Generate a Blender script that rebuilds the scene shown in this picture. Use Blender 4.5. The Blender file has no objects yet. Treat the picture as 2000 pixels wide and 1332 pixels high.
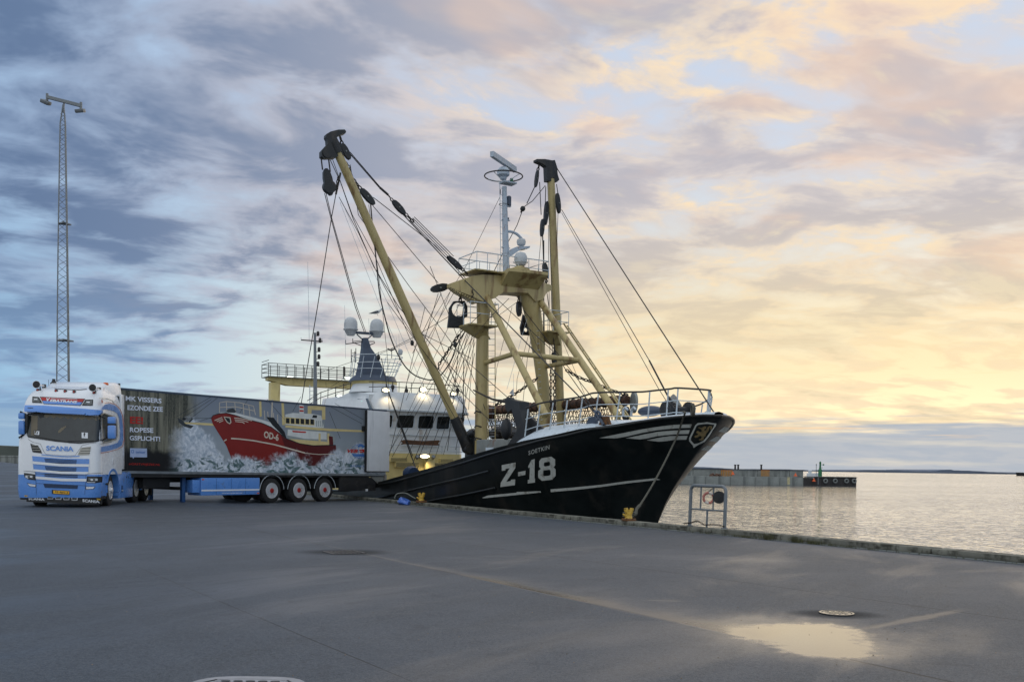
import bpy, bmesh, math, random
from mathutils import Vector, Matrix
from mathutils.geometry import tessellate_polygon
random.seed(7)
PI = math.pi
scene = bpy.context.scene
C = scene.collection

# ------------------------------------------------------------------ camera
F, ROLL, EYE, HC = 1900.0, 0.014, 1.565, 911.0      # focal length in px (2000 px wide), roll, eye height, horizon row
cam = bpy.data.cameras.new('camera')
cam.sensor_width = 36.0
cam.lens = 36.0 * F / 2000.0
cam.shift_y = (HC - 666.0) / 2000.0
cam.clip_start, cam.clip_end = 0.1, 20000.0
cam_ob = bpy.data.objects.new('camera', cam)
C.objects.link(cam_ob)
cam_ob.matrix_world = Matrix.Translation((0, 0, EYE)) @ Matrix.Rotation(PI / 2, 4, 'X') @ Matrix.Rotation(ROLL, 4, 'Z')
scene.camera = cam_ob
scene.view_settings.view_transform = 'Standard'
scene.view_settings.look = 'None'
scene.view_settings.exposure = 0.18
scene.view_settings.gamma = 1.0
scene.view_settings.use_curve_mapping = False
scene.render.film_transparent = False

# ------------------------------------------------------------------ node expression helper
class X:
    """small wrapper so that node maths can be written as expressions"""
    def __init__(s, nt, sock): s.nt, s.k = nt, sock
    def _m(s, op, o=None, o2=None, clamp=False):
        n = s.nt.nodes.new('ShaderNodeMath'); n.operation = op; n.use_clamp = clamp
        for i, v in enumerate((s, o, o2)):
            if v is None: continue
            if isinstance(v, X): s.nt.links.new(v.k, n.inputs[i])
            else: n.inputs[i].default_value = v
        return X(s.nt, n.outputs[0])
    def __add__(s, o): return s._m('ADD', o)
    __radd__ = __add__
    def __mul__(s, o): return s._m('MULTIPLY', o)
    __rmul__ = __mul__
    def __sub__(s, o): return s._m('SUBTRACT', o)
    def __rsub__(s, o): return (s * -1.0) + o
    def __truediv__(s, o): return s._m('DIVIDE', o)
    def pow(s, o): return s._m('POWER', o)
    def abs(s): return s._m('ABSOLUTE')
    def min(s, o): return s._m('MINIMUM', o)
    def max(s, o): return s._m('MAXIMUM', o)
    def clamp(s): return s._m('ADD', 0.0, clamp=True)
    def ss(s, a, b, lo=0.0, hi=1.0):
        n = s.nt.nodes.new('ShaderNodeMapRange'); n.interpolation_type = 'SMOOTHSTEP'
        s.nt.links.new(s.k, n.inputs[0])
        for i, v in enumerate((a, b, lo, hi)): n.inputs[i + 1].default_value = v
        return X(s.nt, n.outputs[0])

def sep(nt, vec):
    n = nt.nodes.new('ShaderNodeSeparateXYZ'); nt.links.new(vec, n.inputs[0])
    return [X(nt, n.outputs[i]) for i in range(3)]
def comb(nt, a, b, c):
    n = nt.nodes.new('ShaderNodeCombineXYZ')
    for i, v in enumerate((a, b, c)):
        if isinstance(v, X): nt.links.new(v.k, n.inputs[i])
        else: n.inputs[i].default_value = v
    return n.outputs[0]
def noise(nt, vec, scale, detail=4.0, rough=0.55, dist=0.0):
    n = nt.nodes.new('ShaderNodeTexNoise')
    if vec is not None: nt.links.new(vec, n.inputs['Vector'])
    n.inputs['Scale'].default_value = scale; n.inputs['Detail'].default_value = detail
    n.inputs['Roughness'].default_value = rough; n.inputs['Distortion'].default_value = dist
    return X(nt, n.outputs[0])
def mixc(nt, f, a, b):
    n = nt.nodes.new('ShaderNodeMix'); n.data_type = 'RGBA'
    if isinstance(f, X): nt.links.new(f.k, n.inputs[0])
    else: n.inputs[0].default_value = f
    for i, v in ((6, a), (7, b)):
        if isinstance(v, (tuple, list)): n.inputs[i].default_value = (*v[:3], 1)
        else: nt.links.new(v, n.inputs[i])
    return n.outputs[2]
def lin(r, g, b):
    f = lambda c: (c / 255 / 12.92) if c <= 10 else ((c / 255 + .055) / 1.055) ** 2.4
    return (f(r), f(g), f(b))

# ------------------------------------------------------------------ sky
SUN_AZ, SUN_EL = math.radians(24), math.radians(7)
def make_world():
    w = bpy.data.worlds.new('World'); scene.world = w; w.use_nodes = True
    nt = w.node_tree; nt.nodes.clear()
    out = nt.nodes.new('ShaderNodeOutputWorld'); bg = nt.nodes.new('ShaderNodeBackground')
    nt.links.new(bg.outputs[0], out.inputs[0])
    tc = nt.nodes.new('ShaderNodeTexCoord').outputs['Generated']
    x, y, z = sep(nt, tc)
    zc = z.max(0.0)
    az = x._m('ARCTAN2', y) * (180 / PI)                 # 0 ahead, + to the right
    el = zc._m('ARCSINE') * (180 / PI)
    d = (az - math.degrees(SUN_AZ))
    d = (d + 540.0)._m('MODULO', 360.0) - 180.0          # angle from the sun's bearing
    da = d.abs()
    # cloud-layer coordinates (perspective of a flat layer overhead)
    den = zc + 0.15
    px, py = x / den, y / den
    lay = comb(nt, px * 0.9 + py * 0.20, py * 1.1 - px * 0.2, 0.0)
    warp = noise(nt, lay, 0.9, 3.0) - 0.5
    lay2 = comb(nt, px * 0.95 + py * 0.22 + warp * 0.55, py * 1.15 - px * 0.25 + warp * 0.45, 3.7)
    big = noise(nt, lay2, 0.55, 3.0, 0.5)
    med = noise(nt, lay2, 3.0, 5.0, 0.58, 0.15)
    fine = noise(nt, lay2, 6.0, 6.0, 0.6, 0.2)
    dens = big * 0.36 + med * 0.42 + fine * 0.22
    right = (da * -1.0).ss(-46, -10)                      # 1 near the sun's bearing, 0 far from it
    mid = (da * -1.0).ss(-56, -24)
    warm = right
    low = el.ss(4.0, 20.0)
    # clear air between the clouds
    c_l = mixc(nt, low, lin(142, 182, 214), lin(164, 192, 222))
    c_m = mixc(nt, low, lin(226, 234, 228), lin(186, 200, 222))
    c_r = mixc(nt, low, lin(228, 218, 188), lin(190, 205, 226))
    clear = mixc(nt, warm, mixc(nt, mid, c_l, c_m), c_r)
    sky = nt.nodes.new('ShaderNodeTexSky'); sky.sky_type = 'NISHITA'; sky.sun_disc = False
    sky.sun_elevation = SUN_EL; sky.sun_rotation = SUN_AZ; sky.dust_density = 1.5
    ns = nt.nodes.new('ShaderNodeVectorMath'); ns.operation = 'SCALE'; ns.inputs[3].default_value = 0.10
    nt.links.new(sky.outputs[0], ns.inputs[0])
    clear = mixc(nt, 0.05, clear, ns.outputs[0])
    # cloud bodies
    body_l = mixc(nt, med.ss(0.40, 0.60), lin(128, 151, 182), lin(94, 116, 149))
    body_l = mixc(nt, el.ss(13, 2), body_l, lin(124, 156, 190))
    body_m = mixc(nt, med.ss(0.42, 0.60), lin(184, 182, 190), lin(136, 149, 172))
    body_r = mixc(nt, el.ss(5, 17), lin(222, 204, 170), lin(184, 180, 186))
    body_r = mixc(nt, med.ss(0.42, 0.60), mixc(nt, el.ss(5, 17), lin(230, 212, 176), lin(208, 200, 198)), body_r)
    body = mixc(nt, warm, mixc(nt, mid, body_l, body_m), body_r)
    # thin cloud edges catch the low light
    edge = mixc(nt, warm.ss(0.1, 0.8), mixc(nt, mid, lin(172, 184, 206), lin(214, 196, 196)), lin(242, 218, 182))
    cover = (1.0 - warm) * 0.03 + el.ss(4, 12) * 0.085 - el.ss(17, 30) * warm * 0.055 - 0.022
    cv = dens + cover - (az + 13.0).abs().ss(11.0, 3.0) * (el - 7.0).abs().ss(5.0, 1.5) * 0.085
    m = cv.ss(0.415, 0.595)
    col = mixc(nt, m, clear, body)
    em = (m * (1.0 - m)) * 4.0 * (warm * 0.45 + mid * 0.3 + 0.15)
    col = mixc(nt, (em * fine.ss(0.42, 0.60)).clamp(), col, edge)
    # peach flush on parts of the layer toward the sun
    pk = noise(nt, lay2, 1.0, 5.0, 0.6).ss(0.52, 0.64) * m * (da * -1.0).ss(-52, -22) * el.ss(4, 11)
    col = mixc(nt, pk * 0.46, col, lin(240, 204, 174))
    # bright cream patches where the layer thins near the sun
    cp = noise(nt, lay2, 3.0, 5.0, 0.6, 0.3).ss(0.60, 0.70) * (da * -1.0).ss(-34, -6)
    col = mixc(nt, cp * 0.40, col, lin(238, 222, 188))
    # golden glow low down round the hidden sun
    glow = (da * -1.0).ss(-40, -2) * (el.ss(3.0, 6.5)) * (el * -1.0).ss(-13, -6)
    col = mixc(nt, glow * (0.18 + 0.30 * med.ss(0.60, 0.44)), col, lin(238, 216, 166))
    # a far bank of blue-grey cloud lying on the horizon with a streaky top
    hv = comb(nt, az * 0.055, el * 0.9, 1.3)
    hn = noise(nt, hv, 1.6, 5.0, 0.6)
    bank = (el + (hn - 0.5) * 3.4).ss(3.0, 2.2)
    bank_c = mixc(nt, warm, lin(140, 168, 194), lin(156, 170, 188))
    bank_c = mixc(nt, hn.ss(0.45, 0.7), bank_c, mixc(nt, warm, lin(168, 192, 208), lin(192, 193, 192)))
    col = mixc(nt, bank * 0.85, col, bank_c)
    streak = noise(nt, comb(nt, az * 0.045, el * 1.5, 7.7), 1.5, 5.0, 0.6).ss(0.60, 0.70) * (el - 1.2).ss(0.0, 1.2) * (el * -1.0).ss(-7, -4)
    col = mixc(nt, streak * 0.6 * warm, col, lin(255, 214, 160))
    # the half of the sky behind the camera is the same high layer, plainly lit
    back = da.ss(57, 118).max(el.ss(32, 62))
    bk = mixc(nt, m, (0.80, 0.88, 0.98), (0.74, 0.79, 0.85))
    col = mixc(nt, back * 0.95, col, bk)
    below = (z * -1.0).ss(0.0, 0.02)
    col = mixc(nt, below, col, lin(70, 80, 92))
    nt.links.new(col, bg.inputs[0]); bg.inputs[1].default_value = 1.0
make_world()

sun = bpy.data.lights.new('sun', 'SUN'); sun.energy = 0.5; sun.angle = math.radians(75); sun.color = (1.0, 0.82, 0.60)
sun_ob = bpy.data.objects.new('sun', sun); C.objects.link(sun_ob)
sd = Vector((math.sin(SUN_AZ) * math.cos(SUN_EL), math.cos(SUN_AZ) * math.cos(SUN_EL), math.sin(SUN_EL)))
sun_ob.rotation_euler = sd.to_track_quat('Z', 'Y').to_euler()
sun_ob.location = (30, 60, 40)

# ------------------------------------------------------------------ picture -> place helpers
CA, SA = math.cos(ROLL), math.sin(ROLL)
def ray(px, py):
    dx, dy = px - 1000, HC - py
    return (dx * CA - dy * SA) / F, (dx * SA + dy * CA) / F
def P(px, py, Y): u, v = ray(px, py); return Vector((u * Y, Y, EYE + v * Y))
def G(px, py, z=0.0): u, v = ray(px, py); Y = (z - EYE) / v; return Vector((u * Y, Y, z))
def interp(x, tab):
    if x <= tab[0][0]: return tab[0][1]
    for (a, b), (c, d) in zip(tab, tab[1:]):
        if x <= c: return b + (d - b) * (x - a) / (c - a)
    return tab[-1][1]
class Frame:
    """upright local frame: x axis direction given, y to its left"""
    def __init__(s, ox, oy, oz, dx, dy):
        L = math.hypot(dx, dy); s.o = Vector((ox, oy, oz)); s.d = Vector((dx / L, dy / L, 0)); s.l = Vector((-dy / L, dx / L, 0))
    def ang(s): return math.atan2(s.d.y, s.d.x)
    def world(s, x, y, z): return s.o + s.d * x + s.l * y + Vector((0, 0, z))
    def aty(s, px, py, y0):          # point of the picture ray on the plane y = y0
        u, v = ray(px, py); k = s.l
        Y = (y0 + s.o.dot(k)) / (u * k.x + k.y)
        w = Vector((u * Y, Y, EYE + v * Y)) - s.o
        return Vector((w.dot(s.d), y0, w.z))
    def atx(s, px, py, x0):
        u, v = ray(px, py); k = s.d
        Y = (x0 + s.o.dot(k)) / (u * k.x + k.y)
        w = Vector((u * Y, Y, EYE + v * Y)) - s.o
        return Vector((x0, w.dot(s.l), w.z))

# ------------------------------------------------------------------ materials
def mat(name, col, rough=0.6, metal=0.0, vary=0.12, nscale=3.0, bump=0.0, bscale=30.0, dirt=None, dirt_amt=0.0, dirt_scale=2.0, spec=0.5, streak=False, coat=0.0):
    m = bpy.data.materials.new(name); m.use_nodes = True
    nt = m.node_tree; b = nt.nodes['Principled BSDF']
    co = nt.nodes.new('ShaderNodeTexCoord').outputs['Object']
    n1 = noise(nt, co, nscale, 5.0, 0.6)
    c = mixc(nt, n1.ss(0.3, 0.7), tuple(v * (1 - vary) for v in col), tuple(min(v * (1 + vary), 1) for v in col))
    if dirt:
        v = co
        if streak:
            mp = nt.nodes.new('ShaderNodeMapping'); mp.inputs['Scale'].default_value = (1, 1, 0.14); nt.links.new(co, mp.inputs[0]); v = mp.outputs[0]
        n2 = noise(nt, v, dirt_scale, 7.0, 0.65, 0.3)
        c = mixc(nt, n2.ss(0.62 - dirt_amt * .3, 0.72 - dirt_amt * .15) * min(0.4 + dirt_amt, 1.0), c, dirt)
    nt.links.new(c, b.inputs['Base Color'])
    r = n1.ss(0.3, 0.7, max(rough - 0.06, 0.02), min(rough + 0.08, 1)); nt.links.new(r.k, b.inputs['Roughness'])
    b.inputs['Metallic'].default_value = metal
    b.inputs['Specular IOR Level'].default_value = spec
    if coat: b.inputs['Coat Weight'].default_value = coat; b.inputs['Coat Roughness'].default_value = 0.06
    if bump:
        bn = nt.nodes.new('ShaderNodeBump'); bn.inputs['Strength'].default_value = bump; bn.inputs['Distance'].default_value = 0.02
        nt.links.new(noise(nt, co, bscale, 5.0).k, bn.inputs['Height']); nt.links.new(bn.outputs[0], b.inputs['Normal'])
    return m
def emit(name, col, strength):
    m = bpy.data.materials.new(name); m.use_nodes = True
    b = m.node_tree.nodes['Principled BSDF']; b.inputs['Base Color'].default_value = (*col, 1)
    b.inputs['Emission Color'].default_value = (*col, 1); b.inputs['Emission Strength'].default_value = strength
    return m

RUST = lin(120, 70, 40)
M = dict(
    hull=mat('black hull paint', (0.009, 0.012, 0.012), 0.34, vary=0.3, nscale=1.2, dirt=(0.032, 0.030, 0.026), dirt_amt=0.4, dirt_scale=1.3, streak=True, bump=0.08, bscale=2.0),
    hullrust=mat('worn black paint', (0.02, 0.017, 0.013), 0.6, vary=0.4, dirt=lin(88, 58, 36), dirt_amt=0.5, dirt_scale=3, streak=True, bump=0.2, bscale=12),
    black=mat('black steel', (0.014, 0.016, 0.018), 0.5, vary=0.3, dirt=(0.05, 0.04, 0.03), dirt_amt=0.3, bump=0.2),
    wire=mat('greased steel wire', (0.02, 0.02, 0.02), 0.6, vary=0.2),
    chain=mat('rusty chain', (0.035, 0.026, 0.02), 0.7, vary=0.4, nscale=12),
    ochre=mat('ochre mast paint', lin(180, 163, 112), 0.42, vary=0.07, nscale=1.0, dirt=lin(112, 80, 46), dirt_amt=0.42, dirt_scale=2.2, streak=True, bump=0.08, bscale=8),
    cream=mat('cream yellow paint', lin(214, 196, 134), 0.5, vary=0.06, dirt=lin(140, 110, 66), dirt_amt=0.18, dirt_scale=2.0, streak=True),
    white=mat('white ship paint', lin(222, 226, 228), 0.4, vary=0.04, dirt=lin(150, 128, 98), dirt_amt=0.14, dirt_scale=2.3, streak=True),
    deckwhite=mat('light grey blue deck paint', lin(205, 216, 224), 0.4, vary=0.06, dirt=lin(130, 116, 98), dirt_amt=0.2, dirt_scale=3.0),
    rail=mat('grey white rail paint', lin(190, 200, 206), 0.45, vary=0.08, dirt=RUST, dirt_amt=0.2, dirt_scale=8),
    railblk=mat('dark hand rail', (0.03, 0.026, 0.024), 0.5),
    greysteel=mat('grey painted steel', lin(128, 132, 128), 0.5, vary=0.12, dirt=RUST, dirt_amt=0.2, dirt_scale=4),
    mastgrey=mat('pale grey blue mast paint', lin(172, 184, 196), 0.42, vary=0.08, dirt=RUST, dirt_amt=0.12, dirt_scale=5),
    darkblue=mat('dark slate blue paint', lin(62, 74, 92), 0.45, vary=0.12),
    dome=mat('radome plastic', lin(190, 194, 196), 0.5, vary=0.04, dirt=lin(120, 116, 106), dirt_amt=0.2),
    glass=mat('dark window glass', (0.012, 0.016, 0.018), 0.06, vary=0.2, nscale=0.8, spec=0.8),
    lightdeck=mat('deck planks', (0.10, 0.085, 0.06), 0.8, vary=0.3),
    brown=mat('rusty beam', lin(96, 66, 48), 0.7, vary=0.3, nscale=3, dirt=lin(52, 40, 34), dirt_amt=0.5, dirt_scale=4, bump=0.4, bscale=10),
    wood=mat('dark varnished wood', lin(88, 58, 34), 0.5, vary=0.3, nscale=6),
    letter=mat('white lettering', lin(206, 208, 200), 0.5, vary=0.08, nscale=4, dirt=lin(120, 110, 92), dirt_amt=0.25, dirt_scale=5, streak=True),
    gold=mat('gold paint', lin(138, 120, 84), 0.5, vary=0.25, nscale=10),
    rope=mat('mooring rope', lin(88, 86, 76), 0.9, vary=0.3, nscale=30, bump=0.6, bscale=80),
    tblue=mat('light blue truck paint', lin(92, 144, 216), 0.28, vary=0.03, coat=0.5, dirt=lin(96, 110, 130), dirt_amt=0.12, dirt_scale=3),
    tdark=mat('dark blue grille mesh', lin(28, 52, 84), 0.5, vary=0.3, nscale=40),
    twhite=mat('white truck paint', lin(230, 233, 236), 0.25, vary=0.015, coat=0.5),
    tgrey=mat('silver trim', lin(168, 166, 156), 0.35, metal=0.3),
    tred=mat('red trim', lin(176, 40, 34), 0.35),
    tyre=mat('tyre rubber', (0.016, 0.016, 0.017), 0.82, vary=0.3, nscale=14, bump=0.3, bscale=40),
    chrome=mat('polished wheel', lin(222, 224, 228), 0.3, metal=0.55, vary=0.05),
    redhub=mat('red hub', lin(150, 34, 32), 0.4),
    chassis=mat('dark chassis', (0.012, 0.013, 0.015), 0.65, vary=0.3, dirt=(0.05, 0.045, 0.04), dirt_amt=0.3),
    bchassis=mat('blue chassis paint', lin(34, 74, 122), 0.5, vary=0.15),
    screen=mat('windscreen glass', (0.022, 0.028, 0.028), 0.05, vary=0.5, nscale=1.4, spec=0.7),
    lens=mat('lamp lens', (0.10, 0.11, 0.11), 0.08, vary=0.6, nscale=22, spec=0.9, metal=0.3),
    amber=mat('amber lens', lin(220, 96, 12), 0.3),
    plate=mat('yellow number plate', lin(232, 176, 44), 0.4),
    ink=mat('black print', (0.015, 0.015, 0.015), 0.5),
    curtain=mat('curtain cloth', lin(120, 112, 96), 0.9),
    panelw=mat('white door panel', lin(226, 230, 234), 0.35, vary=0.03, dirt=lin(150, 152, 154), dirt_amt=0.2, dirt_scale=1.5, streak=True),
    alu=mat('aluminium rail', lin(140, 146, 150), 0.4, metal=0.6),
    yellow=mat('chipped yellow paint', lin(196, 160, 58), 0.5, vary=0.12, nscale=5, dirt=lin(96, 62, 30), dirt_amt=0.42, dirt_scale=5, bump=0.2),
    rusty=mat('rusty cast iron', lin(104, 68, 34), 0.8, vary=0.35, nscale=9, dirt=(0.03, 0.02, 0.015), dirt_amt=0.4, dirt_scale=6, bump=0.5),
    galv=mat('galvanised steel', lin(118, 124, 128), 0.45, metal=0.35, vary=0.12, nscale=6),
    tarp=mat('blue plastic sheet', lin(70, 110, 190), 0.4, vary=0.15, nscale=8),
    ringred=mat('faded red lifebuoy', lin(178, 112, 100), 0.6, vary=0.2),
    ringwhite=mat('white lifebuoy band', lin(206, 198, 190), 0.6),
    concrete=mat('weathered concrete', lin(134, 138, 134), 0.85, vary=0.18, nscale=0.35, dirt=lin(96, 100, 98), dirt_amt=0.45, dirt_scale=0.5, bump=0.3, bscale=3, streak=True),
    kerb=mat('kerb concrete', lin(118, 117, 106), 0.85, vary=0.25, nscale=1.3, dirt=lin(62, 61, 52), dirt_amt=0.6, dirt_scale=3.2, bump=0.4, bscale=24),
    fender=mat('dark wet timber', (0.028, 0.026, 0.025), 0.6, vary=0.4, nscale=2),
    orange=mat('orange safety paint', lin(214, 92, 40), 0.6),
    scaff=mat('ochre scaffold panel', lin(168, 118, 48), 0.7, vary=0.2),
    green=mat('green beacon paint', lin(26, 104, 62), 0.5),
    heath=mat('far heath and grass', lin(84, 90, 84), 0.95, vary=0.3, nscale=0.02),
    island=mat('haze-tinted wooded coast', lin(104, 114, 130), 0.95, vary=0.15, nscale=0.004),  # blue-grey distance haze is put into the vegetation colour, no air is built
    castiron=mat('cast iron', (0.05, 0.052, 0.055), 0.4, metal=0.5, vary=0.3, nscale=12, bump=0.3, bscale=40),
    manc=mat('manhole concrete', lin(152, 152, 156), 0.7, vary=0.12, nscale=10, bump=0.3, bscale=60),
    grass=mat('kerb grass', lin(88, 88, 58), 0.9, vary=0.3, nscale=20),
    feather=mat('gull grey feathers', lin(92, 96, 102), 0.8),
    featherw=mat('gull white feathers', lin(214, 214, 212), 0.8),
    hose=mat('grey hose', lin(120, 124, 118), 0.7),
    lamp_w=emit('lit floodlight', (1.0, 0.82, 0.48), 5.0),
    lamp_c=emit('lit cool floodlight', (0.95, 1.0, 0.85), 3.0),
    lamp_g=emit('green cabin lamp', (0.3, 1.0, 0.7), 2.5),
)

# ------------------------------------------------------------------ mesh builder
class MB:
    def __init__(s): s.v, s.f = [], []
    def add(s, vs, fs):
        n = len(s.v); s.v += [Vector(v) for v in vs]; s.f += [tuple(i + n for i in f) for f in fs]; return s
    def box(s, c, size, R=None, bev=0.0):
        c = Vector(c); sx, sy, sz = (a / 2 for a in size)
        if bev > 0:
            bm = bmesh.new(); bmesh.ops.create_cube(bm, size=1.0)
            for v in bm.verts: v.co = Vector((v.co.x * size[0], v.co.y * size[1], v.co.z * size[2]))
            bmesh.ops.bevel(bm, geom=bm.edges[:], offset=bev, segments=2, affect='EDGES', profile=0.6)
            bm.verts.index_update()
            vs = [v.co.copy() for v in bm.verts]; fs = [[v.index for v in f.verts] for f in bm.faces]; bm.free()
        else:
            vs = [Vector((a * sx, b * sy, d * sz)) for a in (-1, 1) for b in (-1, 1) for d in (-1, 1)]
            fs = [(0, 1, 3, 2), (4, 6, 7, 5), (0, 4, 5, 1), (2, 3, 7, 6), (0, 2, 6, 4), (1, 5, 7, 3)]
        if R is not None: vs = [R @ v for v in vs]
        return s.add([v + c for v in vs], fs)
    def bb(s, x0, x1, y0, y1, z0, z1, bev=0.0):
        return s.box(((x0 + x1) / 2, (y0 + y1) / 2, (z0 + z1) / 2), (abs(x1 - x0), abs(y1 - y0), abs(z1 - z0)), None, bev)
    def bar(s, a, b, w, h, up=(0, 0, 1)):
        a, b = Vector(a), Vector(b); d = (b - a); L = d.length; d.normalize(); up = Vector(up)
        if abs(d.dot(up)) > 0.98: up = Vector((1, 0, 0))
        r = d.cross(up).normalized(); u = r.cross(d).normalized()
        R = Matrix((d, r, u)).transposed()
        return s.box((a + b) / 2, (L, w, h), R)
    def tube(s, pts, r, n=8, caps=True):
        pts = [Vector(p) for p in pts]; rs = r if isinstance(r, (list, tuple)) else [r] * len(pts)
        base = len(s.v); prev = None
        for i, p in enumerate(pts):
            d = (pts[min(i + 1, len(pts) - 1)] - pts[max(i - 1, 0)])
            if d.length < 1e-9: d = Vector((0, 0, 1))
            d.normalize()
            if prev is None:
                up = Vector((0, 0, 1)) if abs(d.z) < 0.95 else Vector((1, 0, 0))
                a = d.cross(up).normalized()
            else:
                a = (prev - d * prev.dot(d))
                a = a.normalized() if a.length > 1e-6 else d.orthogonal().normalized()
            prev = a; b = d.cross(a)
            for k in range(n):
                t = 2 * PI * k / n; s.v.append(p + (a * math.cos(t) + b * math.sin(t)) * rs[i])
        for i in range(len(pts) - 1):
            for k in range(n):
                k2 = (k + 1) % n
                s.f.append((base + i * n + k, base + i * n + k2, base + (i + 1) * n + k2, base + (i + 1) * n + k))
        if caps:
            s.f.append(tuple(base + k for k in range(n))[::-1]); s.f.append(tuple(base + (len(pts) - 1) * n + k for k in range(n)))
        return s
    def lathe(s, prof, c=(0, 0, 0), axis=(0, 0, 1), n=20):
        """prof: (radius, height) pairs along the axis"""
        c = Vector(c); ax = Vector(axis).normalized()
        a = ax.orthogonal().normalized(); b = ax.cross(a); base = len(s.v)
        for r, h in prof:
            for k in range(n):
                t = 2 * PI * k / n; s.v.append(c + ax * h + (a * math.cos(t) + b * math.sin(t)) * r)
        for i in range(len(prof) - 1):
            for k in range(n):
                k2 = (k + 1) % n
                s.f.append((base + i * n + k, base + i * n + k2, base + (i + 1) * n + k2, base + (i + 1) * n + k))
        if prof[0][0] > 1e-5: s.f.append(tuple(base + k for k in range(n))[::-1])
        if prof[-1][0] > 1e-5: s.f.append(tuple(base + (len(prof) - 1) * n + k for k in range(n)))
        return s
    def prism(s, poly, ax0, ax1):
        """poly: list of 3D points (planar outline); extruded by vector ax0..ax1"""
        n = len(poly); a = [Vector(p) + Vector(ax0) for p in poly]; b = [Vector(p) + Vector(ax1) for p in poly]
        fs = [tuple(range(n))[::-1], tuple(range(n, 2 * n))] + [(i, (i + 1) % n, n + (i + 1) % n, n + i) for i in range(n)]
        return s.add(a + b, fs)
    def loft(s, rings, closed=True, cap=True):
        base = len(s.v); n = len(rings[0])
        for r in rings: s.v += [Vector(p) for p in r]
        m = n if closed else n - 1
        for i in range(len(rings) - 1):
            for k in range(m):
                k2 = (k + 1) % n
                s.f.append((base + i * n + k, base + i * n + k2, base + (i + 1) * n + k2, base + (i + 1) * n + k))
        if cap and closed:
            s.f.append(tuple(base + k for k in range(n))[::-1]); s.f.append(tuple(base + (len(rings) - 1) * n + k for k in range(n)))
        return s
    def sphere(s, c, r, n=14, m=8, sc=(1, 1, 1)):
        prof = [(math.sin(PI * i / m), -math.cos(PI * i / m)) for i in range(m + 1)]
        t = MB().lathe([(max(a, 1e-4), b) for a, b in prof], n=n)
        return s.add([Vector((v.x * r * sc[0], v.y * r * sc[1], v.z * r * sc[2])) + Vector(c) for v in t.v], t.f)
    def torus(s, c, R, r, axis=(0, 0, 1), n=24, k=6, a0=0, a1=2 * PI):
        ax = Vector(axis).normalized(); a = ax.orthogonal().normalized(); b = ax.cross(a); c = Vector(c)
        full = abs(a1 - a0 - 2 * PI) < 1e-6
        pts = [c + (a * math.cos(a0 + (a1 - a0) * i / n) + b * math.sin(a0 + (a1 - a0) * i / n)) * R for i in range(n + 1)]
        return s.tube(pts, r, k, caps=not full)
    def build(s, name, material, parent=None, off=(0, 0, 0), smooth=True, solid=0.0, angle=32):
        me = bpy.data.meshes.new(name); off = Vector(off)
        me.from_pydata([tuple(v - off) for v in s.v], [], s.f)
        bm = bmesh.new(); bm.from_mesh(me)
        bmesh.ops.remove_doubles(bm, verts=bm.verts, dist=1e-5)
        bmesh.ops.recalc_face_normals(bm, faces=bm.faces)
        bm.to_mesh(me); bm.free()
        if smooth:
            me.polygons.foreach_set('use_smooth', [True] * len(me.polygons)); me.set_sharp_from_angle(angle=math.radians(angle))
        me.materials.append(M[material] if isinstance(material, str) else material)
        me.update()
        o = bpy.data.objects.new(name, me); C.objects.link(o)
        if parent is not None: o.parent = parent
        return o

def tag(o, label=None, cat=None, group=None, kind=None):
    for k, v in (('label', label), ('category', cat), ('group', group), ('kind', kind)):
        if v: o[k] = v
    return o
def empty(name, loc, rz, label, cat, group=None):
    o = bpy.data.objects.new(name, None); C.objects.link(o); o.empty_display_size = 0.3
    o.location = loc; o.rotation_euler = (0, 0, rz); return tag(o, label, cat, group)
def clone(o, parent=None):
    c = o.copy(); C.objects.link(c)
    if parent is not None: c.parent = parent
    for ch in list(o.children): clone(ch, c)
    return c

def text_mesh(s, bold=0.0, shear=0.0, space=1.0):
    """flat mesh of a string scaled to the unit box"""
    cu = bpy.data.curves.new('lettering', 'FONT'); cu.body = s; cu.size = 1; cu.offset = bold; cu.shear = shear; cu.space_character = space
    cu.resolution_u = 3
    o = bpy.data.objects.new('lettering', cu); C.objects.link(o)
    dg = bpy.context.evaluated_depsgraph_get(); me = o.evaluated_get(dg).to_mesh()
    vs = [v.co.copy() for v in me.vertices]; fs = [tuple(p.vertices) for p in me.polygons]
    o.evaluated_get(dg).to_mesh_clear(); bpy.data.objects.remove(o); bpy.data.curves.remove(cu)
    x0, x1 = min(v.x for v in vs), max(v.x for v in vs); y0, y1 = min(v.y for v in vs), max(v.y for v in vs)
    return [((v.x - x0) / (x1 - x0), (v.y - y0) / (y1 - y0)) for v in vs], fs

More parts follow.
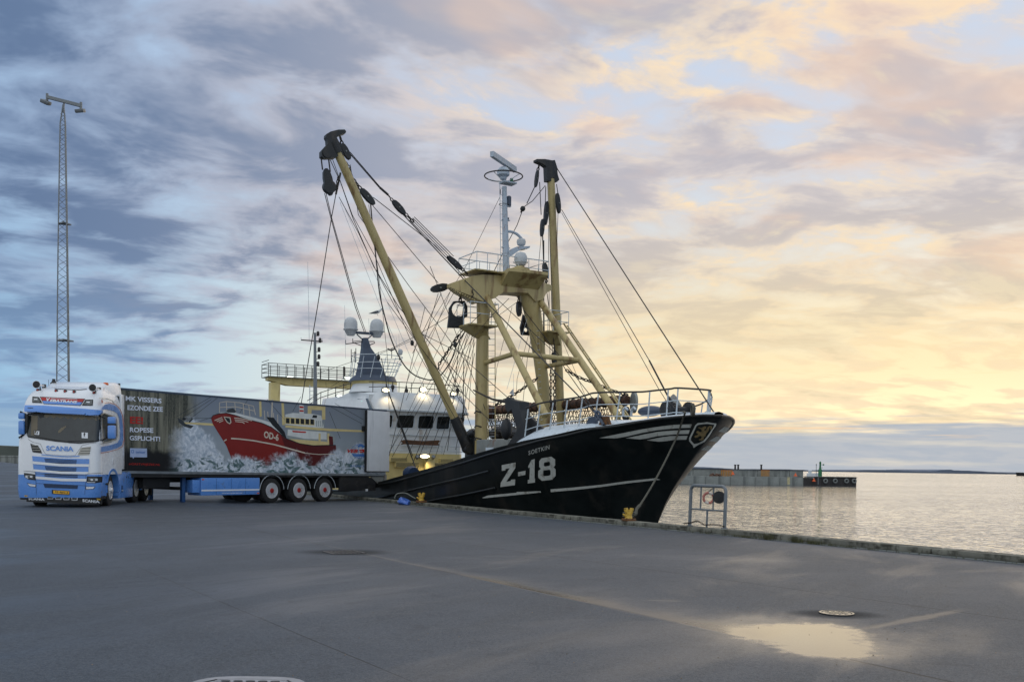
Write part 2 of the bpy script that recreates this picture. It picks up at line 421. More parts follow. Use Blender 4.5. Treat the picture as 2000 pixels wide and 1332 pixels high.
def patch(outlines, fn, grid=0.0):
    """outlines: 2D outline (+ holes) -> triangulated, cut on a grid, mapped by fn(x, y) -> 3D"""
    pts = [p for o in outlines for p in o]
    tris = tessellate_polygon([[Vector((p[0], p[1], 0)) for p in o] for o in outlines])
    bm = bmesh.new(); vs = [bm.verts.new((p[0], p[1], 0)) for p in pts]
    for t in tris:
        try: bm.faces.new([vs[i] for i in t])
        except ValueError: pass
    if grid:
        x0, x1 = min(p[0] for p in pts), max(p[0] for p in pts); y0, y1 = min(p[1] for p in pts), max(p[1] for p in pts)
        x = x0 + grid
        while x < x1:
            bmesh.ops.bisect_plane(bm, geom=bm.verts[:] + bm.edges[:] + bm.faces[:], plane_co=(x, 0, 0), plane_no=(1, 0, 0)); x += grid
        y = y0 + grid
        while y < y1:
            bmesh.ops.bisect_plane(bm, geom=bm.verts[:] + bm.edges[:] + bm.faces[:], plane_co=(0, y, 0), plane_no=(0, 1, 0)); y += grid
    bm.verts.index_update()
    V = [fn(v.co.x, v.co.y) for v in bm.verts]; Fc = [tuple(v.index for v in f.verts) for f in bm.faces]
    bm.free(); return V, Fc
def strip(pts, w):
    """2D polyline widened to an outline"""
    L, R = [], []
    for i, p in enumerate(pts):
        a = pts[max(i - 1, 0)]; b = pts[min(i + 1, len(pts) - 1)]; dx, dy = b[0] - a[0], b[1] - a[1]; l = math.hypot(dx, dy)
        nx, ny = -dy / l * w / 2, dx / l * w / 2
        L.append((p[0] + nx, p[1] + ny)); R.append((p[0] - nx, p[1] - ny))
    return L + R[::-1]
def catmull(pts, n=6):
    pts = [Vector(p) for p in pts]
    if len(pts) < 3: return pts
    P4 = [pts[0]] + pts + [pts[-1]]; out = []
    for i in range(1, len(P4) - 2):
        a, b, c, d = P4[i - 1:i + 3]
        for k in range(n):
            t = k / n
            out.append(0.5 * ((2 * b) + (-a + c) * t + (2 * a - 5 * b + 4 * c - d) * t * t + (-a + 3 * b - 3 * c + d) * t ** 3))
    out.append(pts[-1]); return out
def chain_mb(a, b, link=0.11, r=0.014, sag=0.0):
    a, b = Vector(a), Vector(b); L = (b - a).length; n = max(2, int(L / (link * 0.78))); mb = MB()
    pp = [a.lerp(b, i / n) - Vector((0, 0, sag * 4 * (i / n) * (1 - i / n))) for i in range(n + 1)]
    for i in range(n):
        c = (pp[i] + pp[i + 1]) / 2; d = (pp[i + 1] - pp[i]).normalized()
        s = d.orthogonal().normalized(); s = s if i % 2 else d.cross(s)
        pts = []
        for k in range(9):
            t = 2 * PI * k / 8; pts.append(c + d * math.cos(t) * link / 2 + s * math.sin(t) * link * 0.3)
        mb.tube(pts, r, 4, caps=False)
    return mb
# ================================================================== THE SETTING
def sstep(x, a, b): t = min(max((x - a) / (b - a), 0), 1); return t * t * (3 - 2 * t)
def gz(x, y):
    """height of the quay apron: nearly flat, a slight rise towards the left"""
    return 0.14 * sstep(-x, 9.8, 12.3) + 0.9 * sstep(-x, 18, 60) * sstep(y, 45, 300)
QF = Frame(0, 32.3, 0, -0.517, 0.856)      # x runs along the quay edge to the far left, y inland
WATER_Z = -1.8

def seg_coords(nt, x, y, A, B):
    e = Vector((B.x - A.x, B.y - A.y)); L = e.length; e /= L
    s = (x - A.x) * e.x + (y - A.y) * e.y
    n = (x - A.x) * (-e.y) + (y - A.y) * e.x
    return s, n, L
def asphalt_mat():
    m = bpy.data.materials.new('wet asphalt'); m.use_nodes = True; nt = m.node_tree; b = nt.nodes['Principled BSDF']
    co = nt.nodes.new('ShaderNodeTexCoord').outputs['Object']
    x, y, z = sep(nt, co)
    pn = noise(nt, co, 1.1, 6.0, 0.6); pf = noise(nt, co, 9.0, 4.0, 0.6); pl = noise(nt, co, 0.16, 4.0, 0.6, 0.6)
    # channel line where the apron drains
    A, B = G(520, 1040), G(1440, 1240)
    s, n, L = seg_coords(nt, x, y, A, B)
    u = s / L
    onln = u.ss(-0.02, 0.1) * (u * -1.0).ss(-1.02, -0.97)
    wob = (pn - 0.5)
    # water stands on the far side of the channel joint (n > 0)
    wid = u.ss(0.50, 0.84, 0.10, 0.42) + u.ss(0.86, 1.0) * 0.45
    a1 = (n / wid)
    film = a1.ss(-0.08, 0.03) * (a1 + wob * 1.2).ss(1.0, 0.1) * onln
    gate = (u.ss(0.58, 0.68) * (u * -1.0).ss(-0.90, -0.80) + u.ss(0.87, 0.975) * 0.9 + u.ss(0.18, 0.3) * (u * -1.0).ss(-0.60, -0.52) * 0.5).clamp()
    puddle = film * (gate * 0.85 + 0.12 + u.ss(0.6, 0.9) * 0.22)
    damp = (n + wob * 0.4).ss(-0.1, 0.05) * (n / (wid * 3.2) + wob * 1.5).ss(1.0, 0.0) * onln * u.ss(0.25, 0.6)
    # the large puddle
    poly = [G(*p) for p in ((1415, 1226), (1480, 1217), (1620, 1218), (1690, 1236), (1718, 1262), (1700, 1285), (1640, 1288), (1560, 1277), (1465, 1250))]
    sd_ = None
    for i in range(len(poly)):
        p_, q_ = poly[i], poly[(i + 1) % len(poly)]; e = Vector((q_.x - p_.x, q_.y - p_.y)).normalized()
        dd = (x - p_.x) * (e.y) - (y - p_.y) * e.x
        sd_ = dd if sd_ is None else sd_.min(dd)
    sd_ = sd_ + wob * 1.0 + (pf - 0.5) * 0.40 + (noise(nt, co, 40, 3, .7) - 0.5) * 0.12
    big = sd_.ss(-0.16, 0.20)
    damp2 = sd_.ss(-0.75, 0.05)
    # damp strip running off to the right of it
    s2, n2, L2 = seg_coords(nt, x, y, G(1690, 1228), G(1900, 1186))
    st = ((n2.abs() / 0.11) + wob * 2.2).ss(1.1, 0.2) * (s2 / L2).ss(-0.05, 0.1) * (s2 / L2).ss(1.0, 0.7)
    s3, n3, L3 = seg_coords(nt, x, y, G(1265, 1172), G(1320, 1173))
    sp = ((n3.abs() / 0.05) + wob * 1.5).ss(1.1, 0.2) * (s3 / L3).ss(-0.3, 0.2) * (s3 / L3).ss(1.3, 0.8) * 0.5
    wet = (puddle + big * 0.92 + st * 0.5 + sp).clamp()
    swp = noise(nt, comb(nt, x * 0.22 + y * 0.38, x * 1.1 - y * 0.62, 4.0), 0.45, 5.0, 0.6, 0.4)
    dmp = (damp * 0.6 + damp2 * 0.55 + pl.ss(0.44, 0.68) * 0.32 + swp.ss(0.48, 0.64) * 0.46).clamp()
    # paving joints parallel to the quay
    joints = None
    for (p0, p1, w) in ((G(900, 1061), G(2000, 1212), 0.011), (G(1040, 1040), G(1700, 1098), 0.010), (A, B, 0.016), (G(300, 1120), G(640, 1262), 0.006)):
        s4, n4, L4 = seg_coords(nt, x, y, p0, p1)
        j = ((n4 + (pn - 0.5) * 0.02).abs()).ss(w * 1.7, w * 0.7) * (s4 / L4).ss(-0.3, 0.0) * (s4 / L4).ss(1.4, 1.1)
        joints = j if joints is None else joints.max(j)
    # stains round the drains
    drk = None
    for (pc, rx, ry, o) in ((G(672, 1078), 1.0, 0.75, 0.25), (G(1632, 1199), 0.62, 0.40, 0.0)):
        d2 = (((x - pc.x) / rx).pow(2.0) + ((y - pc.y) / ry).pow(2.0)).pow(0.5) + wob * 0.4
        k = d2.ss(1.0, 0.35); drk = k if drk is None else drk.max(k)
    fine = noise(nt, co, 70, 3.0, 0.7)
    g1 = mixc(nt, pl.ss(0.35, 0.65), lin(36, 46, 60), lin(58, 68, 82))
    g1 = mixc(nt, noise(nt, comb(nt, x * 0.25 + y * 0.43, x * 3.2 - y * 1.9, 0.0), 0.55, 5, 0.6).ss(0.46, 0.66) * 0.55, g1, lin(32, 40, 50))
    g1 = mixc(nt, noise(nt, co, 14, 5.0, 0.75).ss(0.40, 0.62) * 0.45, g1, lin(80, 89, 99))
    g1 = mixc(nt, fine.ss(0.42, 0.62) * 0.6, g1, lin(106, 110, 112))
    g1 = mixc(nt, noise(nt, co, 30, 4.0, 0.8).ss(0.50, 0.60) * 0.7, g1, lin(28, 35, 44))
    g1 = mixc(nt, noise(nt, co, 2.6, 6.0, 0.75).ss(0.52, 0.66) * 0.4, g1, lin(36, 43, 52))
    g1 = mixc(nt, noise(nt, co, 130, 2.0, 0.6).ss(0.66, 0.74) * 0.6, g1, lin(165, 162, 156))
    g1 = mixc(nt, (joints * 0.85).clamp(), g1, (0.008, 0.008, 0.008))
    g1 = mixc(nt, (wet * 0.75 + dmp * 0.2).clamp(), g1, (0.018, 0.019, 0.02))
    g1 = mixc(nt, drk * 0.8, g1, (0.012, 0.012, 0.012))
    nt.links.new(g1, b.inputs['Base Color'])
    rough = (0.64 - dmp * 0.30 + (fine - 0.5) * 0.18) * (1.0 - wet) + wet * (0.05 + (1.0 - big) * 0.22) + drk * 0.25
    nt.links.new(rough.clamp().k, b.inputs['Roughness'])
    b.inputs['Specular IOR Level'].default_value = 0.42
    bn = nt.nodes.new('ShaderNodeBump'); bn.inputs['Distance'].default_value = 0.011
    nt.links.new(((1.0 - wet.ss(0.2, 0.7)) * (0.5 - dmp * 0.25)).k, bn.inputs['Strength'])
    nt.links.new((noise(nt, co, 45, 5.0, 0.75) * 1.5 + noise(nt, co, 5, 3.0) * 0.5 - joints * 0.8).k, bn.inputs['Height'])
    nt.links.new(bn.outputs[0], b.inputs['Normal'])
    return m
def ground():
    us = [-70, -50, -40] + [-36 + i * 1.0 for i in range(96)] + [62, 68, 76, 90, 110, 140, 180, 240, 320, 420, 560, 800]
    vs = [0.42 + i * 1.0 for i in range(46)] + [50, 56, 64, 76, 92, 115, 150, 200, 270, 380, 500]
    mb = MB()
    for u in us:
        for v in vs:
            w = QF.world(u, v, 0); mb.v.append(Vector((w.x, w.y, gz(w.x, w.y))))
    n = len(vs)
    for i in range(len(us) - 1):
        for j in range(n - 1): mb.f.append((i * n + j, (i + 1) * n + j, (i + 1) * n + j + 1, i * n + j + 1))
    tag(mb.build('asphalt_quay', asphalt_mat()), kind='structure')
ground()
def quay_edge():
    """kerb of single concrete stones on the quay's sheet wall"""
    wall = MB()
    wall.prism([QF.world(-70, -0.02, -4), QF.world(800, -0.02, -4), QF.world(800, -0.02, 0.02), QF.world(-70, -0.02, 0.02)], (0, 0, 0), QF.l * 0.43)
    w = wall.build('quay_edge', 'concrete'); tag(w, kind='structure')
    base = []
    for k in range(3):
        mb = MB(); L = 2.96
        mb.box((0, 0, 0.055), (L, 0.40, 0.11), None, 0.02)
        for v in mb.v: v.z += random.uniform(-.004, .004); v.y += random.uniform(-.005, .005)
        base.append(mb)
    first = {}
    i = 0; u = -34.0
    while u < 70:
        k = i % 3
        if k not in first:
            o = base[k].build('kerb_stone', 'kerb', w); first[k] = o
        else:
            o = first[k].copy(); C.objects.link(o)
        p = QF.world(u + 1.5, 0.19, 0.022); o.location = p; o.rotation_euler = (0, 0, QF.ang() + random.uniform(-.0015, .0015))
        u += 3.0; i += 1
    far = MB()
    far.prism([QF.world(u, 0, 0.022), QF.world(800, 0, 0.022), QF.world(800, 0, .13), QF.world(u, 0, .13)], (0, 0, 0), QF.l * 0.4)
    far.build('far_kerb', 'kerb', w)
quay_edge()

def water():
    m = bpy.data.materials.new('harbour water'); m.use_nodes = True; nt = m.node_tree; b = nt.nodes['Principled BSDF']
    co = nt.nodes.new('ShaderNodeTexCoord').outputs['Object']
    b.inputs['Base Color'].default_value = (0.025, 0.04, 0.05, 1); b.inputs['Roughness'].default_value = 0.08
    b.inputs['IOR'].default_value = 1.333
    x, y, z = sep(nt, co)
    v1 = comb(nt, x * 1.0 + y * 0.35, y * 0.75 - x * 0.25, 0.0)
    w1 = noise(nt, v1, 1.1, 2.0, 0.5, 1.2); w2 = noise(nt, v1, 0.45, 3.0, 0.5, 0.4); w3 = noise(nt, v1, 5.0, 3.0, 0.5)
    h = (w1 - 0.5).abs().ss(0.06, 0.0) * 0.30 + w1 * 0.20 + w2 * 0.24 + w3 * 0.06
    bn = nt.nodes.new('ShaderNodeBump'); bn.inputs['Strength'].default_value = 1.0; bn.inputs['Distance'].default_value = 0.55
    nt.links.new(h.k, bn.inputs['Height'])
    # smoother slicks between the wind ripples
    sl = noise(nt, comb(nt, x * 0.012, y * 0.05, 0.0), 1.0, 3.0, 0.5).ss(0.35, 0.62)
    nt.links.new((sl * 0.5 + 0.5).k, bn.inputs['Strength'])
    nt.links.new(bn.outputs[0], b.inputs['Normal'])
    mb = MB(); R = 9000
    mb.add([(-R, -200, WATER_Z), (R, -200, WATER_Z), (R, R, WATER_Z), (-R, R, WATER_Z)], [(0, 1, 2, 3)])
    tag(mb.build('water', m, smooth=False), kind='structure')
    # ocean floor of the horizon: nothing below is visible
water()

def far_land():
    def ridge(name, D, pts, material, label=None, cat=None, kind='structure', depth=120):
        mb = MB(); front = [P(px, py, D) for px, py in pts]
        n = len(front); lo = [Vector((p.x, p.y, WATER_Z - .5)) for p in front]
        bk = [Vector((p.x, p.y + depth, p.z * .96)) for p in front]; bl = [Vector((p.x, p.y + depth, WATER_Z - .5)) for p in front]
        mb.v = lo + front + bk + bl
        for r in range(3):
            for i in range(n - 1): mb.f.append((r * n + i, r * n + i + 1, (r + 1) * n + i + 1, (r + 1) * n + i))
        o = mb.build(name, material); tag(o, kind=kind)
    random.seed(3)
    pts = []
    x = 1290
    while x < 2300:
        hz = HC + 0.014 * (x - 1000)
        hgt = 2.2 + 1.4 * math.sin(x * 0.011) + 1.2 * math.sin(x * .037 + 1) + random.uniform(-.3, .3)
        if 1830 < x < 1860: hgt += 1.6
        pts.append((x, hz - max(hgt, .9))); x += 7
    ridge('far_coast', 4200, pts, 'island', depth=600)
    # dunes behind the apron at the far left
    pts = []
    x = -260
    while x < 330:
        hz = HC + 0.014 * (x - 1000)
        pts.append((x, 870 + 2.0 * math.sin(x * .05) - 0.02 * x + random.uniform(-.4, .4) + (max(0, x - 120) * .12))); x += 6
    ridge('dunes', 620, pts, 'heath', depth=200)
far_land()

def left_wall():
    o = empty('harbour_wall', (-160, 318, 0.9), 0, 'long low grey concrete wall at the far left edge of the quay', 'wall')
    p0, p1 = Vector((-190, 318, 0.6)), Vector((-120, 300, 0.6))
    d = (p1 - p0).normalized()
    first = None
    for i in range(12):
        a = p0 + d * (i * 6.05)
        if first is None:
            mb = MB().box((3, 0, 1.0), (5.98, 0.9, 2.5), None, .06).box((3, -.46, 1.9), (5.98, .25, .4), None, .04)
            first = mb.build('wall_block', 'concrete', o); c = first
        else: c = first.copy(); C.objects.link(c); c.parent = o
        c.location = a - Vector(o.location); c.rotation_euler = (0, 0, math.atan2(d.y, d.x))
left_wall()

# ------------------------------------------------------------------ breakwater out in the harbour
def breakwater():
    D = 220.0
    o = empty('breakwater', (40, D, WATER_Z), 0, 'long grey concrete breakwater with a dark timber end in the water right of the bow', 'breakwater')
    off = Vector((40, D, WATER_Z))
    def X(px): return (px - 1000) / F * D
    def Z(py, px): return EYE + (HC + .014 * (px - 1000) - py) * D / F
    zb = WATER_Z - 1.2
    # lower front caissons
    x = X(1040); k = 0
    while x < X(1570) - .5:
        w = min(5.6, X(1570) - x)
        mb = MB().box((0, 0, 0), (w - .05, 3.0, Z(930.5, 1450) - zb), None, .06)
        c = mb.build('concrete_caisson', 'concrete', o)
        c.location = Vector((x + w / 2, D + 1.5 + random.uniform(-.03, .03), (Z(930.5, 1450) + zb) / 2 + random.uniform(-.03, .03))) - off
        x += w
    x = X(1040)
    while x < X(1579) - .5:
        w = min(7.4, X(1579) - x)
        mb = MB().box((0, 0, 0), (w - .06, 1.6, Z(917.5, 1450) - zb), None, .06)
        c = mb.build('wall_segment', 'concrete', o)
        c.location = Vector((x + w / 2, D + 4.6 + random.uniform(-.03, .03), (Z(917.5, 1450) + zb) / 2 + random.uniform(-.03, .03))) - off
        x += w
    MB().bb(X(1040), X(1579), D + 3.6, D + 5.6, Z(917.5, 1450) + .04, Z(916.6, 1450) + .08).build('coping', 'fender', o, off)
    # dark timber and steel head
    x0, x1 = X(1570), X(1672); n = 18
    for i in range(n):
        a = x0 + (x1 - x0) * i / n; b_ = x0 + (x1 - x0) * (i + 1) / n
        z1 = Z(931.5 if i > 4 else 933.5, 1620) + random.uniform(-.05, .05)
        MB().bb(a + .02, b_ - .02, D - .3 + random.uniform(-.04, .04), D + 3.2, zb, z1).build('timber_pile', 'fender', o, off)
    MB().bb(x0, x1 + .1, D - .5, D - .32, Z(932.6, 1620), Z(931.2, 1620)).build('waling', 'fender', o, off)
    MB().bb(x0, x1, D - .2, D + 3.3, Z(931.4, 1620), Z(930.6, 1620)).build('head_deck', 'concrete', o, off)
    for px in (1611, 1630, 1652, 1667):
        c = Vector((X(px), D - .62, Z(939, px)))
        mb = MB(); mb.torus(c, .40, .17, (0, 1, 0), 18, 8); mb.build('fender_tyre', mat('grey tyre', lin(120, 124, 122), .8) if px == 1611 else bpy.data.materials['grey tyre'], o, off)
    # white height gauge
    MB().bb(X(1538), X(1543), D - .06, D - .01, Z(946, 1540), Z(931.5, 1540)).build('gauge_board', mat('faded gauge paint', lin(190, 180, 140), .7, vary=.3, nscale=4), o, off)
    MB().bb(X(1596.5), X(1598), D - .42, D - .3, Z(946, 1597), Z(931, 1597)).build('ladder', 'galv', o, off)
    # things lying on it
    for (a, b_, lab) in ((1412, 1435, 'ochre scaffold fence on the breakwater nearest the bow'), (1491, 1508, 'ochre scaffold fence on the breakwater further from the bow')):
        f = empty('scaffold_fence', (X(a), D + 2, Z(930, a)), 0, lab, 'fence', 'scaffold fences on the breakwater')
        fo = Vector(f.location); n = 7
        for i in range(n):
            xx = X(a) + (X(b_) - X(a)) * (i + .1) / n
            MB().bb(xx, xx + (X(b_) - X(a)) / n * .62, D + 1.96, D + 2.04, Z(930, a), Z(917.8, a)).build('slat', 'scaff', f, fo)
        MB().bb(X(a), X(b_), D + 2.05, D + 2.12, Z(919.5, a), Z(918, a)).build('rail', 'orange', f, fo)
    for (px, py, lab) in ((1557, 927, 'orange cone standing on the breakwater wall'), (1588, 937, 'orange marker hanging on the dark timber head'), (1434, 924, 'orange marker beside the scaffold fence')):
        p = Vector((X(px), D + (1.2 if py < 935 else -.75), Z(py + 3.0, px)))
        tag(MB().lathe([(.42, 0), (.40, .12), (.22, .3), (.12, .62), (.05, .8)], p, n=10).build('marker', 'orange'), lab, 'marker')
    mb = MB()
    random.seed(5)
    for i in range(26):
        mb.sphere((X(1390) + random.uniform(0, 2.4), D + 1.4 + random.uniform(-.6, .6), Z(930.4, 1400) + random.uniform(0, .45)), random.uniform(.2, .38), 7, 5)
    tag(mb.build('rope_heap', 'brown'), 'brown heap of nets left of the scaffold fence on the breakwater', 'net heap')
    for px in (1445, 1451, 1497):
        MB().lathe([(.22, 0), (.2, .9), (.3, 1.0), (.3, 1.12)], (X(px), D + 4.6, Z(916.6, px)), n=8).build('mooring_post', 'fender', o, off)
    # green light beacon
    g = empty('harbour_beacon', (X(1606), D + 1.5, Z(931, 1606)), 0, 'green harbour light beacon on the dark end of the breakwater', 'beacon')
    go = Vector(g.location); bx = X(1606); zb0 = Z(931, 1606)
    MB().lathe([(.42, 0), (.42, 1.5), (.34, 1.75)], (bx, D + 1.5, zb0), n=12).build('base_drum', 'green', g, go)
    MB().lathe([(.22, 1.75), (.18, 2.9), (.22, 3.0), (.22, 3.3), (.08, 3.5)], (bx, D + 1.5, zb0), n=12).build('column', 'green', g, go)
    MB().bar((bx, D + 1.5, zb0 + 2.75), (bx + .75, D + 1.5, zb0 + 2.75), .1, .1).lathe([(.16, 0), (.16, .3)], (bx + .75, D + 1.5, zb0 + 2.6), n=8).build('lantern_arm', 'green', g, go)
    MB().bb(bx - .3, bx + .5, D + 1.3, D + 1.6, zb0 + 2.0, zb0 + 2.1).build('bracket', 'green', g, go)
    tag(MB().lathe([(.05, 0), (.05, 2.6), (.09, 2.7), (.09, 2.9)], (X(1601), D + 2.5, Z(931, 1601)), n=6).build('thin_pole', 'fender'), 'thin dark pole just left of the green beacon', 'pole')
    # small white workboat behind the head
    w = empty('workboat', (X(1590), 300, WATER_Z), 0, 'small white workboat behind the timber head of the breakwater', 'boat')
    wo = Vector(w.location); s = 300 / F; cx = (1590 - 1000) * s; wz = EYE + (HC + .014 * 590 - 927) * s
    rings = []
    for u in [i / 10 for i in range(11)]:
        xx = cx - 14 * s + 28 * s * u; hbr = 1.1 * (1 - (2 * u - 1) ** 4 * .9) ; zt = wz + .35 + .3 * u
        rings.append([(xx, 300 - hbr, zt), (xx, 300 - hbr * .7, WATER_Z - .3), (xx, 300 + hbr * .7, WATER_Z - .3), (xx, 300 + hbr, zt)])
    MB().loft(rings).build('hull', 'white', w, wo)
    MB().bb(cx - 10 * s, cx - 6 * s, 299.2, 300.8, wz + .4, wz + 1.5, .08).build('cabin', 'white', w, wo)
    MB().tube([(cx - 12 * s, 299.1, wz + 1.1), (cx + 2 * s, 299.1, wz + 1.1)], .06, 5).tube([(cx + 2 * s, 299.1, wz + .3), (cx + 2 * s, 299.1, wz + 1.1)], .05, 5).build('guard_rail', 'rail', w, wo)
breakwater()

def far_ship():
    D = 1500; s = D / F; px0, px1 = 1984, 2040
    cx = (px0 - 1000) * s; hz = lambda py: EYE + (HC + .014 * 990 - py) * s
    o = empty('cargo_ship', (cx, D, WATER_Z), 0, 'dark and white cargo ship on the horizon at the right edge', 'ship')
    off = Vector(o.location); rings = []
    for u, w in ((0, .5), (.06, 4), (.2, 6), (.9, 6), (1, 5)):
        xx = cx + (px1 - px0) * s * u + (2.0 if u == 0 else 0)
        zt = hz(923.5) + (1 - u) * .8
        rings.append([(xx - (2 if u == 0 else 0), D - w, zt), (xx, D - w * .8, WATER_Z - 1), (xx, D + w * .8, WATER_Z - 1), (xx - (2 if u == 0 else 0), D + w, zt)])
    MB().loft(rings).build('hull', 'fender', o, off)
    MB().bb(cx + 8, cx + 40, D - 5, D + 5, hz(923.6), hz(921.8), .2).build('deck_house', 'white', o, off)
    MB().bb(cx + 28, cx + 36, D - 4, D + 4, hz(921.8), hz(918), .2).build('bridge', 'white', o, off)
far_ship()

# ------------------------------------------------------------------ lattice floodlight mast
def light_mast():
    D = 70.0
    base = P(126.5, 745, D); top = P(124, 205, D); zb = gz(base.x, base.y)
    ax = Vector((base.x, D, zb)); o = empty('floodlight_mast', ax, 0, 'tall slim steel lattice floodlight mast rising behind the white truck cab', 'light mast')
    up = (top - base).normalized(); k0 = (zb - base.z) / up.z
    bot = base + up * k0
    H_ = (top - bot).length
    def ctr(h): return bot + up * h
    def rad(h):   # half side of the triangle
        t = h / H_
        return interp(t, [(0, .60), (0.35, .50), (.62, .40), (.93, .24), (.985, .20), (1, .03)])
    angs = [math.radians(a) for a in (200, 320, 80)]
    def corner(i, h): r = rad(h); return ctr(h) + Vector((math.cos(angs[i]) * r, math.sin(angs[i]) * r, 0))
    hs = [H_ * i / 20 for i in range(21)]
    for i in range(3): MB().tube([corner(i, h) for h in hs], [.045] * 21, 6).build('leg', 'galv', o, ax)
    mb = MB(); h = 0.0; k = 0
    while h < H_ * .97:
        st = max(rad(h) * 1.25, .35); h2 = min(h + st, H_ * .975)
        for i in range(3):
            j = (i + 1) % 3
            a, b = (corner(i, h), corner(j, h2)) if (k % 2) else (corner(j, h), corner(i, h2))
            mb.tube([a, b], .016, 4, caps=False)
        h = h2; k += 1
    tag(mb.build('lattice_bracing', 'galv', o, ax), kind='stuff')
    for py in (437, 665):
        hh = (P(125, py, D) - bot).dot(up); c = ctr(hh); r = rad(hh) + .10
        MB().lathe([(r, -.05), (r + .05, -.05), (r + .05, .05), (r, .05), (r, -.05)], c, n=3).tube([corner(0, hh), corner(1, hh), corner(2, hh), corner(0, hh)], .06, 5).build('flange_ring', 'galv', o, ax)
    l, r = P(92, 190, D), P(158, 207, D)
    MB().bar(l, r, .20, .22).build('cross_arm', 'galv', o, ax)
    MB().tube([top - up * .6, (l + r) / 2], .06, 6).build('arm_socket', 'galv', o, ax)
    for (a, sx) in ((l, -1), (r, 1)):
        f = MB(); f.tube([a + Vector((0, 0, .25)), a - Vector((0, 0, .25))], .09, 6).tube([a - Vector((0, 0, .2)), a + Vector((0.0, -.1, -.30))], .05, 5).build('lamp_bracket', 'galv', o, ax)
        c = a + Vector((.02 * sx, -.15, -.42)); R = Matrix.Rotation(math.radians(24 if sx < 0 else -6), 3, 'Y') @ Matrix.Rotation(math.radians(18), 3, 'X')
        fl = MB().box(c, (.62, .5, .24), R, .05).build('floodlight', 'galv', o, ax)
        MB().box(c + R @ Vector((0, 0, -.13)), (.54, .42, .02), R).build('lamp_glass', 'lens', fl, ax)
light_mast()

# ------------------------------------------------------------------ bollards, ladder frame, lifebuoy, covers
def bollard(px, py, s, label, rot):
    p = QF.world(QF.aty(px, py, .24).x, .24, .135)
    o = empty('mooring_bollard', p, rot, label, 'bollard', 'double horned bollards on the quay edge')
    mb = MB(); mb.lathe([(.36, 0), (.36, .07), (.30, .10), (.22, .12)], n=18)
    for k in range(6):
        a = k * PI / 3; mb.lathe([(.035, .1), (.035, .14)], (math.cos(a) * .3, math.sin(a) * .3, 0), n=6)
    mb.build('base_flange', 'rusty', o)
    m2 = MB()
    m2.lathe([(.24, .08), (.17, .16), (.15, .26), (.16, .34)], n=14)
    for sx in (-1, 1):
        m2.tube([(0.02 * sx, 0, .28), (.07 * sx, 0, .40), (.14 * sx, 0, .54), (.15 * sx, 0, .62)], [.12, .12, .105, .10], 12)
    m2.tube([(-.05, 0, .24), (-.20, -.02, .26), (-.30, -.02, .32)], [.10, .075, .04], 10)
    m2.build('horned_post', 'yellow', o)
    o.scale = (s, s, s)
    return o
bollard(1228, 1014, 0.56, 'chipped yellow bollard by the bow with the mooring rope round it', math.radians(4))
bollard(823, 977, 0.60, 'yellow rusty bollard beside the blue plastic bundle', math.radians(-6))

def ladder_frame():
    a, b = QF.world(-7.6, .08, .19), QF.world(-9.0, .08, .19)
    a = G(1347, 1026, .19); b = G(1415, 1032, .19)
    a = QF.aty(1347, 1026, .14) ; b = QF.aty(1415, 1032, .14)
    a = QF.world(a.x, .14, .135); b = QF.world(b.x, .14, .135)
    o = empty('quay_ladder_frame', a, 0, 'grey tubular ladder guard frame standing on the quay edge right of the bow', 'guard frame')
    d = (b - a); w = d.length; d.normalize(); n = Vector((-d.y, d.x, 0)); Hh = 1.02
    lean = d * .035 + Vector((0, 0, 0))
    def q(u, z): return a + d * (u * w) + Vector((0, 0, z)) + lean * (z / Hh)
    r = .13
    pts = [q(0, 0), q(0, Hh - r)] + [q(0, Hh - r) + d * (r - r * math.cos(t)) + Vector((0, 0, r * math.sin(t))) for t in (.4, .8, 1.2, PI / 2)]
    pts += [q(1, Hh - r) + d * (-r + r * math.sin(t)) + Vector((0, 0, r * math.cos(t))) for t in (0, .4, .8, 1.2, PI / 2)] + [q(1, 0)]
    MB().tube(pts, .042, 10).build('hoop', 'galv', o, a)
    MB().tube([q(0, .43), q(1, .43)], .022, 8).build('mid_rail', 'galv', o, a)
    MB().tube([q(.5, 0), q(.5, .43)], .026, 8).build('lower_post', 'galv', o, a)
    MB().tube([q(.30, .43), q(.30, Hh)], .022, 8).build('upper_post', 'galv', o, a)
    MB().tube([q(.66, .40), q(.66, Hh)], .02, 8).build('hanger_post', 'galv', o, a)
    for u in (0, 1): MB().box(q(u, .01), (.14, .14, .02)).build('foot_plate', 'galv', o, a)
    # lifebuoy in its holder
    lb = empty('lifebuoy', q(.66, .74), 0, 'faded red lifebuoy with dark backing hanging in the grey ladder frame', 'lifebuoy')
    lo = Vector(lb.location); axis = (d * .86 - n * .5).normalized()
    c = q(.60, .73) - n * .09
    for k in range(8):
        MB().torus(c, .125, .032, axis, 6, 8, k * PI / 4 + .02, (k + 1) * PI / 4 - .02).build('buoy_segment', 'ringred' if k % 4 else 'ringwhite', lb, lo)
    bc = q(.74, .75) + n * .09
    MB().lathe([(.02, -.05), (.15, -.04), (.155, 0), (.15, .04), (.02, .05)], bc, axis, n=20).build('backing_disc', 'black', lb, lo)
    MB().tube([c + Vector((0, 0, .16)), q(.66, .98)], .012, 5).build('hanging_line', 'rope', lb, lo)
    # loose chain across the foot
    z = Vector((0, 0, .03)); n2 = -n * 0.0
    pts = catmull([q(-.12, .02), q(.08, .05), q(.28, .11), q(.5, .03), q(.75, .06), q(1.05, .03)], 3)
    mb = MB()
    for p0, p1 in zip(pts, pts[1:]):
        t = chain_mb(p0 - n * .06 + z, p1 - n * .06 + z, .07, .006); mb.add(t.v, t.f)
    tag(mb.build('safety_chain', 'chain'), 'rusty chain strung along the foot of the grey ladder frame', 'chain')
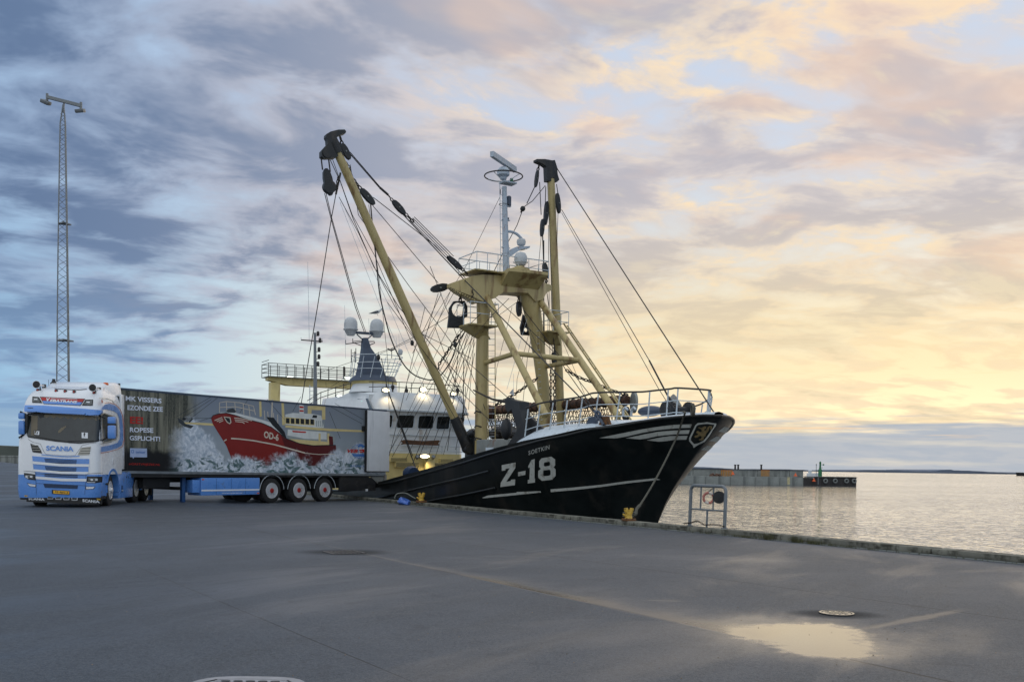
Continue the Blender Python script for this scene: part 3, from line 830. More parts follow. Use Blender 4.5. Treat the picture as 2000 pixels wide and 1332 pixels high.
ladder_frame()

def covers():
    # round cover right
    p = G(1634, 1198, 0)
    o = empty('drain_cover', p + Vector((0, 0, .004)), 0, 'round wet manhole cover in the asphalt above the large puddle', 'manhole cover'); o.scale = (.62, .62, .8)
    wetiron = mat('wet cast iron', (0.06, 0.06, 0.055), 0.22, metal=0.1, vary=.2, nscale=6, spec=.9)
    MB().lathe([(.30, 0), (.30, .012), (.262, .014), (.255, .0)], n=30).build('frame_ring', wetiron, o)
    MB().lathe([(.001, .009), (.245, .009), (.25, .0)], n=30).build('cover_plate', wetiron, o)
    mb = MB()
    for i in range(-4, 5):
        for j in range(-4, 5):
            if (i * i + j * j) < 16 and (i + j) % 2: mb.box((i * .052, j * .052, .011), (.03, .018, .005))
    tag(mb.build('raised_pattern', wetiron, o), kind='stuff')
    # sunken drain on the channel line
    p = G(672, 1079, 0)
    o = empty('gully_grate', p + Vector((0, 0, .003)), math.radians(-60), 'dark gully grate in the drainage line in front of the trailer', 'drain')
    MB().bb(-.3, .3, -.3, -.26, 0, .008).bb(-.3, .3, .26, .3, 0, .008).bb(-.3, -.26, -.26, .26, 0, .008).bb(.26, .3, -.26, .26, 0, .008).build('grate_frame', 'castiron', o)
    for i in range(7): MB().bb(-.26, .26, -.24 + i * .07, -.21 + i * .07, 0, .007).build('grate_bar', 'castiron', o)
    # big cover near the camera: concrete surround with cast iron lid
    p = G(470, 1350, 0); R = .42
    o = empty('manhole', p + Vector((0, 0, .004)), 0, 'large rounded concrete manhole surround with a patterned iron lid at the bottom edge', 'manhole cover')
    def ring(r, k=.35, n=40, z=0.0):
        out = []
        for i in range(n):
            t = 2 * PI * i / n; c, s = math.cos(t), math.sin(t)
            e = 3.2; rr = r / ((abs(c) ** e + abs(s) ** e) ** (1 / e)); out.append((rr * c, rr * s, z))
        return out
    MB().loft([ring(R, z=-.02), ring(R, z=.006), ring(R * .985, z=.012), ring(R * .79, z=.012), ring(R * .785, z=-.01)], cap=False).build('surround', 'manc', o)
    MB().loft([ring(R * .775, z=-.02), ring(R * .775, z=.010)], cap=True).build('lid', 'manc', o)
    mb = MB(); random.seed(2)
    for j in range(-5, 6):
        for i in range(-4, 5):
            x = i * .088 + (.044 if j % 2 else 0); y = j * .062
            if abs(x) < R * .68 and abs(y) < R * .70 and abs(x) + abs(y) < R * 1.15:
                mb.lathe([(.030, 0), (.028, .006), (.01, .007)], (0, 0, 0), n=8)
                k = len(mb.v) - 24
                for v in mb.v[k:]: v.x = v.x * 1.15 + x; v.y = v.y * .72 + y; v.z += .0105
    tag(mb.build('stud_pattern', 'castiron', o), kind='stuff')
    for sx in (-1, 1):
        MB().bar((sx * R * .60, R * .70, .012), (sx * R * .78, R * .42, .012), .012, .006).build('lifting_slot', 'ink', o)
covers()

def blue_bundle():
    p = QF.aty(790, 976, .45); p = QF.world(p.x, .45, .0)
    random.seed(11); mb = MB().sphere((0, 0, .08), 1.0, 26, 14, (.46, .24, .12))
    for v in mb.v:
        k = math.sin(v.x * 9 + v.y * 15) * .035 + math.sin(v.x * 27 + v.y * 11 + 2) * .026 + random.uniform(-.022, .022)
        v.z = max(0, v.z + k + (.05 if v.x > 0 else -.01)); v.y += k
    o = mb.build('plastic_bundle', 'tarp', smooth=True, angle=18); o.location = p; o.rotation_euler = (0, 0, QF.ang()); tag(o, 'crumpled blue plastic bundle lying at the quay edge under the black hull', 'bundle')
    q0 = QF.world(QF.aty(772, 968, .2).x, .12, .2)
    pts = catmull([q0 + Vector((-.1, 0, 0)), q0 + Vector((.0, 0, .18)), q0 + Vector((.35, -.1, .22)), q0 + Vector((.62, -.3, .10)), q0 + Vector((.8, -.5, .02))], 5)
    tag(MB().tube(pts, .025, 8).build('water_hose', 'hose'), 'grey hose arched over the kerb beside the blue bundle', 'hose')
blue_bundle()

def kerb_grass():
    random.seed(21); mb = MB()
    for px, n, h in ((1440, 60, .07), (1455, 60, .06), (1470, 40, .05), (1500, 90, .17), (1556, 90, .15), (1562, 50, .1), (1585, 60, .09), (1597, 80, .11), (1625, 60, .06), (1660, 60, .05), (1700, 50, .04), (1300, 40, .04), (1380, 40, .05)):
        u0 = QF.aty(px, HC + .014 * (px - 1000) + 90, .43)
        uu = QF.aty(px, 1000, .43).x
        for i in range(n):
            p = QF.world(uu + random.gauss(0, .10), .43 + random.uniform(-.03, .05), 0)
            a = random.uniform(0, 2 * PI); hh = h * random.uniform(.5, 1.15); lean = Vector((math.cos(a), math.sin(a), 0)) * hh * random.uniform(.1, .6)
            w = Vector((-math.sin(a), math.cos(a), 0)) * .004
            k = len(mb.v); mb.v += [p - w, p + w, p + lean * .5 + Vector((0, 0, hh * .6)) + w * .7, p + lean + Vector((0, 0, hh))]
            mb.f += [(k, k + 1, k + 2), (k, k + 2, k + 3)]
    for i in range(700):      # moss and thin grass in the joint between kerb and asphalt
        uu = random.uniform(-24, 12); p = QF.world(uu, .43 + random.gauss(0, .025), 0); hh = random.uniform(.01, .035)
        a = random.uniform(0, 2 * PI); w = Vector((-math.sin(a), math.cos(a), 0)) * .01
        k = len(mb.v); mb.v += [p - w, p + w, p + Vector((0, 0, hh))]; mb.f += [(k, k + 1, k + 2)]
    tag(mb.build('kerb_grass', 'grass', smooth=False), 'tufts of grass and moss growing along the inner foot of the kerb', 'grass', kind='stuff')
    # grit and scraps scattered on the apron
    mb = MB()
    for i in range(240):
        px, py = random.uniform(150, 1990), random.uniform(1030, 1325) if random.random() < .6 else random.uniform(1060, 1200)
        p = G(px, py, 0)
        if (p - QF.o).dot(QF.l) < .6: continue
        r = random.uniform(.002, .006); mb.sphere(p + Vector((0, 0, r * .5)), r, 5, 3, (1.3, .9, .6))
    tag(mb.build('grit', mat('grit', lin(150, 132, 110), .9, vary=.5, nscale=3), smooth=False), 'small stones and scraps scattered over the wet asphalt', 'grit', kind='stuff')
kerb_grass()
# ================================================================== THE TRAWLER
SH = Frame(6.68, 29.5, 0, -0.503, 0.864)           # x aft from the stem head, y to starboard (towards the quay)
SOFF = Vector((18, 0, WATER_Z))
ship = empty('fishing_trawler', SH.world(18, 0, WATER_Z), SH.ang(), 'black hulled beam trawler with ochre masts and white wheelhouse moored along the quay', 'trawler')
def ST(px, py, t): return SH.aty(px, py, t)
def SS(px, py, s): return SH.atx(px, py, s)
def sb(mb, name, material, parent=None, **k):
    return mb.build(name, material, parent or ship, SOFF, **k)

SST = [(-3.2, 5.2), (-1.8, 4.3), (-.2, 3.5), (.41, 3.15), (1.0, 2.7), (1.9, 1.85), (2.6, 1.1), (3.3, .5)]
RAIL = [(.4, 3.22), (.75, 3.22), (1.5, 3.13), (2.7, 2.90), (3.6, 2.80), (4.0, 2.74), (4.5, 2.60), (6.05, 2.38), (6.9, 2.21), (10.15, 1.65), (17.24, .74), (22, .30), (28, .22), (38, .45)]
def hbr(s, z):
    s0 = interp(z, SST)
    if s <= s0: return 0.0
    w = min(max((z + 1.8) / 5.0, 0), 1); L = 12 - 5.0 * w; e = 1.0 - .3 * w ** 1.5
    u = min((s - s0) / L, 1)
    b = (3.9 + .2 * w) * (1 - (1 - u) ** 2) ** e
    if s > 33: b *= 1 - .28 * ((s - 33) / 5) ** 2
    return b
def rail(s): return interp(s, RAIL)
def hull_hit(px, py, out=0.012):
    lo, prev = None, None; t = 4.3
    while t > -.3:
        p = ST(px, py, t)
        if t <= hbr(p.x, p.z): break
        t -= .02
    a, b = t, t + .02
    for _ in range(14):
        m = (a + b) / 2; p = ST(px, py, m)
        if m <= hbr(p.x, p.z): a = m
        else: b = m
    p = ST(px, py, a)
    # outward normal
    e = .05; ns = -(hbr(p.x + e, p.z) - hbr(p.x - e, p.z)) / (2 * e); nz = -(hbr(p.x, p.z + e) - hbr(p.x, p.z - e)) / (2 * e)
    n = Vector((ns, 1, nz)).normalized()
    return p + n * out

def hull():
    NZ = 26; us = [0, .0008, .003, .007, .013, .02, .03, .043, .06, .08, .105, .135, .17, .21, .25, .3, .36, .42, .5, .58, .66, .74, .82, .90, .95, 1]
    rings = []
    for u in us:
        col = []
        # top of this station: solve along the rail
        s_top = 0.5 + (38 - .5) * u
        for j in range(NZ + 1):
            v = j / NZ
            zt = rail(s_top)
            z = -3.0 + (zt + 3.0) * v
            s0 = interp(z, SST); s = s0 + (38 - s0) * u
            col.append(Vector((s, hbr(s, z) if u > 0 else 0.0, z)))
        rings.append(col)
    mb = MB(); n = NZ + 1
    for sg in (1, -1):
        base = len(mb.v)
        for col in rings: mb.v += [Vector((p.x, p.y * sg, p.z)) for p in col]
        for i in range(len(rings) - 1):
            for j in range(NZ): mb.f.append((base + i * n + j, base + (i + 1) * n + j, base + (i + 1) * n + j + 1, base + i * n + j + 1))
    # transom
    last = rings[-1]; base = len(mb.v)
    for p in last: mb.v += [p.copy(), Vector((p.x, -p.y, p.z))]
    for j in range(NZ): mb.f.append((base + 2 * j, base + 2 * j + 1, base + 2 * j + 3, base + 2 * j + 2))
    h = sb(mb, 'hull', 'hull', angle=50)
    # capping rail, rounded, running round the bow
    pts = []
    for u in us[::-1]: 
        s = 0.5 + 37.5 * u; pts.append(Vector((s, hbr(s, rail(s)), rail(s))))
    full = pts + [Vector((p.x, -p.y, p.z)) for p in pts[::-1][1:]]
    sb(MB().tube([p + Vector((0, 0, -.01)) for p in full], .05, 8), 'capping_rail', 'hull', h)
    # rusty rubbing strakes along the working deck
    for dz in (-.55, -1.15):
        pp = []
        for k in range(30):
            s = 8.5 + 29.0 * k / 29; z = rail(s) + dz; pp.append(Vector((s, hbr(s, z) + .02, z)))
        sb(MB().tube(pp, .05, 6), 'rubbing_strake', 'hull', h)
    # decks
    for (s0, s1, dz, nm, mt) in ((6.6, 37.9, -1.05, 'working_deck', 'lightdeck'),):
        mb = MB(); k = 24
        for i in range(k + 1):
            s = s0 + (s1 - s0) * i / k; z = max(rail(s) + dz, -.75); b = hbr(s, z) - .05
            mb.v += [Vector((s, b, z)), Vector((s, -b, z))]
        for i in range(k): mb.f.append((2 * i, 2 * i + 1, 2 * i + 3, 2 * i + 2))
        sb(mb, nm, mt)
    # whaleback foredeck: white shell rounding up from the black rail
    mb = MB(); ns_ = 34; rg = []
    for i in range(ns_ + 1):
        s = .62 + (7.6 - .62) * (i / ns_) ** 1.3
        zt = rail(s); b = hbr(s, zt)
        rise = interp(s, [(.5, .10), (1.5, .12), (2.6, .20), (4.0, .38), (5.5, .58), (7.6, .80)])
        if s > 6.1: rise *= max(0.0, 1 - ((s - 6.1) / 1.5) ** 2) ** .5 if s < 7.6 else 0
        r = []
        for k in range(19):
            a = -1 + 2 * k / 18; e = abs(a)
            y = b * .985 * (1 if a > 0 else -1) * e
            f = 1 - max(0, (e - .68) / .32) ** 2.2
            r.append(Vector((s, y, zt - .015 + rise * f + .04 * (1 - e))))
        rg.append(r)
    mb.loft(rg, closed=False, cap=False)
    sb(mb, 'whaleback_deck', 'deckwhite', angle=60)
    # deck break bulkhead closing the forecastle
    bk = [(6.9, hbr(6.9, z) - .08, z) for z in (.6, 1.0, 1.4, 1.8, 2.15)]
    sb(MB().prism(bk + [(6.9, 0, 2.7)] + [(s, -y, z) for s, y, z in bk[::-1]], (-.04, 0, 0), (.04, 0, 0)), 'forecastle_bulkhead', 'greysteel')
    # bulwark stays
    for i in range(12):
        s = 8.2 + i * 1.25; z = rail(s); y = hbr(s, z - 1.0) - .10
        sb(MB().prism([(s, y, z - .05), (s, y, z - 1.0), (s, y - .38, z - 1.0)], (-.02, 0, 0), (.02, 0, 0)), 'bulwark_stay', 'black')
        sb(MB().prism([(s, -y, z - .05), (s, -y, z - 1.0), (s, -y + .38, z - 1.0)], (-.02, 0, 0), (.02, 0, 0)), 'bulwark_stay', 'black')
    # ---- painted marks
    def mark(outl, name, mt, grid=14, out=.014, parent=h):
        V, Fc = patch(outl, lambda x, y: hull_hit(x, y, out), grid)
        return sb(MB().add(V, Fc), name, mt, parent, angle=60)
    Z2 = lambda pts: [(1000 + x / 4.0356, 720 + y / 4.0364) for x, y in pts]        # detail crop scales
    Z1 = lambda pts: [(700 + x / 5.0, 850 + y / 5.0) for x, y in pts]
    Z4 = lambda pts: [(1130 + x / 6.4516, 740 + y / 6.4516) for x, y in pts]
    mark([Z1([(1402, 289), (1538, 263), (1534, 318), (1446, 452), (1490, 443), (1492, 430), (1534, 428), (1530, 484), (1388, 503), (1392, 462), (1480, 318), (1440, 326), (1438, 340), (1402, 345)])], 'painted_letter', 'letter')
    mark([Z1([(1560, 358), (1634, 343), (1632, 384), (1562, 397)])], 'painted_letter', 'letter')
    mark([Z1([(1660, 300), (1676, 268), (1690, 240), (1724, 228), (1722, 420), (1728, 420), (1726, 458), (1655, 468), (1656, 432), (1672, 430), (1676, 310), (1662, 318)])], 'painted_letter', 'letter')
    oct_ = lambda x0, x1, y0, y1, c, sk: [(x0 + c, y0 + sk), (x1 - c, y0), (x1, y0 + c), (x1, y1 - c), (x1 - c, y1), (x0 + c, y1 + sk), (x0, y1 - c + sk), (x0, y0 + c + sk)]
    mark([Z1([(1768, 250), (1790, 222), (1885, 205), (1922, 232), (1924, 290), (1908, 308), (1928, 330), (1928, 392), (1895, 430), (1795, 442), (1757, 412), (1758, 345), (1784, 325), (1768, 305)]),
          Z1([(1820, 262), (1865, 254), (1873, 262), (1873, 288), (1862, 296), (1822, 302), (1814, 294), (1814, 270)]),
          Z1([(1814, 340), (1868, 332), (1878, 342), (1878, 380), (1866, 390), (1818, 396), (1806, 386), (1806, 350)])], 'painted_letter', 'letter')
    # name
    tv, tf = text_mesh('SOETKIN', .012, space=1.12)
    a, b, c = (1032.5, 888.5), (1073.5, 876.5), 8.5
    V = [hull_hit(a[0] + (b[0] - a[0]) * u, a[1] + (b[1] - a[1]) * u - c * v, .012) for u, v in tv]
    sb(MB().add(V, tf), 'ship_name', 'letter', h)
    # white waterline stripes
    mark([[(942, 971.5), (953, 967), (1009, 961.5), (1010, 960), (1056, 958.5), (1057, 961), (1019, 965), (945, 972.5)]], 'white_stripe', 'letter', 12)
    mark([Z2([(305, 948), (480, 934), (700, 912), (900, 884), (1130, 860), (1170, 872), (1130, 876), (900, 902), (700, 930), (480, 955), (308, 970)])], 'white_stripe', 'letter', 12)
    # three swooshes
    mark([Z4([(262, 740), (420, 706), (600, 670), (800, 630), (1000, 598), (1200, 574), (1430, 566), (1412, 610), (1200, 620), (1000, 640), (800, 676), (600, 722), (470, 744)])], 'white_swoosh', 'letter', 10)
    mark([Z4([(596, 742), (800, 700), (1000, 662), (1200, 646), (1400, 640), (1386, 688), (1200, 694), (1000, 716), (850, 748), (770, 757)])], 'white_swoosh', 'letter', 10)
    mark([Z4([(860, 768), (1000, 738), (1150, 716), (1374, 712), (1358, 760), (1200, 764), (1100, 780), (1000, 786)])], 'white_swoosh', 'letter', 10)
    # shield with an upright gold lion
    mark([Z4([(1470, 580), (1500, 552), (1620, 540), (1738, 560), (1735, 590), (1700, 640), (1650, 720), (1590, 790), (1500, 830), (1450, 866), (1440, 835), (1392, 780), (1392, 740), (1430, 660)]),
          Z4([(1486, 590), (1510, 574), (1620, 562), (1708, 574), (1700, 600), (1668, 650), (1620, 720), (1570, 775), (1500, 808), (1455, 815), (1416, 770), (1416, 740), (1450, 670)])], 'shield_rim', 'letter', 12)
    lion = [(1560, 605), (1590, 590), (1608, 596), (1604, 618), (1580, 630), (1588, 648), (1604, 640), (1626, 600), (1650, 585), (1680, 590), (1684, 618), (1664, 640), (1656, 622), (1664, 606), (1650, 603), (1640, 640), (1620, 670), (1602, 690), (1600, 716), (1580, 728), (1574, 762), (1548, 772), (1516, 768), (1514, 752), (1540, 748), (1550, 722), (1530, 712), (1500, 730), (1470, 738), (1456, 724), (1466, 708), (1494, 706), (1508, 688), (1484, 680), (1482, 660), (1504, 646), (1524, 664), (1548, 660), (1552, 640), (1530, 622), (1508, 616), (1512, 600), (1540, 610)]
    mark([Z4(lion)], 'lion_emblem', 'gold', 10, .018)
    # port side of the bow carries the same white bars
    for (x0, z0, z1, L) in ((1.15, 2.92, 2.76, 2.6), (1.35, 2.62, 2.46, 2.2), (1.6, 2.32, 2.18, 1.8)):
        V = []; k = 12
        for i in range(k + 1):
            s = x0 + L * i / k
            for z in (z0, z1 if i < k else z0): V.append(Vector((s, -hbr(s, z) - .015, z)))
        Fc = [(2 * i, 2 * i + 1, 2 * i + 3, 2 * i + 2) for i in range(k)]
        sb(MB().add(V, Fc), 'white_swoosh', 'letter', h)
    # anchor pocket on the port bow and padeyes on the rail
    for (px, py) in ((1157, 822), (1182, 822)):
        p = ST(px, py, hbr(3.2, 2.85) - .15)
        sb(MB().prism([p + Vector((-.30, 0, -.12)), p + Vector((.30, 0, -.12)), p + Vector((.16, 0, .14)), p + Vector((-.16, 0, .14))], (0, -.04, 0), (0, .04, 0)), 'padeye', 'darkblue' if px < 1170 else 'rusty')
hull()

# ------------------------------------------------------------------ bow railing
def bow_rail():
    def inset(s, d):
        z = rail(s); return max(hbr(s, z) - d - .62 * max(0, min(1, (3.9 - s) / 2.0)) ** 1.5, 0)
    def path(sg, dz, s0=1.88, s1=6.9, n=26, d=.50, lean=0.0):
        out = []
        for i in range(n + 1):
            s = s1 + (s0 - s1) * (i / n) ** .8
            z = rail(s) + interp(s, [(.5, .12), (2.6, .20), (4, .36), (6.3, .5)])
            out.append(Vector((s - lean * dz, sg * inset(s, d), z + dz)))
        return out
    hs = (.12, .50, .95)
    for dz, r, mt, nm in ((.89, .030, 'railblk', 'hand_rail'), (.50, .016, 'rail', 'guard_rail'), (.12, .016, 'rail', 'guard_rail')):
        a = path(1, dz, lean=.08); b = path(-1, dz, lean=.08)
        full = a + b[::-1]
        sb(MB().tube(catmull(full[::2] if len(full) % 2 else full, 3), r, 7), nm, mt)
    for sg in (1, -1):
        for s in (6.8, 6.2, 5.6, 5.0, 4.4, 3.8, 3.2, 2.5, 2.1, 1.9):
            z = rail(s) + interp(s, [(.5, .10), (2.6, .18), (4, .32), (6.3, .44)]); y = sg * inset(s, .50)
            sb(MB().tube([(s + (.12 if s > 3 else 0), y, z - .05), (s - .08, y, z + .89)], .024 if s > 1.5 else .04, 7), 'rail_post', 'rail')
    # deck gear seen through the rail: windlass, rolled hose and anchor bits
    w = MB(); w.lathe([(.30, -.5), (.30, -.42), (.14, -.40), (.14, .40), (.30, .42), (.30, .5)], (2.6, 0, rail(2.6) + .55), (0, 1, 0), 16)
    w.bb(2.2, 3.1, -.3, .3, rail(2.6) + .15, rail(2.6) + .5, .04)
    sb(w, 'anchor_windlass', 'black')
    c = ST(1270, 800, -.6)
    sb(MB().sphere(c + Vector((0, 0, -.05)), .42, 14, 8, (1.5, .7, .45)), 'covered_winch', 'darkblue')
    sb(MB().lathe([(.20, 0), (.28, .12), (.1, .42), (.02, .5)], ST(1315, 799, -.3), n=12), 'vent_cowl', 'greysteel')
    # fairleads (white horns) on the deck edge
    for px in (1217, 1233):
        c = ST(px, 812, 2.1); sb(MB().tube([c, c + Vector((0, 0, .18)), c + Vector((-.12, 0, .26)), c + Vector((-.24, 0, .18))], .04, 7), 'fairlead', 'rail')
    c = ST(1353, 801, .9); sb(MB().torus(c, .17, .05, SH_cam(), 16, 7), 'rope_eye', 'rope')
def SH_cam(): return Vector((.5, .86, 0))
bow_rail()

# ------------------------------------------------------------------ gantry over the working deck
GS = 13.4
def gantry():
    bt = lambda a, b, r, nm='strut', n=12: sb(MB().tube([a, b], r, n), nm, 'ochre')
    # near leg: a round post widening to a flared head
    top = SS(944, 560, GS); bot = SS(940, 872, GS)
    bot.z = .3; bot.y = SS(940, 860, GS).y
    sb(MB().tube([bot, SS(941, 700, GS), SS(943, 640, GS), SS(945, 585, GS), SS(947, 548, GS)], [.265, .26, .25, .31, .37], 20), 'gantry_leg', 'ochre')
    b2 = SS(1070, 860, GS); b2.z = .3
    sb(MB().tube([b2, SS(1062, 760, GS), SS(1054, 700, GS), SS(1046, 640, GS), SS(1036, 590, GS), SS(1032, 560, GS)], [.27, .27, .27, .32, .40, .44], 20), 'gantry_leg', 'ochre')
    # crown beam between them: boxed, tapering out to both tips
    yl, yr = SS(878, 557, GS), SS(1072, 560, GS)
    pts = []
    for (px, ptop, pbot, w) in ((876, 555, 562, .14), (893, 549, 572, .30), (915, 542, 582, .42), (932, 540, 592, .48), (955, 541, 586, .50), (972, 541, 574, .48), (1000, 543, 574, .48), (1020, 546, 576, .50), (1034, 550, 592, .50), (1050, 554, 588, .46), (1060, 556, 574, .30), (1074, 558, 568, .14)):
        a, b = SS(px, ptop, GS), SS(px, pbot, GS)
        pts.append([(GS - w, a.y, a.z), (GS + w, a.y, a.z), (GS + w, b.y, b.z), (GS - w, b.y, b.z)])
    sb(MB().loft(pts), 'crown_beam', 'ochre', smooth=False)
    # bolted rivet row and lugs beneath
    for i in range(9):
        p = SS(890 + i * 4.6, 568 + i * 2.3, GS - .45); sb(MB().sphere(p, .035, 8, 5), 'lug', 'ochre')
    # projecting shelf on the forward side
    A, B, Cc, Dd = SS(972, 545, GS - .4), SS(1036, 548, GS - .4), SS(1039, 534, GS - 1.5), SS(1012, 534, GS - 1.5)
    zt = SS(1000, 541, GS).z
    y0, y1 = SS(968, 541, GS).y, SS(1040, 541, GS).y
    prof = [(GS - .45, zt + .02), (GS - 1.25, zt + .10), (GS - 1.25, zt - .02), (GS - .45, zt - .55)]
    ring = lambda y, k: [(GS - .45 + (s - GS + .45) * k, y, z) for s, z in prof]
    sb(MB().loft([ring(y0, .8), ring((y0 + y1) / 2, 1.0), ring(y1, 1.0)]), 'forward_shelf', 'ochre', smooth=False)
    c = SS(1015, 533, GS - .8)
    sb(MB().lathe([(.42, 0), (.42, .10), (.30, .12), (.2, .2)], (c.x, c.y, zt + .08), n=18), 'radome_seat', 'ochre')
    # side lookout platforms with gussets and cage rails
    def platform(px0, px1, py, t, sgn):
        s = GS; a, b = SS(px0, py, s), SS(px1, py, s)
        z = a.z
        pl = sb(MB().bb(s - .75, s + .55, a.y, b.y, z - .03, z + .03), 'lookout_platform', 'ochre')
        mid = (a.y + b.y) / 2
        sb(MB().prism([(s - .6, a.y, z - .03), (s + .4, a.y, z - .03), (s + .0, mid, z - .48), (s - .1, mid, z - .48)], (0, 0, 0), (0, (b.y - a.y) * .5, 0)), 'gusset', 'ochre', pl)
        y0, y1 = min(a.y, b.y), max(a.y, b.y)
        for hgt in (.45, .9):
            mb = MB(); loop = [(s - .7, y0, z + hgt), (s + .5, y0, z + hgt), (s + .5, y1, z + hgt), (s - .7, y1, z + hgt)]
            mb.tube([loop[0], loop[1], loop[2], loop[3], loop[0]], .018, 6); sb(mb, 'cage_rail', 'rail', pl)
        for (x, y) in ((s - .7, y0), (s + .5, y0), (s - .7, y1), (s + .5, y1), (s - .1, y0), (s - .1, y1)):
            sb(MB().tube([(x, y, z), (x, y, z + .9)], .016, 6), 'cage_post', 'rail', pl)
    platform(903, 957, 636, 1, 1); platform(1053, 1093, 650, -1, 1)
    # top walkway rail
    zt2 = SS(980, 541, GS).z
    sb(MB().bb(GS - .75, GS + .75, SS(1052, 541, GS).y, SS(912, 541, GS).y, zt2 + .0, zt2 + .05), 'top_walkway', 'ochre')
    yA, yB = SS(913, 541, GS).y, SS(1052, 541, GS).y
    base = [(GS - .8, yA), (GS + .8, yA), (GS + .8, yB), (GS - .8, yB)]
    for hgt, r in ((.34, .016), (.72, .022)):
        sb(MB().tube(catmull([(x, y, zt2 + hgt) for x, y in base + base[:1]], 1), r, 6), 'walkway_rail', 'rail')
    N = 7
    for i in range(N + 1):
        for x in (GS - .8, GS + .8):
            y = yA + (yB - yA) * i / N
            sb(MB().tube([(x, y, zt2), (x, y, zt2 + .72)], .016, 6), 'walkway_post', 'rail')
    # raking fore struts, their tie bars and the inclined ladder
    n0, n1 = SS(948, 575, GS - .3), ST(1066, 812, 1.3)
    f0, f1 = SS(1056, 590, GS - .3), ST(1208, 814, -1.55)
    bt(n0, n1, .14, 'fore_strut'); bt(f0, f1, .14, 'fore_strut')
    lerp = lambda a, b, k: a + (b - a) * k
    def at_px(a, b, px):
        lo, hi = 0.0, 1.0
        for _ in range(30):
            m = (lo + hi) / 2; w = SH.world(*lerp(a, b, m)); u = w.x / w.y * F; v = (w.z - EYE) / w.y * F
            x = 1000 + u * CA + v * SA
            if x < px: lo = m
            else: hi = m
        return lerp(a, b, lo)
    k1, k2 = at_px(n0, n1, 1005.5), at_px(f0, f1, 1133)
    bt(SS(943, 710, GS), k1, .10, 'tie_bar'); bt(k1, k2, .10, 'tie_bar'); bt(SS(1066, 716, GS), k2, .10, 'tie_bar')
    # inclined ladder beside the far strut
    la, lb = f0 + Vector((-.35, -.45, -1.2)), f1 + Vector((-.35, -.1, .25))
    la = SS(1101, 632, GS - .6)
    lb = ST(1224, 814, -1.6)
    off = Vector((0, .0, 0))
    d = (lb - la).normalized(); sd = Vector((.5, 0, .25))
    r1 = MB().tube([la, lb], .035, 7); sb(r1, 'ladder_stile', 'ochre')
    sb(MB().tube([la - Vector((.28, 0, .12)), lb - Vector((.28, 0, .12))], .03, 7), 'ladder_stile', 'ochre')
    for i in range(1, 10):
        p = la.lerp(lb, i / 10); sb(MB().tube([p, p - Vector((.28, 0, .12))], .016, 5), 'ladder_rung', 'rail')
    # vertical ladders
    def vlad(px0, px1, py0, py1, s, rungs, tap=0, mt='ochre'):
        a0, b0 = SS(px0, py0, s), SS(px1, py0, s); a1, b1 = SS(px0 + tap, py1, s), SS(px1 + tap, py1, s)
        L = empty_part('ladder', s, (a1.y + b1.y) / 2, a1.z)
        sb2(MB().tube([a0, a1], .02, 6), 'stile', mt, L); sb2(MB().tube([b0, b1], .02, 6), 'stile', mt, L)
        for i in range(rungs):
            k = (i + .5) / rungs; sb2(MB().tube([a0.lerp(a1, k), b0.lerp(b1, k)], .012, 5), 'rung', 'rail', L)
    vlad(953.5, 967, 590, 858, GS - .45, 24)
    vlad(1047, 1053, 640, 838, GS - .5, 16, 8)
def empty_part(name, s, t, z):
    o = bpy.data.objects.new(name, None); C.objects.link(o); o.parent = ship; o.location = Vector((s, t, z)) - SOFF; o.empty_display_size = .1; return o
def sb2(mb, name, mt, parent):
    o = mb.build(name, mt, parent, SOFF + Vector(parent.location)); return o
gantry()

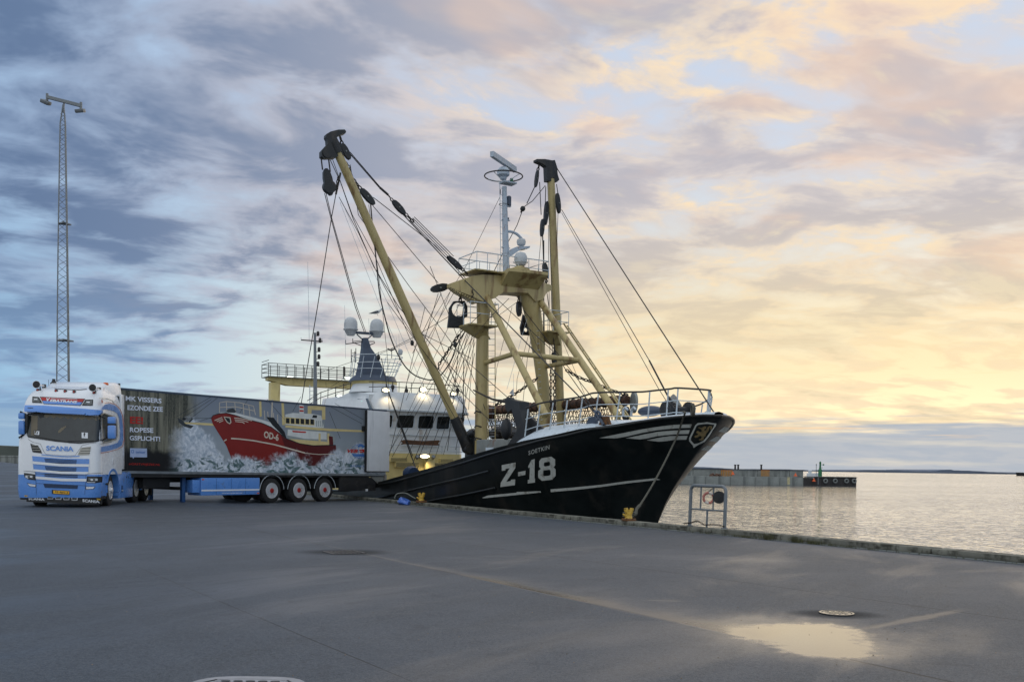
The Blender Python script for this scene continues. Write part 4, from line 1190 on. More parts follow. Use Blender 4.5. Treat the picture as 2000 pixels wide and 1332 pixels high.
# ------------------------------------------------------------------ radar mast on the gantry
def radar_mast():
    s = GS; p = lambda px, py, ss=s: SS(px, py, ss)
    root = p(988, 542)
    sb(MB().tube([p(989, 545), p(987, 455), p(985, 365)], [.15, .13, .10], 14), 'radar_mast', 'mastgrey')
    sb(MB().tube([p(978.5, 545), p(976, 355)], .016, 5), 'mast_ladder_stile', 'rail')
    for i in range(15):
        k = i / 15; a = p(978.5, 545).lerp(p(976, 355), k); sb(MB().tube([a, a + Vector((0, -.18, 0))], .010, 4), 'mast_rung', 'rail')
    # crosstree, ring and scanner
    c = p(986, 358)
    sb(MB().box(c + Vector((-.05, -.12, 0)), (.45, .62, .06)), 'top_bracket', 'mastgrey')
    ring = p(983.5, 344.6)
    sb(MB().torus(ring, .80, .028, (0, 0, 1), 36, 7), 'guard_ring', 'railblk')
    for k in range(4):
        a = k * PI / 2 + .5; sb(MB().tube([ring + Vector((math.cos(a) * .8, math.sin(a) * .8, 0)), c], .015, 5), 'ring_stay', 'rail')
    sb(MB().lathe([(.13, 0), (.15, .1), (.26, .18), (.27, .36), (.2, .46), (.12, .52)], p(983, 351), n=16), 'scanner_motor', 'mastgrey')
    # open-array scanner turned a little toward the quay
    q0 = SH.world(*p(984, 322)); 
    dirw = Vector((-.48, -1.05, 0)).normalized(); dl = Vector((dirw.dot(SH.d), dirw.dot(SH.l), 0))
    cc = p(984, 317)
    sb(MB().bar(cc - dl * 1.15, cc + dl * 1.15, .16, .22), 'radar_scanner', 'mastgrey')
    # lights down the mast
    for (px, py, r, h, mt) in ((999, 358, .07, .2, 'green'), (994, 403, .10, .42, 'darkblue'), (992, 430, .05, .10, 'darkblue'), (992, 484, .05, .1, 'darkblue')):
        b = p(px, py); sb(MB().lathe([(r * .8, 0), (r, .03), (r, h * .9), (r * .7, h)], b, n=12), 'navigation_lamp', mt)
        sb(MB().bar(b + Vector((0, .28, -.02)), b + Vector((0, -.08, -.02)), .12, .03), 'lamp_bracket', 'mastgrey')
    sb(MB().torus(p(984, 400), .20, .014, (0, 0, 1), 18, 5), 'lamp_ring', 'railblk')
    sb(MB().torus(p(977, 375), .09, .02, SH_cam(), 14, 6), 'horn_ring', 'black')
    # curved arm with a lamp and the two radomes
    arm = catmull([p(987, 452), p(999, 453), p(1010, 458), p(1020, 468)], 5)
    sb(MB().tube(arm, .06, 8), 'curved_arm', 'mastgrey')
    c = p(1018, 474)
    sb(MB().lathe([(.05, -.18), (.17, -.1), (.20, .02), (.17, .13), (.06, .18)], c, n=16), 'satellite_dome', 'dome')
    sb(MB().prism([p(989, 505), p(989, 492), p(1004, 484), p(1030, 483), p(1028, 487), p(1012, 489)], (-.25, 0, 0), (.25, 0, 0)), 'lower_arm', 'mastgrey')
    c = p(1017, 507, GS - .7)
    sb(MB().lathe([(.10, -.30), (.20, -.24), (.27, -.05), (.27, .12), (.2, .25), (.06, .31)], c, n=18), 'search_light', 'dome')
    sb(MB().torus(c + Vector((0, 0, -.12)), .30, .015, (0, 0, 1), 18, 5), 'lamp_guard', 'rail')
    sb(MB().tube([c + Vector((0, 0, -.5)), c + Vector((0, 0, -.28))], .08, 8), 'lamp_foot', 'ochre')
radar_mast()

# ------------------------------------------------------------------ the two booms
def boom(base, top, knee, name, black_to, rb, rt, head):
    d = (top - base).normalized(); L = (top - base).length
    mid = base.lerp(top, .5)
    o = sb(MB().tube([base.lerp(top, black_to), base.lerp(top, .3), mid, base.lerp(top, .85), top], [rb * .92, rb, rb, rt * 1.02, rt], 18), name, 'ochre')
    k = base.lerp(top, black_to)
    sb(MB().tube([knee, knee.lerp(base, .6), base, base.lerp(top, black_to * .9), k + d * .05], [.26, .30, .24, .23, rb * 1.12], 14), 'boom_heel', 'black', o)
    return o
BS = 14.0
b0, b1 = SS(908, 862, BS), SS(660, 300, BS)
star = boom(b0, b1, SS(921, 880, BS), 'starboard_boom', .085, .185, .165, None)
p0, p1 = SS(1101, 855, BS), SS(1076, 350, BS)
p0.z = 1.0
port = boom(p0, p1, p0 + Vector((0, 0, -.6)), 'port_boom', .03, .19, .17, None)
def heads():
    Z = lambda pts, s=BS: [SS(600 + x / 3.7, 240 + y / 3.7, s) for x, y in pts]
    poly = Z([(193, 262), (110, 262), (95, 250), (95, 210), (140, 160), (138, 130), (128, 112), (130, 90), (160, 72), (215, 58), (262, 57), (273, 70), (268, 84), (225, 98), (205, 112), (212, 128), (232, 165), (256, 240), (215, 246)])
    h = sb(MB().prism(poly, (-.14, 0, 0), (.14, 0, 0)), 'boom_head', 'black', star)
    sb(MB().tube([b1.lerp(b0, .0), b1.lerp(b0, -.035)], .2, 16), 'head_collar', 'black', star)
    sb(MB().lathe([(.17, -.18), (.17, .18)], SS(636, 302, BS), (1, 0, 0), 18), 'head_sheave', 'black', star)
    Z5 = lambda pts, s=BS: [SS(840 + x / 3.172, 280 + y / 3.172, s) for x, y in pts]
    poly = Z5([(650, 104), (700, 104), (745, 112), (762, 110), (775, 150), (780, 200), (790, 232), (775, 246), (716, 238), (712, 150), (690, 134), (652, 118)])
    sb(MB().prism(poly, (-.15, 0, 0), (.15, 0, 0)), 'boom_head', 'black', port)
    sb(MB().tube([p1, p1 + (p1 - p0).normalized() * .75], .20, 16), 'head_collar', 'black', port)
heads()
# black pedestal joint at the starboard heel
sb(MB().bb(BS - .35, BS + .5, SS(944, 870, BS).y, SS(918, 870, BS).y, .4, SS(930, 842, BS).z, .06), 'heel_pedestal', 'black')
for (px, py, r) in ((926, 848, .2), (938, 852, .24), (930, 872, .26), (914, 876, .2)):
    sb(MB().lathe([(r, -.2), (r, .2)], SS(px, py, BS - .1), (1, 0, 0), 16), 'heel_sheave', 'black')
# ------------------------------------------------------------------ gallows, net beam and deck gear
def deck_gear():
    Z = lambda pts, t: [ST(900 + x / 5.5556, 740 + y / 5.5556, t) for x, y in pts]
    # black gallows at the starboard rail, aft end of the whaleback
    g = sb(MB().prism(Z([(520, 745), (640, 560), (560, 250), (500, 240), (505, 215), (668, 248), (668, 335), (720, 520), (748, 640), (735, 690)], 3.0), (0, -.28, 0), (0, .12, 0)), 'gallows_post', 'black', smooth=False)
    sb(MB().prism(Z([(672, 330), (912, 545), (830, 590), (740, 640), (690, 450)], 2.85), (0, -.06, 0), (0, .04, 0)), 'gallows_gusset', 'black', g, smooth=False)
    sb(MB().lathe([(.26, -.08), (.26, .08)], ST(997, 790, 3.0), (0, 1, 0), 16), 'gallows_sheave', 'black', g)
    # hanging float bag
    c = ST(989, 838, 2.9)
    sb(MB().sphere(c, .40, 14, 10, (.62, .5, 1.0)), 'hanging_float', 'black')
    sb(MB().tube([c + Vector((0, 0, .35)), ST(993, 803, 2.95)], .03, 6), 'float_strop', 'rope')
    # grey winch housing between pedestal and gallows
    a, b = ST(938, 870, 2.2), ST(1000, 870, 2.2)
    sb(MB().bb(b.x, a.x, 1.2, 2.4, .6, ST(960, 858, 2.2).z, .08), 'winch_housing', 'greysteel')
    sb(MB().bb(ST(964, 870, 2.42).x, ST(950, 870, 2.42).x, 2.40, 2.46, ST(957, 888, 2.4).z, ST(957, 874, 2.4).z, .01), 'housing_door', 'deckwhite')
    sb(MB().bb(b.x - .2, a.x + .3, -1.2, 1.2, .6, ST(960, 866, 0).z), 'trawl_winch', 'black')
    for y in (-.9, 0, .9):
        sb(MB().lathe([(.5, -.3), (.5, -.25), (.28, -.22), (.28, .22), (.5, .25), (.5, .3)], (10.2, y, 1.7), (0, 1, 0), 18), 'winch_drum', 'chain')
    # port side beam trawl: brown beam, shoe plates and chain mat
    A, B = ST(905, 800, -3.0), ST(1226, 784, -3.0)
    A, B = ST(948, 802, -3.0), ST(1226, 782, -3.0)
    beam = sb(MB().tube([A, A.lerp(B, .5), B], [.20, .21, .19], 14), 'trawl_beam', 'brown')
    n = 26
    for i in range(n):
        p = A.lerp(B, (i + .5) / n) + Vector((0, 0, .0)); d = (B - A).normalized()
        sb(MB().torus(p, .21, .035, d, 14, 6), 'lashing', 'chain' if i % 3 else 'brown', beam)
    e = ST(1238, 786, -3.0)
    sb(MB().lathe([(.01, -.05), (.42, -.05), (.43, 0), (.42, .05), (.01, .05)], e, (.35, .93, 0), 24), 'trawl_shoe', 'greysteel', beam)
    sb(MB().lathe([(.30, -.04), (.30, .04)], ST(1223, 808, -2.9), (.2, .97, 0), 18), 'trawl_wheel', 'black', beam)
    sb(MB().lathe([(.34, -.25), (.40, 0), (.34, .25)], ST(955, 806, -2.8), (.2, .97, 0), 16), 'trawl_shoe', 'brown', beam)
    # chain mat hanging below it: crossing links
    random.seed(9); mb = MB(); m = 64
    for i in range(m):
        for sgn in (-1, 1):
            a = A.lerp(B, i / m) + Vector((0, 0, -.2)); L = .95
            pts = []
            for k in range(7):
                pts.append(a + (B - A).normalized() * (sgn * .55 * k / 6) + Vector((0, random.uniform(-.05, .05), -L * k / 6 + random.uniform(-.02, .02))))
            mb.tube(pts, .017, 4, caps=False)
    for j in range(4):
        z = -.32 - j * .22; pts = [A.lerp(B, i / 40) + Vector((0, 0, z + .03 * math.sin(i * 2.2))) for i in range(41)]
        mb.tube(pts, .016, 4, caps=False)
    tag(sb(mb, 'chain_mat', 'chain'), kind='stuff')
    # dark net heap lower down and a second beam end nearer
    mb = MB()
    for i in range(46):
        p = A.lerp(B, random.uniform(.0, .55)) + Vector((0, random.uniform(0, 1.2), -1.15 + random.uniform(-.2, .12))); mb.sphere(p, random.uniform(.16, .34), 8, 5, (1.3, 1, .6))
    tag(sb(mb, 'net_heap', 'wire'), kind='stuff')
    # starboard rail clutter aft: grey green drum and yellow hatch
    c = ST(803, 925, 3.0); sb(MB().lathe([(.28, -.3), (.34, -.1), (.34, .1), (.28, .3)], c, (1, 0, 0), 14), 'net_drum', 'tdark')
    # rope tackle running along from the mast to the gallows
    pts = catmull([ST(925, 762, 2.6), ST(960, 779, 2.8), ST(980, 783, 2.9), ST(992, 786, 3.0)], 4)
    sb(MB().tube(pts, [.03 + .04 * (i / len(pts)) for i in range(len(pts))], 8), 'rope_tackle', 'chain')
    for py, dx in ((858, -8), (834, -8), (806, 0)):
        a = SS(942, py, GS - .2); sb(MB().tube([a, a + Vector((-.1, .35, .05)), a + Vector((-.1, .42, -.05))], .03, 6), 'belaying_hook', 'black')
    # ring-like bobbin frames hung under the lookout
    F5 = lambda pts, s: [SS(840 + x / 3.172, 280 + y / 3.172, s) for x, y in pts]
    def shoe(outer, hole, s, nm):
        # framed plate with a round opening: build as patch in the athwartship plane with thickness
        def f(x, y): return SS(840 + x / 3.172, 280 + y / 3.172, s)
        V, Fc = patch([outer, hole], f, 0)
        V2 = [v + Vector((.12, 0, 0)) for v in V]; mb = MB(); mb.add(V, Fc); mb.add(V2, Fc)
        for loop in (outer, hole):
            pts = [f(*p) for p in loop]; n = len(pts)
            for i in range(n): mb.add([pts[i], pts[(i + 1) % n], pts[(i + 1) % n] + Vector((.12, 0, 0)), pts[i] + Vector((.12, 0, 0))], [(0, 1, 2, 3)])
        sb(mb, nm, 'black', smooth=False)
    circ = lambda cx, cy, rx, ry, n=16: [(cx + rx * math.cos(2 * PI * i / n), cy + ry * math.sin(2 * PI * i / n)) for i in range(n)]
    shoe([(150, 978), (215, 975), (232, 1010), (232, 1070), (212, 1085), (212, 1145), (112, 1142), (120, 1075), (122, 1020)], circ(178, 1030, 43, 45), GS + .3, 'beam_shoe')
    shoe([(150, 1086), (200, 1098), (205, 1100), (208, 1136), (122, 1134), (126, 1092)], [(150, 1118), (172, 1104), (192, 1112), (196, 1130), (136, 1128)], GS + .28, 'beam_shoe')
    shoe([(580, 1060), (605, 1100), (628, 1140), (626, 1190), (570, 1186), (562, 1140), (570, 1110)], circ(596, 1155, 14, 14, 10), GS + .5, 'beam_shoe')
deck_gear()

# ------------------------------------------------------------------ wheelhouse
WS = 22.4
def wheelhouse():
    root = empty_part('wheelhouse', WS + 3, 0, -.4)
    W = lambda mb, nm, mt, par=None, **k: mb.build(nm, mt, root, SOFF + Vector(root.location), **k)
    z = lambda py: SS(825, py, WS).z
    yL, yR = SS(733, 830, WS).y, SS(913, 830, WS).y          # starboard and port corners
    def plan(y0, y1, zz, s0=WS, s1=WS + 7, bow=.35, rc=.5, n=14):
        pts = []; yc = (y0 + y1) / 2; hw = (y0 - y1) / 2
        for i in range(n + 1):
            a = -1 + 2 * i / n; y = yc + hw * a
            s = s0 - bow * (1 - a * a) + rc * max(0, (abs(a) - .8) / .2) ** 2.5
            pts.append(Vector((s, y, zz)))
        pts += [Vector((s1, y0, zz)), Vector((s1, y1, zz))]
        return pts
    def tier(z0, z1, y0, y1, nm, mt, s_off0=0, s_off1=0, **k):
        return W(MB().loft([plan(y0, y1, z0, WS + s_off0, **k), plan(y0, y1, z1, WS + s_off1, **k)]), nm, mt, angle=40)
    low = tier(-.5, z(886), 2.9, -2.55, 'lower_deckhouse', 'cream', 0, 0, s1=WS + 10)
    mid = tier(z(886), z(840), 2.75, -2.6, 'upper_front', 'white', .12, .02, s1=WS + 9)
    # window band leaning forward
    band = tier(z(840), z(806), 2.6, -2.62, 'window_band', 'white', .02, -.22)
    brow = W(MB().loft([plan(2.9, -2.75, z(805), WS - .40, bow=.40, rc=.7), plan(2.9, -2.75, z(801), WS - .42, bow=.40, rc=.7), plan(2.72, -2.55, z(770), WS - .12, bow=.38, rc=.8)]), 'brow', 'white', angle=50)
    W(MB().loft([plan(2.95, -2.8, z(806.5), WS - .46, bow=.40, rc=.7), plan(2.95, -2.8, z(803.5), WS - .46, bow=.40, rc=.7)]), 'brow_lip', 'rail', brow)
    # windows with frames standing proud
    def on_band(px, py, out):
        # front surface of the leaning band
        p = SS(px, py, WS - .2)
        a = (p.y - (2.6 - 2.62) / 2) / 2.61; k = (p.z - z(840)) / (z(806) - z(840))
        s = WS + .02 - .24 * k - .35 * (1 - a * a) + .5 * max(0, (abs(a) - .8) / .2) ** 2.5
        return Vector((s - out, p.y, p.z))
    def rrect(x0, x1, y0, y1, r, sk=0):
        o = []
        for (cx, cy, a0) in ((x1 - r, y0 + r, -PI / 2), (x1 - r, y1 - r, 0), (x0 + r, y1 - r, PI / 2), (x0 + r, y0 + r, PI)):
            for i in range(4): a = a0 + i * PI / 6; o.append((cx + r * math.cos(a) + sk * (cy - y0), cy + r * math.sin(a)))
        return o
    for (x0, x1, y0, y1) in ((700, 728, 811, 834), (739, 764, 811, 835), (773.5, 804, 811.5, 835.5), (813, 842, 812.5, 837), (849, 875, 814, 838), (884, 905, 815.5, 838.5)):
        V, Fc = patch([rrect(x0 - 1.6, x1 + 1.6, y0 - 1.6, y1 + 1.6, 4), rrect(x0, x1, y0, y1, 3.2)[::-1]], lambda a, b: on_band(a, b, .045), 0)
        fr = W(MB().add(V, Fc), 'window_frame', 'deckwhite', band)
        V, Fc = patch([rrect(x0, x1, y0, y1, 3.2)], lambda a, b: on_band(a, b, .02), 8)
        W(MB().add(V, Fc), 'window_pane', 'glass', band)
    # horizontal rails and mouldings on the white front
    for py, nm in ((851, 'moulding'), (871, 'hand_rail'), (881, 'hand_rail')):
        pts = plan(2.8, -2.75, z(py), WS - .02 if nm == 'moulding' else WS - .35)[:15]
        W(MB().tube(pts, .022, 6), nm, 'rail', mid)
    for i in range(7):
        y = 2.6 - 5.2 * i / 6; a = (y - .05) / 2.7
        s = WS - .35 - .33 * (1 - a * a); W(MB().tube([(s, y, z(886)), (s, y, z(870))], .018, 5), 'rail_post', 'rail', mid)
    # dark wooden name board with swallow tails
    V, Fc = patch([[(783, 861), (790, 858.5), (825, 861), (857, 859.5), (860, 861.5), (856, 865.5), (859, 869.5), (854, 870), (825, 869.5), (790, 867), (783, 868.5), (787, 864.5)]], lambda a, b: SS(a, b, WS - .42), 6)
    nb = MB().add(V, Fc); nb.add([v + Vector((.05, 0, 0)) for v in V], Fc); W(nb, 'name_board', 'wood', mid)
    # louvres on the yellow front
    for (x0, x1, y0, y1) in ((763, 794, 894, 901), (860, 884, 896.5, 903), (773, 817, 903, 912), (840, 879, 904, 912.5)):
        a, b = SS(x0, y0, WS - .4), SS(x1, y1, WS - .4)
        lv = W(MB().bb(WS - .46, WS - .28, a.y + .03, b.y - .03, b.z - .03, a.z + .03, .01), 'louvre_frame', 'cream', low)
        W(MB().bb(WS - .47, WS - .44, a.y, b.y, b.z, a.z), 'louvre_opening', 'ink', low)
        for k in range(4):
            zz = b.z + (a.z - b.z) * (k + .5) / 4; W(MB().bb(WS - .485, WS - .455, a.y, b.y, zz - .012, zz + .008), 'louvre_slat', 'cream', low)
    a, b = SS(828, 890, WS - .36), SS(845, 942, WS - .36)
    W(MB().bb(WS - .62, WS - .30, a.y, b.y, b.z, SS(830, 897, WS).z, .04), 'companion_hatch', 'cream', low)
    # rusty streak board over lamp
    # side wing (starboard) sloping aft with its dark window and green lamp
    side = [(WS + .2, z(800)), (WS + .1, z(775)), (WS + 2.2, z(763)), (WS + 4.2, z(771)), (WS + 8.2, z(800)), (WS + 8.2, z(822))]
    W(MB().prism([(s, 2.70, zz) for s, zz in side], (0, -5.2, 0), (0, .06, 0)), 'wing_house', 'white', smooth=False)
    V, Fc = patch([[(696, 800), (696, 781), (699, 779), (718, 778), (727, 798), (727, 800)]], lambda a, b: ST(a, b, 2.79), 0)
    W(MB().add(V, Fc), 'side_window', 'glass', brow)
    W(MB().sphere(ST(707.5, 785, 2.80), .05, 8, 6, (1, .5, 1.4)), 'cabin_lamp', 'lamp_g', brow)
    # flying bridge: white drum under a dark blue rim
    def drum(py0, py1, px0a, px1a, px0b, px1b, s, nm, mt, n=28):
        a0, a1 = SS(px0a, py0, s), SS(px1a, py0, s); b0, b1 = SS(px0b, py1, s), SS(px1b, py1, s)
        mk = lambda p, q: [Vector((s + math.cos(2 * PI * i / n) * abs(p.y - q.y) / 2 * 1.0, (p.y + q.y) / 2 + math.sin(2 * PI * i / n) * abs(p.y - q.y) / 2, (p.z + q.z) / 2)) for i in range(n)]
        return W(MB().loft([mk(a0, a1), mk(b0, b1)]), nm, mt, angle=50)
    FS = WS + 2.0
    drum(768, 752, 684, 774, 692, 772, FS, 'bridge_drum', 'white'); drum(752, 746, 692, 772, 688, 772, FS, 'bridge_drum', 'cream'); drum(746.5, 736, 683, 772, 692, 768, FS, 'bridge_rim', 'darkblue')
    # tapering dark mast with satellite domes
    s = FS + .2
    q = lambda px, py: SS(px, py, s)
    sec = []
    for (py, x0, x1) in ((738, 700, 747), (720, 703, 741), (700, 706, 734), (680, 707, 722), (668, 707, 719), (660, 709, 717)):
        a, b = q(x0, py), q(x1, py); w = abs(a.y - b.y) * .42
        sec.append([(s - w, a.y, a.z), (s + w, a.y, a.z), (s + w, b.y, b.z), (s - w, b.y, b.z)])
    ms = W(MB().loft(sec), 'bridge_mast', 'darkblue', smooth=False)
    W(MB().bar(q(678, 648.5), q(745, 653), .28, .10), 'dome_arm', 'darkblue', ms)
    W(MB().tube([q(697, 653), q(709, 664)], .03, 6), 'arm_brace', 'darkblue', ms); W(MB().tube([q(726, 655), q(716, 664)], .03, 6), 'arm_brace', 'darkblue', ms)
    for (cx, cy) in ((685, 634), (736, 638)):
        c = q(cx, cy + 9); r = abs(q(cx - 12.6, cy).y - q(cx + 12.6, cy).y) / 2
        W(MB().lathe([(r * .55, -.32), (r * .95, -.06), (r * 1.1, -.03), (r * 1.1, .0)], c, n=20), 'dome_base', 'dome', ms)
        W(MB().lathe([(r, 0.0), (r, r * .75), (r * .93, r * 1.15), (r * .75, r * 1.5), (r * .45, r * 1.72), (.01, r * 1.8)], c, n=22), 'satellite_dome', 'dome', ms)
    # crosstrees and small aerials on it
    for (pts, r) in (([(675, 672), (707, 668)], .025), ([(675, 664), (675, 672)], .02), ([(689, 661), (689, 669)], .02), ([(690, 667), (708, 665)], .02), ([(718, 667), (731, 667), (732, 670), (722, 674), (718, 676)], .025), ([(689, 669), (705, 675)], .02)):
        W(MB().tube([q(*p) for p in pts], r, 6), 'crosstree', 'railblk', ms)
    # rails round the flying bridge, flaring outward
    for (py, px0, px1, dsd) in ((697, 690, 783, 1.25), (711, 700, 781, 1.1), (723, 695, 775, 1.0)):
        a, b = SS(px0, py, FS), SS(px1, py, FS); cy = (a.y + b.y) / 2; r = abs(a.y - b.y) / 2; pts = []
        for i in range(29):
            t = 2 * PI * i / 28; pts.append((FS + math.cos(t) * r * .9, cy + math.sin(t) * r, (a.z + b.z) / 2))
        W(MB().tube(pts, .02, 6, caps=False), 'bridge_rail', 'rail')
    for i in range(14):
        t = 2 * PI * i / 14; a0, a1 = SS(683, 738, FS), SS(768, 738, FS); b0_, b1_ = SS(690, 697, FS), SS(783, 697, FS)
        r0, r1 = abs(a0.y - a1.y) / 2 * .96, abs(b0_.y - b1_.y) / 2
        W(MB().tube([(FS + math.cos(t) * r0, (a0.y + a1.y) / 2 + math.sin(t) * r0, a0.z), (FS + math.cos(t) * r1 * .9, (b0_.y + b1_.y) / 2 + math.sin(t) * r1, b0_.z)], .017, 5), 'bridge_rail_post', 'rail')
    # aerial clusters on the rail
    for (px, py0, py1) in ((765, 700, 680), (686, 708, 682), (693, 708, 686), (695, 708, 680), (780, 704, 694)):
        W(MB().tube([SS(px, py0, FS), SS(px, py1, FS)], .02, 5), 'aerial', 'railblk')
    W(MB().tube([SS(757, 681, FS), SS(764, 685, FS), SS(772, 681, FS)], .04, 6), 'aerial_fork', 'railblk')
    W(MB().lathe([(.05, -.15), (.11, -.1), (.13, .05), (.09, .14), (.02, .17)], SS(782, 688, FS), n=12), 'small_dome', 'dome')
    W(MB().bar(SS(688, 690, FS), SS(696, 690, FS), .03, .03), 'aerial_bar', 'railblk')
    for (px, a, b) in ((673, 700, 596), (720, 660, 622), (779, 700, 652), (774, 700, 660)):
        W(MB().tube([SS(px + 2, a, FS), SS(px, b, FS)], .008, 4), 'whip_aerial', 'rail')
    # railing on the brow roof
    for hgt in (.26, .52):
        pts = plan(2.6, -2.5, z(770) + hgt, WS + .05)[:15]
        W(MB().tube(catmull(pts, 1), .02, 6), 'roof_rail', 'railblk', brow)
    for i in range(9):
        y = 2.6 - 5.1 * i / 8; a = (y - .05) / 2.55
        sx = WS + .05 - .35 * (1 - a * a); W(MB().tube([(sx, y, z(771)), (sx, y, z(770) + .52)], .017, 5), 'roof_rail_post', 'railblk', brow)
    # slanting rail of the starboard wing
    for dz in (.30, .58):
        pts = [ST(px, py, 2.6) + Vector((0, 0, dz - .3)) for px, py in ((600, 792), (625, 777), (655, 767), (690, 758))]
        W(MB().tube(pts, .02, 6), 'wing_rail', 'railblk')
    for px, py in ((612, 790), (626, 783), (640, 778), (655, 773), (670, 768), (684, 764)):
        a = ST(px, py, 2.6); W(MB().tube([a + Vector((0, 0, -.25)), a + Vector((-.05, 0, .5))], .02, 5), 'wing_rail_post', 'railblk')
    # cage ladder behind the trailer edge
    for px in (605, 617): W(MB().tube([ST(px, 800, 2.4), ST(px, 752, 2.4)], .025, 6), 'ladder_stile', 'rail')
    for i in range(6): W(MB().tube([ST(605, 796 - i * 8, 2.4), ST(617, 796 - i * 8, 2.4)], .016, 5), 'ladder_rung', 'rail')
    # window of the house behind
    # small lamps / ornaments on the roof
    for (px, py) in ((794, 765), (767, 758), (894, 764)):
        c = SS(px, py, WS + .05); W(MB().lathe([(.05, -.3), (.04, -.1), (.09, 0), (.09, .12), (.03, .16), (.02, .3)], c, n=8), 'roof_lantern', 'railblk', brow)
    # floodlights, lit
    def flood(px, py, s, mt, energy, col, w=.34, h=.2, light=True, dx=-1):
        c = SS(px, py, s)
        f = W(MB().box(c + Vector((.09, 0, .0)), (.16, w + .04, h + .04), None, .05), 'floodlight', 'galv')
        lz = MB().lathe([(.5, -.012), (.5, 0), (.34, .02), (.01, .03)], (0, 0, 0), (-1, 0, 0), 20)
        for v in lz.v: v.y *= w; v.z *= h
        for v in lz.v: v += c
        lz.build('lit_lens', mt, f, SOFF + Vector(root.location))
        if light:
            l = bpy.data.lights.new('floodlight_beam', 'SPOT'); l.energy = energy; l.color = col; l.spot_size = math.radians(130); l.spot_blend = .8; l.shadow_soft_size = .12
            lo = bpy.data.objects.new('floodlight_beam', l); C.objects.link(lo); lo.parent = ship
            lo.location = c + Vector((-.10, 0, 0)) - SOFF
            lo.rotation_euler = Vector((.25, 0, 1.0)).to_track_quat('Z', 'Y').to_euler()
    flood(754, 762, WS - .55, 'lamp_w', 42, (1, .74, .40), .36, .17)
    flood(827, 761, WS - .55, 'lamp_w', 42, (1, .76, .42), .33, .23)
    flood(886, 769, WS - .55, 'lamp_w', 26, (1, .76, .42), .27, .15)
    flood(830, 891, WS - .75, 'lamp_w', 110, (1, .82, .5), .5, .18)
    for px in (815, 846):
        c = SS(px, 893, WS - .75); W(MB().lathe([(.05, -.12), (.10, 0), (.10, .08)], c, (-.6, 0, .5), 10), 'deck_lamp', 'galv')
    flood(651, 786, WS + 7.0, 'lamp_c', 8, (.95, 1, .9), .22, .22, False)
    flood(663, 773, WS + 5.5, 'lamp_c', 8, (.95, 1, .9), .3, .12, False)
wheelhouse()

# ------------------------------------------------------------------ aft gantry with its walkway and the aft mast
def aft():
    s = 35.0; z = lambda px, py: SS(px, py, s)
    g = empty_part('aft_gantry', s, 0, -.4)
    W = lambda mb, nm, mt, par=None, **k: mb.build(nm, mt, par or g, SOFF + Vector(g.location), **k)
    a, b = z(528, 752), z(546, 752)
    for (x0, x1) in ((527, 545), (700, 716)):
        p, q_ = z(x0, 750), z(x1, 750)
        y0, y1 = p.y, q_.y
        W(MB().bb(s - .28, s + .28, y0, y1, -.4, p.z + .1, .03), 'gantry_leg', 'cream')
    p, q_ = z(521, 741), z(700, 757)
    W(MB().loft([[(s - .3, p.y, p.z + .12), (s + .3, p.y, p.z + .12), (s + .3, p.y, p.z - .05), (s - .3, p.y, p.z - .05)],
                 [(s - .3, z(560, 745).y, p.z + .12), (s + .3, z(560, 745).y, p.z + .12), (s + .3, z(560, 745).y, p.z - .30), (s - .3, z(560, 745).y, p.z - .30)],
                 [(s - .3, q_.y, p.z + .12), (s + .3, q_.y, p.z + .12), (s + .3, q_.y, p.z - .30), (s - .3, q_.y, p.z - .30)]]), 'cross_beam', 'cream', smooth=False)
    W(MB().bb(s - .7, s + .7, p.y + .1, q_.y, p.z + .12, p.z + .16), 'walkway', 'greysteel')
    k = MB()
    ytop = z(521, 714)
    for ss in (s - .7, s + .7):
        for h in (.28, .52, .76):
            W(MB().tube([(ss, p.y + .1, p.z + .15 + h), (ss, q_.y, p.z + .15 + h)], .02, 5), 'walkway_rail', 'railblk')
        for i in range(12):
            y = p.y + .1 + (q_.y - p.y) * i / 11
            W(MB().tube([(ss, y, p.z + .12), (ss, y, p.z + .93)], .02, 5), 'walkway_post', 'railblk')
    for h in (.28, .52, .76, .93): W(MB().tube([(s - .7, p.y + .1, p.z + .15 + h), (s + .7, p.y + .1, p.z + .15 + h)], .02, 5), 'walkway_rail', 'railblk')
    for px in (565, 677):
        c = z(px, 738); W(MB().box(c, (.2, .42, .18), None, .03), 'floodlight', 'galv'); W(MB().box(c + Vector((-.115, 0, 0)), (.02, .36, .13)), 'lit_lens', 'lamp_c')
    for (x0, x1) in ((562, 594), (632, 662)):
        for i in range(8):
            pp = z(x0 + (x1 - x0) * i / 7, 752 + (x0 - 562) * .05); W(MB().sphere(pp, .05, 6, 4), 'lug', 'railblk')
    # aft mast with lamps
    s2 = 31.0; y = lambda px, py: SS(px, py, s2)
    m = sb(MB().tube([y(616, 800), y(615, 650)], [.13, .07], 10), 'aft_mast', 'galv')
    sb(MB().bar(y(588, 664), y(630, 667), .05, .06), 'cross_arm', 'railblk', m)
    for (px, py) in ((620, 656), (624, 669), (622, 687), (622, 701), (620, 715)):
        sb(MB().bar(y(615, py), y(px + 3, py), .04, .03), 'lamp_arm', 'railblk', m)
        sb(MB().lathe([(.07, 0), (.09, .04), (.09, .2), (.05, .26)], y(px + 1, py), n=8), 'mast_lamp', 'railblk', m)
    for (x0, y0, x1, y1) in ((588, 664, 588, 659), (604, 664, 601, 512), (630, 667, 630, 661)):
        sb(MB().tube([y(x0, y0), y(x1, y1)], .012, 4), 'whip_aerial', 'rail', m)
    sb(MB().tube([y(672, 735), y(672, 716)], .06, 6), 'stub_mast', 'railblk', m)
aft()

